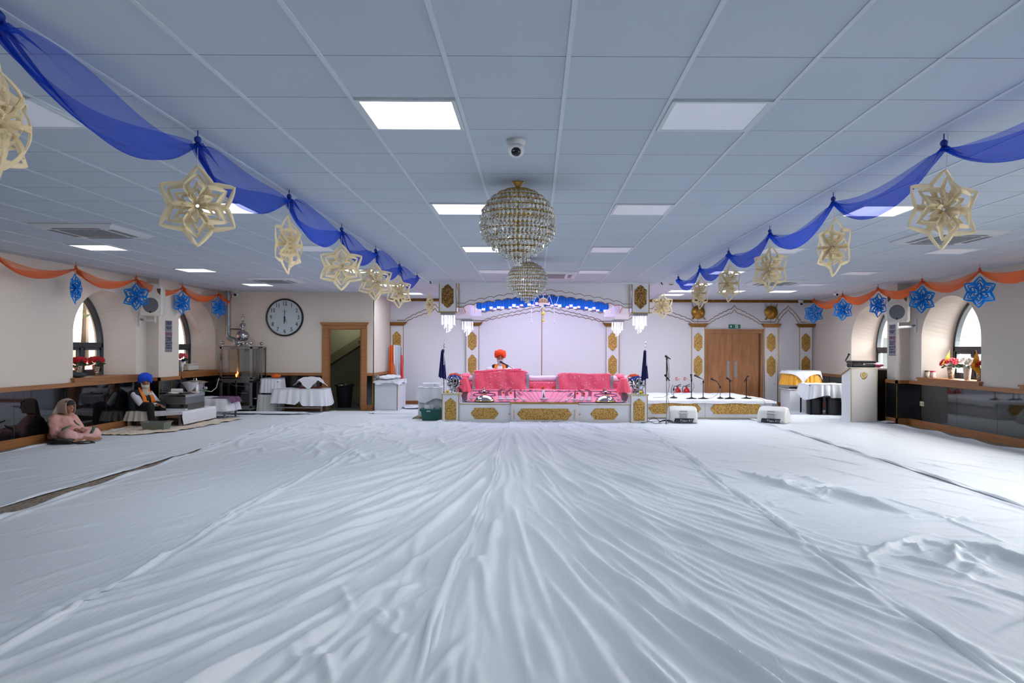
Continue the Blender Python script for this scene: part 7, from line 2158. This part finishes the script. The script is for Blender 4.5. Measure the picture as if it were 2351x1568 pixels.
# ---------------- reader behind the taller pink mound
Yr = 17.9
h = at(1148.5, 820.5, Yr)
t = thing('person', 'bearded person in an orange turban and dark waistcoat reading behind the pink mound', 'person', (h.x, Yr, .80))
mb = MB(); F_ = Vector((0, -1, 0))
P = head(mb, h, F_, 1.08)
sh = h.z - .235
mb.cap((h.x, Yr + .02, h.z - .06), (h.x, Yr + .03, sh), .055, .06)
mb.cap((h.x - .15, Yr + .04, sh - .02), (h.x + .15, Yr + .04, sh - .02), .07)
mb.cap((h.x, Yr + .04, sh - .05), (h.x, Yr + .03, .95), .15, .16); mb.ell((h.x, Yr - .02, .92), (.24, .20, .11))
for k in (-1, 1):
    el = Vector((h.x + k * .27, Yr - .02, 1.06)); wr = Vector((h.x + k * .12, Yr - .27, 1.04))
    mb.cap((h.x + k * .19, Yr + .03, sh - .03), el, .055, .042); mb.cap(el, wr, .040, .028)
    hand_mb(mb, wr, (-k * .3, -1, .0), (0, 0, -1), thumb=k)
    mb.cap((h.x + k * .1, Yr, .90), (h.x + k * .33, Yr - .18, .88), .09, .07); mb.cap((h.x + k * .33, Yr - .18, .88), (h.x - k * .05, Yr - .26, .87), .065, .05)
o = mb.build('body', SKIN, t, world=True, smooth='all'); remesh(o, .0075, 1)
SHW = mat('white_shirt', (220, 224, 234), .85)
mb = MB()
mb.cap((h.x - .15, Yr + .05, sh - .03), (h.x + .15, Yr + .05, sh - .03), .085)
mb.cap((h.x, Yr + .05, sh - .08), (h.x, Yr + .04, .93), .18, .20); mb.ell((h.x, Yr - .06, .90), (.34, .28, .09))
for k in (-1, 1):
    el = Vector((h.x + k * .285, Yr - .02, 1.05)); wr = Vector((h.x + k * .13, Yr - .245, 1.04))
    mb.cap((h.x + k * .19, Yr + .04, sh - .04), el, .075, .062); mb.cap(el, wr, .058, .045)
remesh(mb.build('white_kurta', SHW, t, world=True, smooth='all'), .012, 3)
mb = MB(); DKV = mat('dark_maroon_waistcoat', (44, 26, 34), .85)
mb.cap((h.x - .13, Yr + .045, sh - .02), (h.x + .13, Yr + .045, sh - .02), .096)
for k in (-1, 1): mb.cap((h.x + k * .115, Yr + .03, sh - .03), (h.x + k * .13, Yr + .02, .95), .098, .112)
remesh(mb.build('waistcoat', DKV, t, world=True, smooth='all'), .012, 3)
ORS = mat('orange_scarf', (240, 132, 30), .8)
for k in (-1, 1):
    rows = []
    for j in range(17):
        u = j / 16
        cx_ = h.x + k * (.075 + .055 * u ** .7); yc_ = Yr - .055 - .065 * min(1, u * 1.6); z = sh + .075 - (sh + .075 - .93) * u
        rows.append([(cx_ + .036 * v, yc_ - .012 * (1 - v * v) - .006 * sin(v * 6), z) for v in [i / 6 * 2 - 1 for i in range(7)]])
    ob = MB().grid(rows).build('orange_scarf', ORS, t, world=True, smooth='all'); sd_ = ob.modifiers.new('thick', 'SOLIDIFY'); sd_.thickness = .012; sd_.offset = 0
turban(t, P, mat('orange_turban', (236, 76, 26), .8), 1.05)
beard(t, P, mat('grey_beard', (178, 178, 180), .9), .15)
eyes(t, P)

# ---------------- man in the blue turban seated on a clothed stool by the left wall
Y0 = 14.62
st = thing('clothed_stool', 'small wooden stool with frilled white cover under the man in the blue turban', 'stool', (-7.72, Y0 + .05, 0))
for x in (-7.86, -7.56):
    for y in (Y0 - .16, Y0 + .18): MB().box(x - .025, y - .025, .0, x + .025, y + .025, .27).build('leg', mat('pale_wood_leg', (196, 176, 146), .6), st, world=True)
MB().box(-7.90, Y0 - .2, .26, -7.52, Y0 + .24, .29).build('seat', mat('pale_wood_leg', (196, 176, 146), .6), st, world=True)
mb = skirt(MB(), .215, .25, .305, .12, .016, 15, -7.70, Y0 + .02, flare=.05, n=150); top_cloth(mb, .22, .255, .31, cx=-7.70, cy=Y0 + .02)
mb.ell((-7.70, Y0 + .02, .30), (.20, .22, .03), 20, 8)
tag(mb.build('stool_cover', mat('frilled_offwhite', (206, 204, 196), .9), smooth='all'), 'frilled off-white cover on the stool under the man in the blue turban', 'cover')
h = at(330, 876, Y0 - .02); h = Vector((h.x + .03, h.y, h.z - .015))
t = thing('person', 'person in a blue turban with long white beard, orange scarf and dark waistcoat', 'person', (-7.68, Y0, .31))
F_ = Vector((.55, -.80, 0)).normalized(); rt = F_.cross(Vector((0, 0, 1)))   # rt: the man's right
fw = Vector((.90, -.30, 0)).normalized(); sd = fw.cross(Vector((0, 0, 1)))      # torso faces the table
mb = MB(); P = head(mb, h, F_, 1.0)
pel = Vector((-7.72, Y0 + .02, .40)); sho = Vector((h.x - .07, h.y + .02, h.z - .24))
mb.cap(h + Vector((0, 0, -.06)), sho + Vector((0, 0, .05)), .052, .058)
mb.cap(sho + sd * .15, sho - sd * .15, .062); mb.cap(sho - Vector((0, 0, .06)), pel + Vector((0, 0, .05)), .14, .15); mb.ell(pel, (.17, .17, .11))
hands_c = at(369, 930, 14.62)
for k in (-1, 1):
    S = sho + sd * k * .185; E = S + Vector((.15, .02 if k > 0 else .05, -.23)) + fw * .02
    W = hands_c + Vector((-.05, -.03 * k, .015 * (k > 0)))
    mb.cap(S, E, .05, .040); mb.cap(E, W, .038, .026); hand_mb(mb, W, fw + Vector((0, 0, -.1)), (0, 0, -1), thumb=k, curl=.9)
    hip = pel + sd * k * .09; kn = hip + fw * .36 + Vector((0, 0, .0)) + sd * k * .05; an = kn + Vector((.0, 0, -.27)) + fw * .04
    an.z = .07
    mb.cap(hip, kn, .085, .06); mb.cap(kn, an, .055, .038); mb.cap(an, an + fw * .14 + Vector((0, 0, -.02)), .035, .025)
remesh(mb.build('body', SKIN, t, world=True, smooth='all'), .0075, 1)
mb = MB()
for k in (-1, 1):
    S = sho + sd * k * .185; E = S + Vector((.15, .02 if k > 0 else .05, -.23)) + fw * .02; W = hands_c + Vector((-.07, -.03 * k, .015 * (k > 0)))
    mb.cap(S, E, .072, .062); mb.cap(E, W, .058, .036)
mb.cap(sho - Vector((0, 0, .03)), pel + Vector((0, 0, .1)), .15, .16)
remesh(mb.build('white_shirt', SHW, t, world=True, smooth='all'), .010, 3)
mb = MB(); NV_ = mat('navy_black_waistcoat', (18, 30, 42), .85)
mb.cap(sho + sd * .15, sho - sd * .13, .092); mb.cap(sho - Vector((0, 0, .07)), pel + Vector((0, 0, .06)), .165, .170); mb.cap(sho + sd * .16 - fw * .05, pel + sd * .16 - fw * .04, .10, .10)
for k in (-1, 1): mb.cap(sho + sd * k * .09 - Vector((0, 0, .1)), pel + sd * k * .12 - fw * .02 - Vector((0, 0, .03)), .10, .10)
mb.cap(pel + sd * .13 - fw * .06, pel + sd * .19 - fw * .0 - Vector((0, 0, .20)), .10, .05)
remesh(mb.build('waistcoat', NV_, t, world=True, smooth='all'), .010, 3)
mb = MB()
for k in (-1, 1):
    hip = pel + sd * k * .09; kn = hip + fw * .36 + sd * k * .05; an = kn + Vector((.0, 0, -.27)) + fw * .04; an.z = .09
    mb.cap(hip, kn, .105, .082); mb.cap(kn, an, .075, .055)
remesh(mb.build('black_trousers', mat('black_trousers', (16, 17, 22), .85), t, world=True, smooth='all'), .010, 3)
for k, a0 in ((1, 0), (-1, 0)):
    rows = []
    base = [h + Vector((-.02, 0, -.10)) + rt * .07 * k - F_ * .04, sho + sd * k * .085 + fw * .065 + Vector((0, 0, .07)), sho + sd * k * .095 + fw * .155 - Vector((0, 0, .05)), sho + sd * k * .10 + fw * .195 - Vector((0, 0, .2)), pel + sd * k * .10 + fw * .24 + Vector((0, 0, .10))]
    n_ = 20
    for j in range(n_ + 1):
        u = j / n_ * (len(base) - 1); i = min(int(u), len(base) - 2); p_ = base[i].lerp(base[i + 1], u - i)
        rows.append([p_ + sd * .042 * v + fw * .008 * (1 - v * v) for v in [q / 5 * 2 - 1 for q in range(6)]])
    ob = MB().grid(rows).build('orange_scarf', ORS, t, world=True, smooth='all'); s2 = ob.modifiers.new('thick', 'SOLIDIFY'); s2.thickness = .012; s2.offset = 0
turban(t, P, mat('blue_turban', (14, 74, 214), .8), 1.08)
beard(t, P, mat('white_beard', (206, 200, 186), .9), .24)
eyes(t, P)
MB().box(sho.x + .19, sho.y - .13, .62, sho.x + .22, sho.y - .05, .66).build('white_badge', SHW, t, world=True)

# ---------------- woman in pink seated cross-legged on the floor
Yw = 12.15
h = at(158, 933, Yw)
t = thing('person', 'person in a pale pink suit and grey-pink headscarf sitting cross-legged by the left wall', 'person', (-7.62, Yw, .012))
F_ = Vector((.90, -.42, 0)).normalized(); sd = F_.cross(Vector((0, 0, 1)))
fw = Vector((.93, -.36, 0)).normalized()
h = Vector((h.x, Yw, h.z))
mb = MB(); P = head(mb, h, F_, .95)
pel = Vector((-7.64, Yw + .02, .13)); sho = Vector((h.x - .09, Yw + .01, h.z - .21))
mb.cap(h + Vector((-.01, 0, -.06)), sho + Vector((.02, 0, .04)), .045, .05)
mb.cap(sho + sd * .13, sho - sd * .13, .06); mb.cap(sho - Vector((0, 0, .05)), pel + Vector((0, 0, .06)), .14, .17); mb.ell(pel, (.19, .19, .12))
lap = Vector((-7.30, Yw - .12, .205))
for k in (-1, 1):
    S = sho + sd * k * .16; E = S + Vector((.08, 0, -.22)) + sd * k * .05; W = lap + sd * k * .05 + Vector((-.06, 0, .01))
    mb.cap(S, E, .05, .04); mb.cap(E, W, .038, .026); hand_mb(mb, W, fw - sd * k * .3, (0, 0, -1), thumb=k, curl=.7, s=.92)
    kn = pel + fw * .36 + sd * k * .20; kn.z = .12; an = pel + fw * .40 - sd * k * .12; an.z = .065
    mb.cap(pel + sd * k * .08, kn, .09, .065); mb.cap(kn, an, .055, .04)
    ft = an + (fw * .35 - sd * k).normalized() * .12; ft.z = .045
    mb.cap(an, ft, .036, .028)
    for q in range(5): mb.cap(ft + fw * (q - 2) * .011, ft + fw * (q - 2) * .012 + (fw * .35 - sd * k).normalized() * (.035 - .003 * q), .010, .008, 8)
remesh(mb.build('body', SKIN2, t, world=True, smooth='all'), .0075, 1)
PINKC = mat('pale_pink_cotton', (226, 172, 162), .9)
def folds(o, st=.012):
    tx = bpy.data.textures.new('cloth_folds', 'CLOUDS'); tx.noise_scale = .09; tx.noise_depth = 1
    d = o.modifiers.new('folds', 'DISPLACE'); d.texture = tx; d.strength = st; d.mid_level = .5
    return o
mb = MB()
mb.cap(sho + sd * .13, sho - sd * .13, .088); mb.cap(sho - Vector((0, 0, .08)), pel + Vector((-.03, 0, .05)), .17, .225); mb.ell(pel + Vector((-.02, 0, -.03)), (.26, .25, .13))
mb.cap(sho + Vector((-.06, 0, -.08)), pel + Vector((-.10, 0, .02)), .13, .17)
for k in (-1, 1):
    S = sho + sd * k * .16; E = S + Vector((.08, 0, -.22)) + sd * k * .05; W = lap + sd * k * .05 + Vector((-.09, 0, .015))
    mb.cap(S, E, .085, .08); mb.cap(E, W, .075, .045)
mb.cap(sho + Vector((.05, 0, -.15)), lap + Vector((-.10, 0, -.01)), .10, .07)
folds(remesh(mb.build('pink_shawl', PINKC, t, world=True, smooth='all'), .011, 5), .03)
mb = MB()
for k in (-1, 1):
    kn = pel + fw * .36 + sd * k * .20; kn.z = .12; an = pel + fw * .36 - sd * k * .06; an.z = .08
    mb.cap(pel + sd * k * .08, kn, .125, .105); mb.cap(kn, an, .095, .06)
folds(remesh(mb.build('pink_trousers', mat('pink_satin', (232, 182, 178), .6), t, world=True, smooth='all'), .011, 4), .025)
# green embroidered borders
GB = mat('green_embroidery', (112, 134, 116), .9, vary=.3, scale=50)
def band(pts, w_, nm='green_border'):
    rows = []
    for p_, q_ in pts: rows.append([Vector(p_), Vector(p_) + Vector(q_) * w_])
    ob = MB().grid(rows).build(nm, GB, t, world=True, smooth='all'); s2 = ob.modifiers.new('thick', 'SOLIDIFY'); s2.thickness = .012; s2.offset = 0
band([(at(226 / 8.255 + 110, 1000, 11.9), (0, 0, .5)), (at(143, 989, 11.89), (0, 0, 1)), (at(155, 983, 11.88), (0, 0, 1)), (at(163, 979, 11.9), (0, 0, .6))], .035)
band([(at(171, 968, 11.95), (0, 0, 1)), (at(176, 974, 11.9), (0, 0, 1)), (at(184, 978, 11.9), (0, 0, .6))], .025)
band([(at(206, 995, 11.86), (1, 0, 0)), (at(211, 987, 11.84), (1, 0, 0)), (at(214, 979, 11.9), (1, 0, 0))], .05)
# headscarf
SC_ = mat('grey_pink_chiffon', (184, 162, 148), .85)
mb = MB(); H = P(0, -.02, .012)
R_ = Matrix((F_.cross(Vector((0, 0, 1))), F_, Vector((0, 0, 1)))).transposed()
rows = []
for j in range(22):
    u = j / 21
    # from the hairline over the crown and down the back to the shoulders
    row = []
    for i in range(33):
        v = i / 32 * 2 - 1; a = v * radians(128)
        rx, ry, rz_ = .100 + .05 * u, .125 + .03 * u, .128
        if u < .55:
            th = radians(8 + 92 * (u / .55))
            lx = rx * sin(a) * (.35 + .65 * 1); ang = a
            px_, pz_ = rx * sin(ang), rz_ * cos(ang)
            py_ = .062 - .19 * (u / .55)
            shr = sqrt(max(.05, 1 - ((py_ + .03) / .17) ** 2))
            px_, pz_ = px_ * (.82 + .2 * (u / .55)), pz_ * shr if pz_ > 0 else pz_ * 1.5
            row.append(P(px_, py_, pz_ + .005))
        else:
            w2 = (u - .55) / .45
            px_ = (rx + .10 * w2) * sin(a) * 1.02; pz_ = (.128 * cos(a)) * sqrt(max(.05, 1 - (.098 / .17) ** 2)) if cos(a) > 0 else .128 * cos(a) * 1.5
            row.append(P(px_, -.128 - .055 * w2 * (1 - .3 * abs(v)), pz_ * (1 - w2) + (-.27 - .03 * abs(v)) * w2))
    rows.append(row)
ob = MB().grid(rows).build('headscarf', SC_, t, world=True, smooth='all')
s2 = ob.modifiers.new('thick', 'SOLIDIFY'); s2.thickness = .010; s2.offset = 0
MB().ell(P(0, .018, .055), (.078, .080, .066), 18, 12).build('black_hair', mat('black_hair', (20, 18, 18), .6), t, world=True, smooth=True)
eyes(t, P, .95)
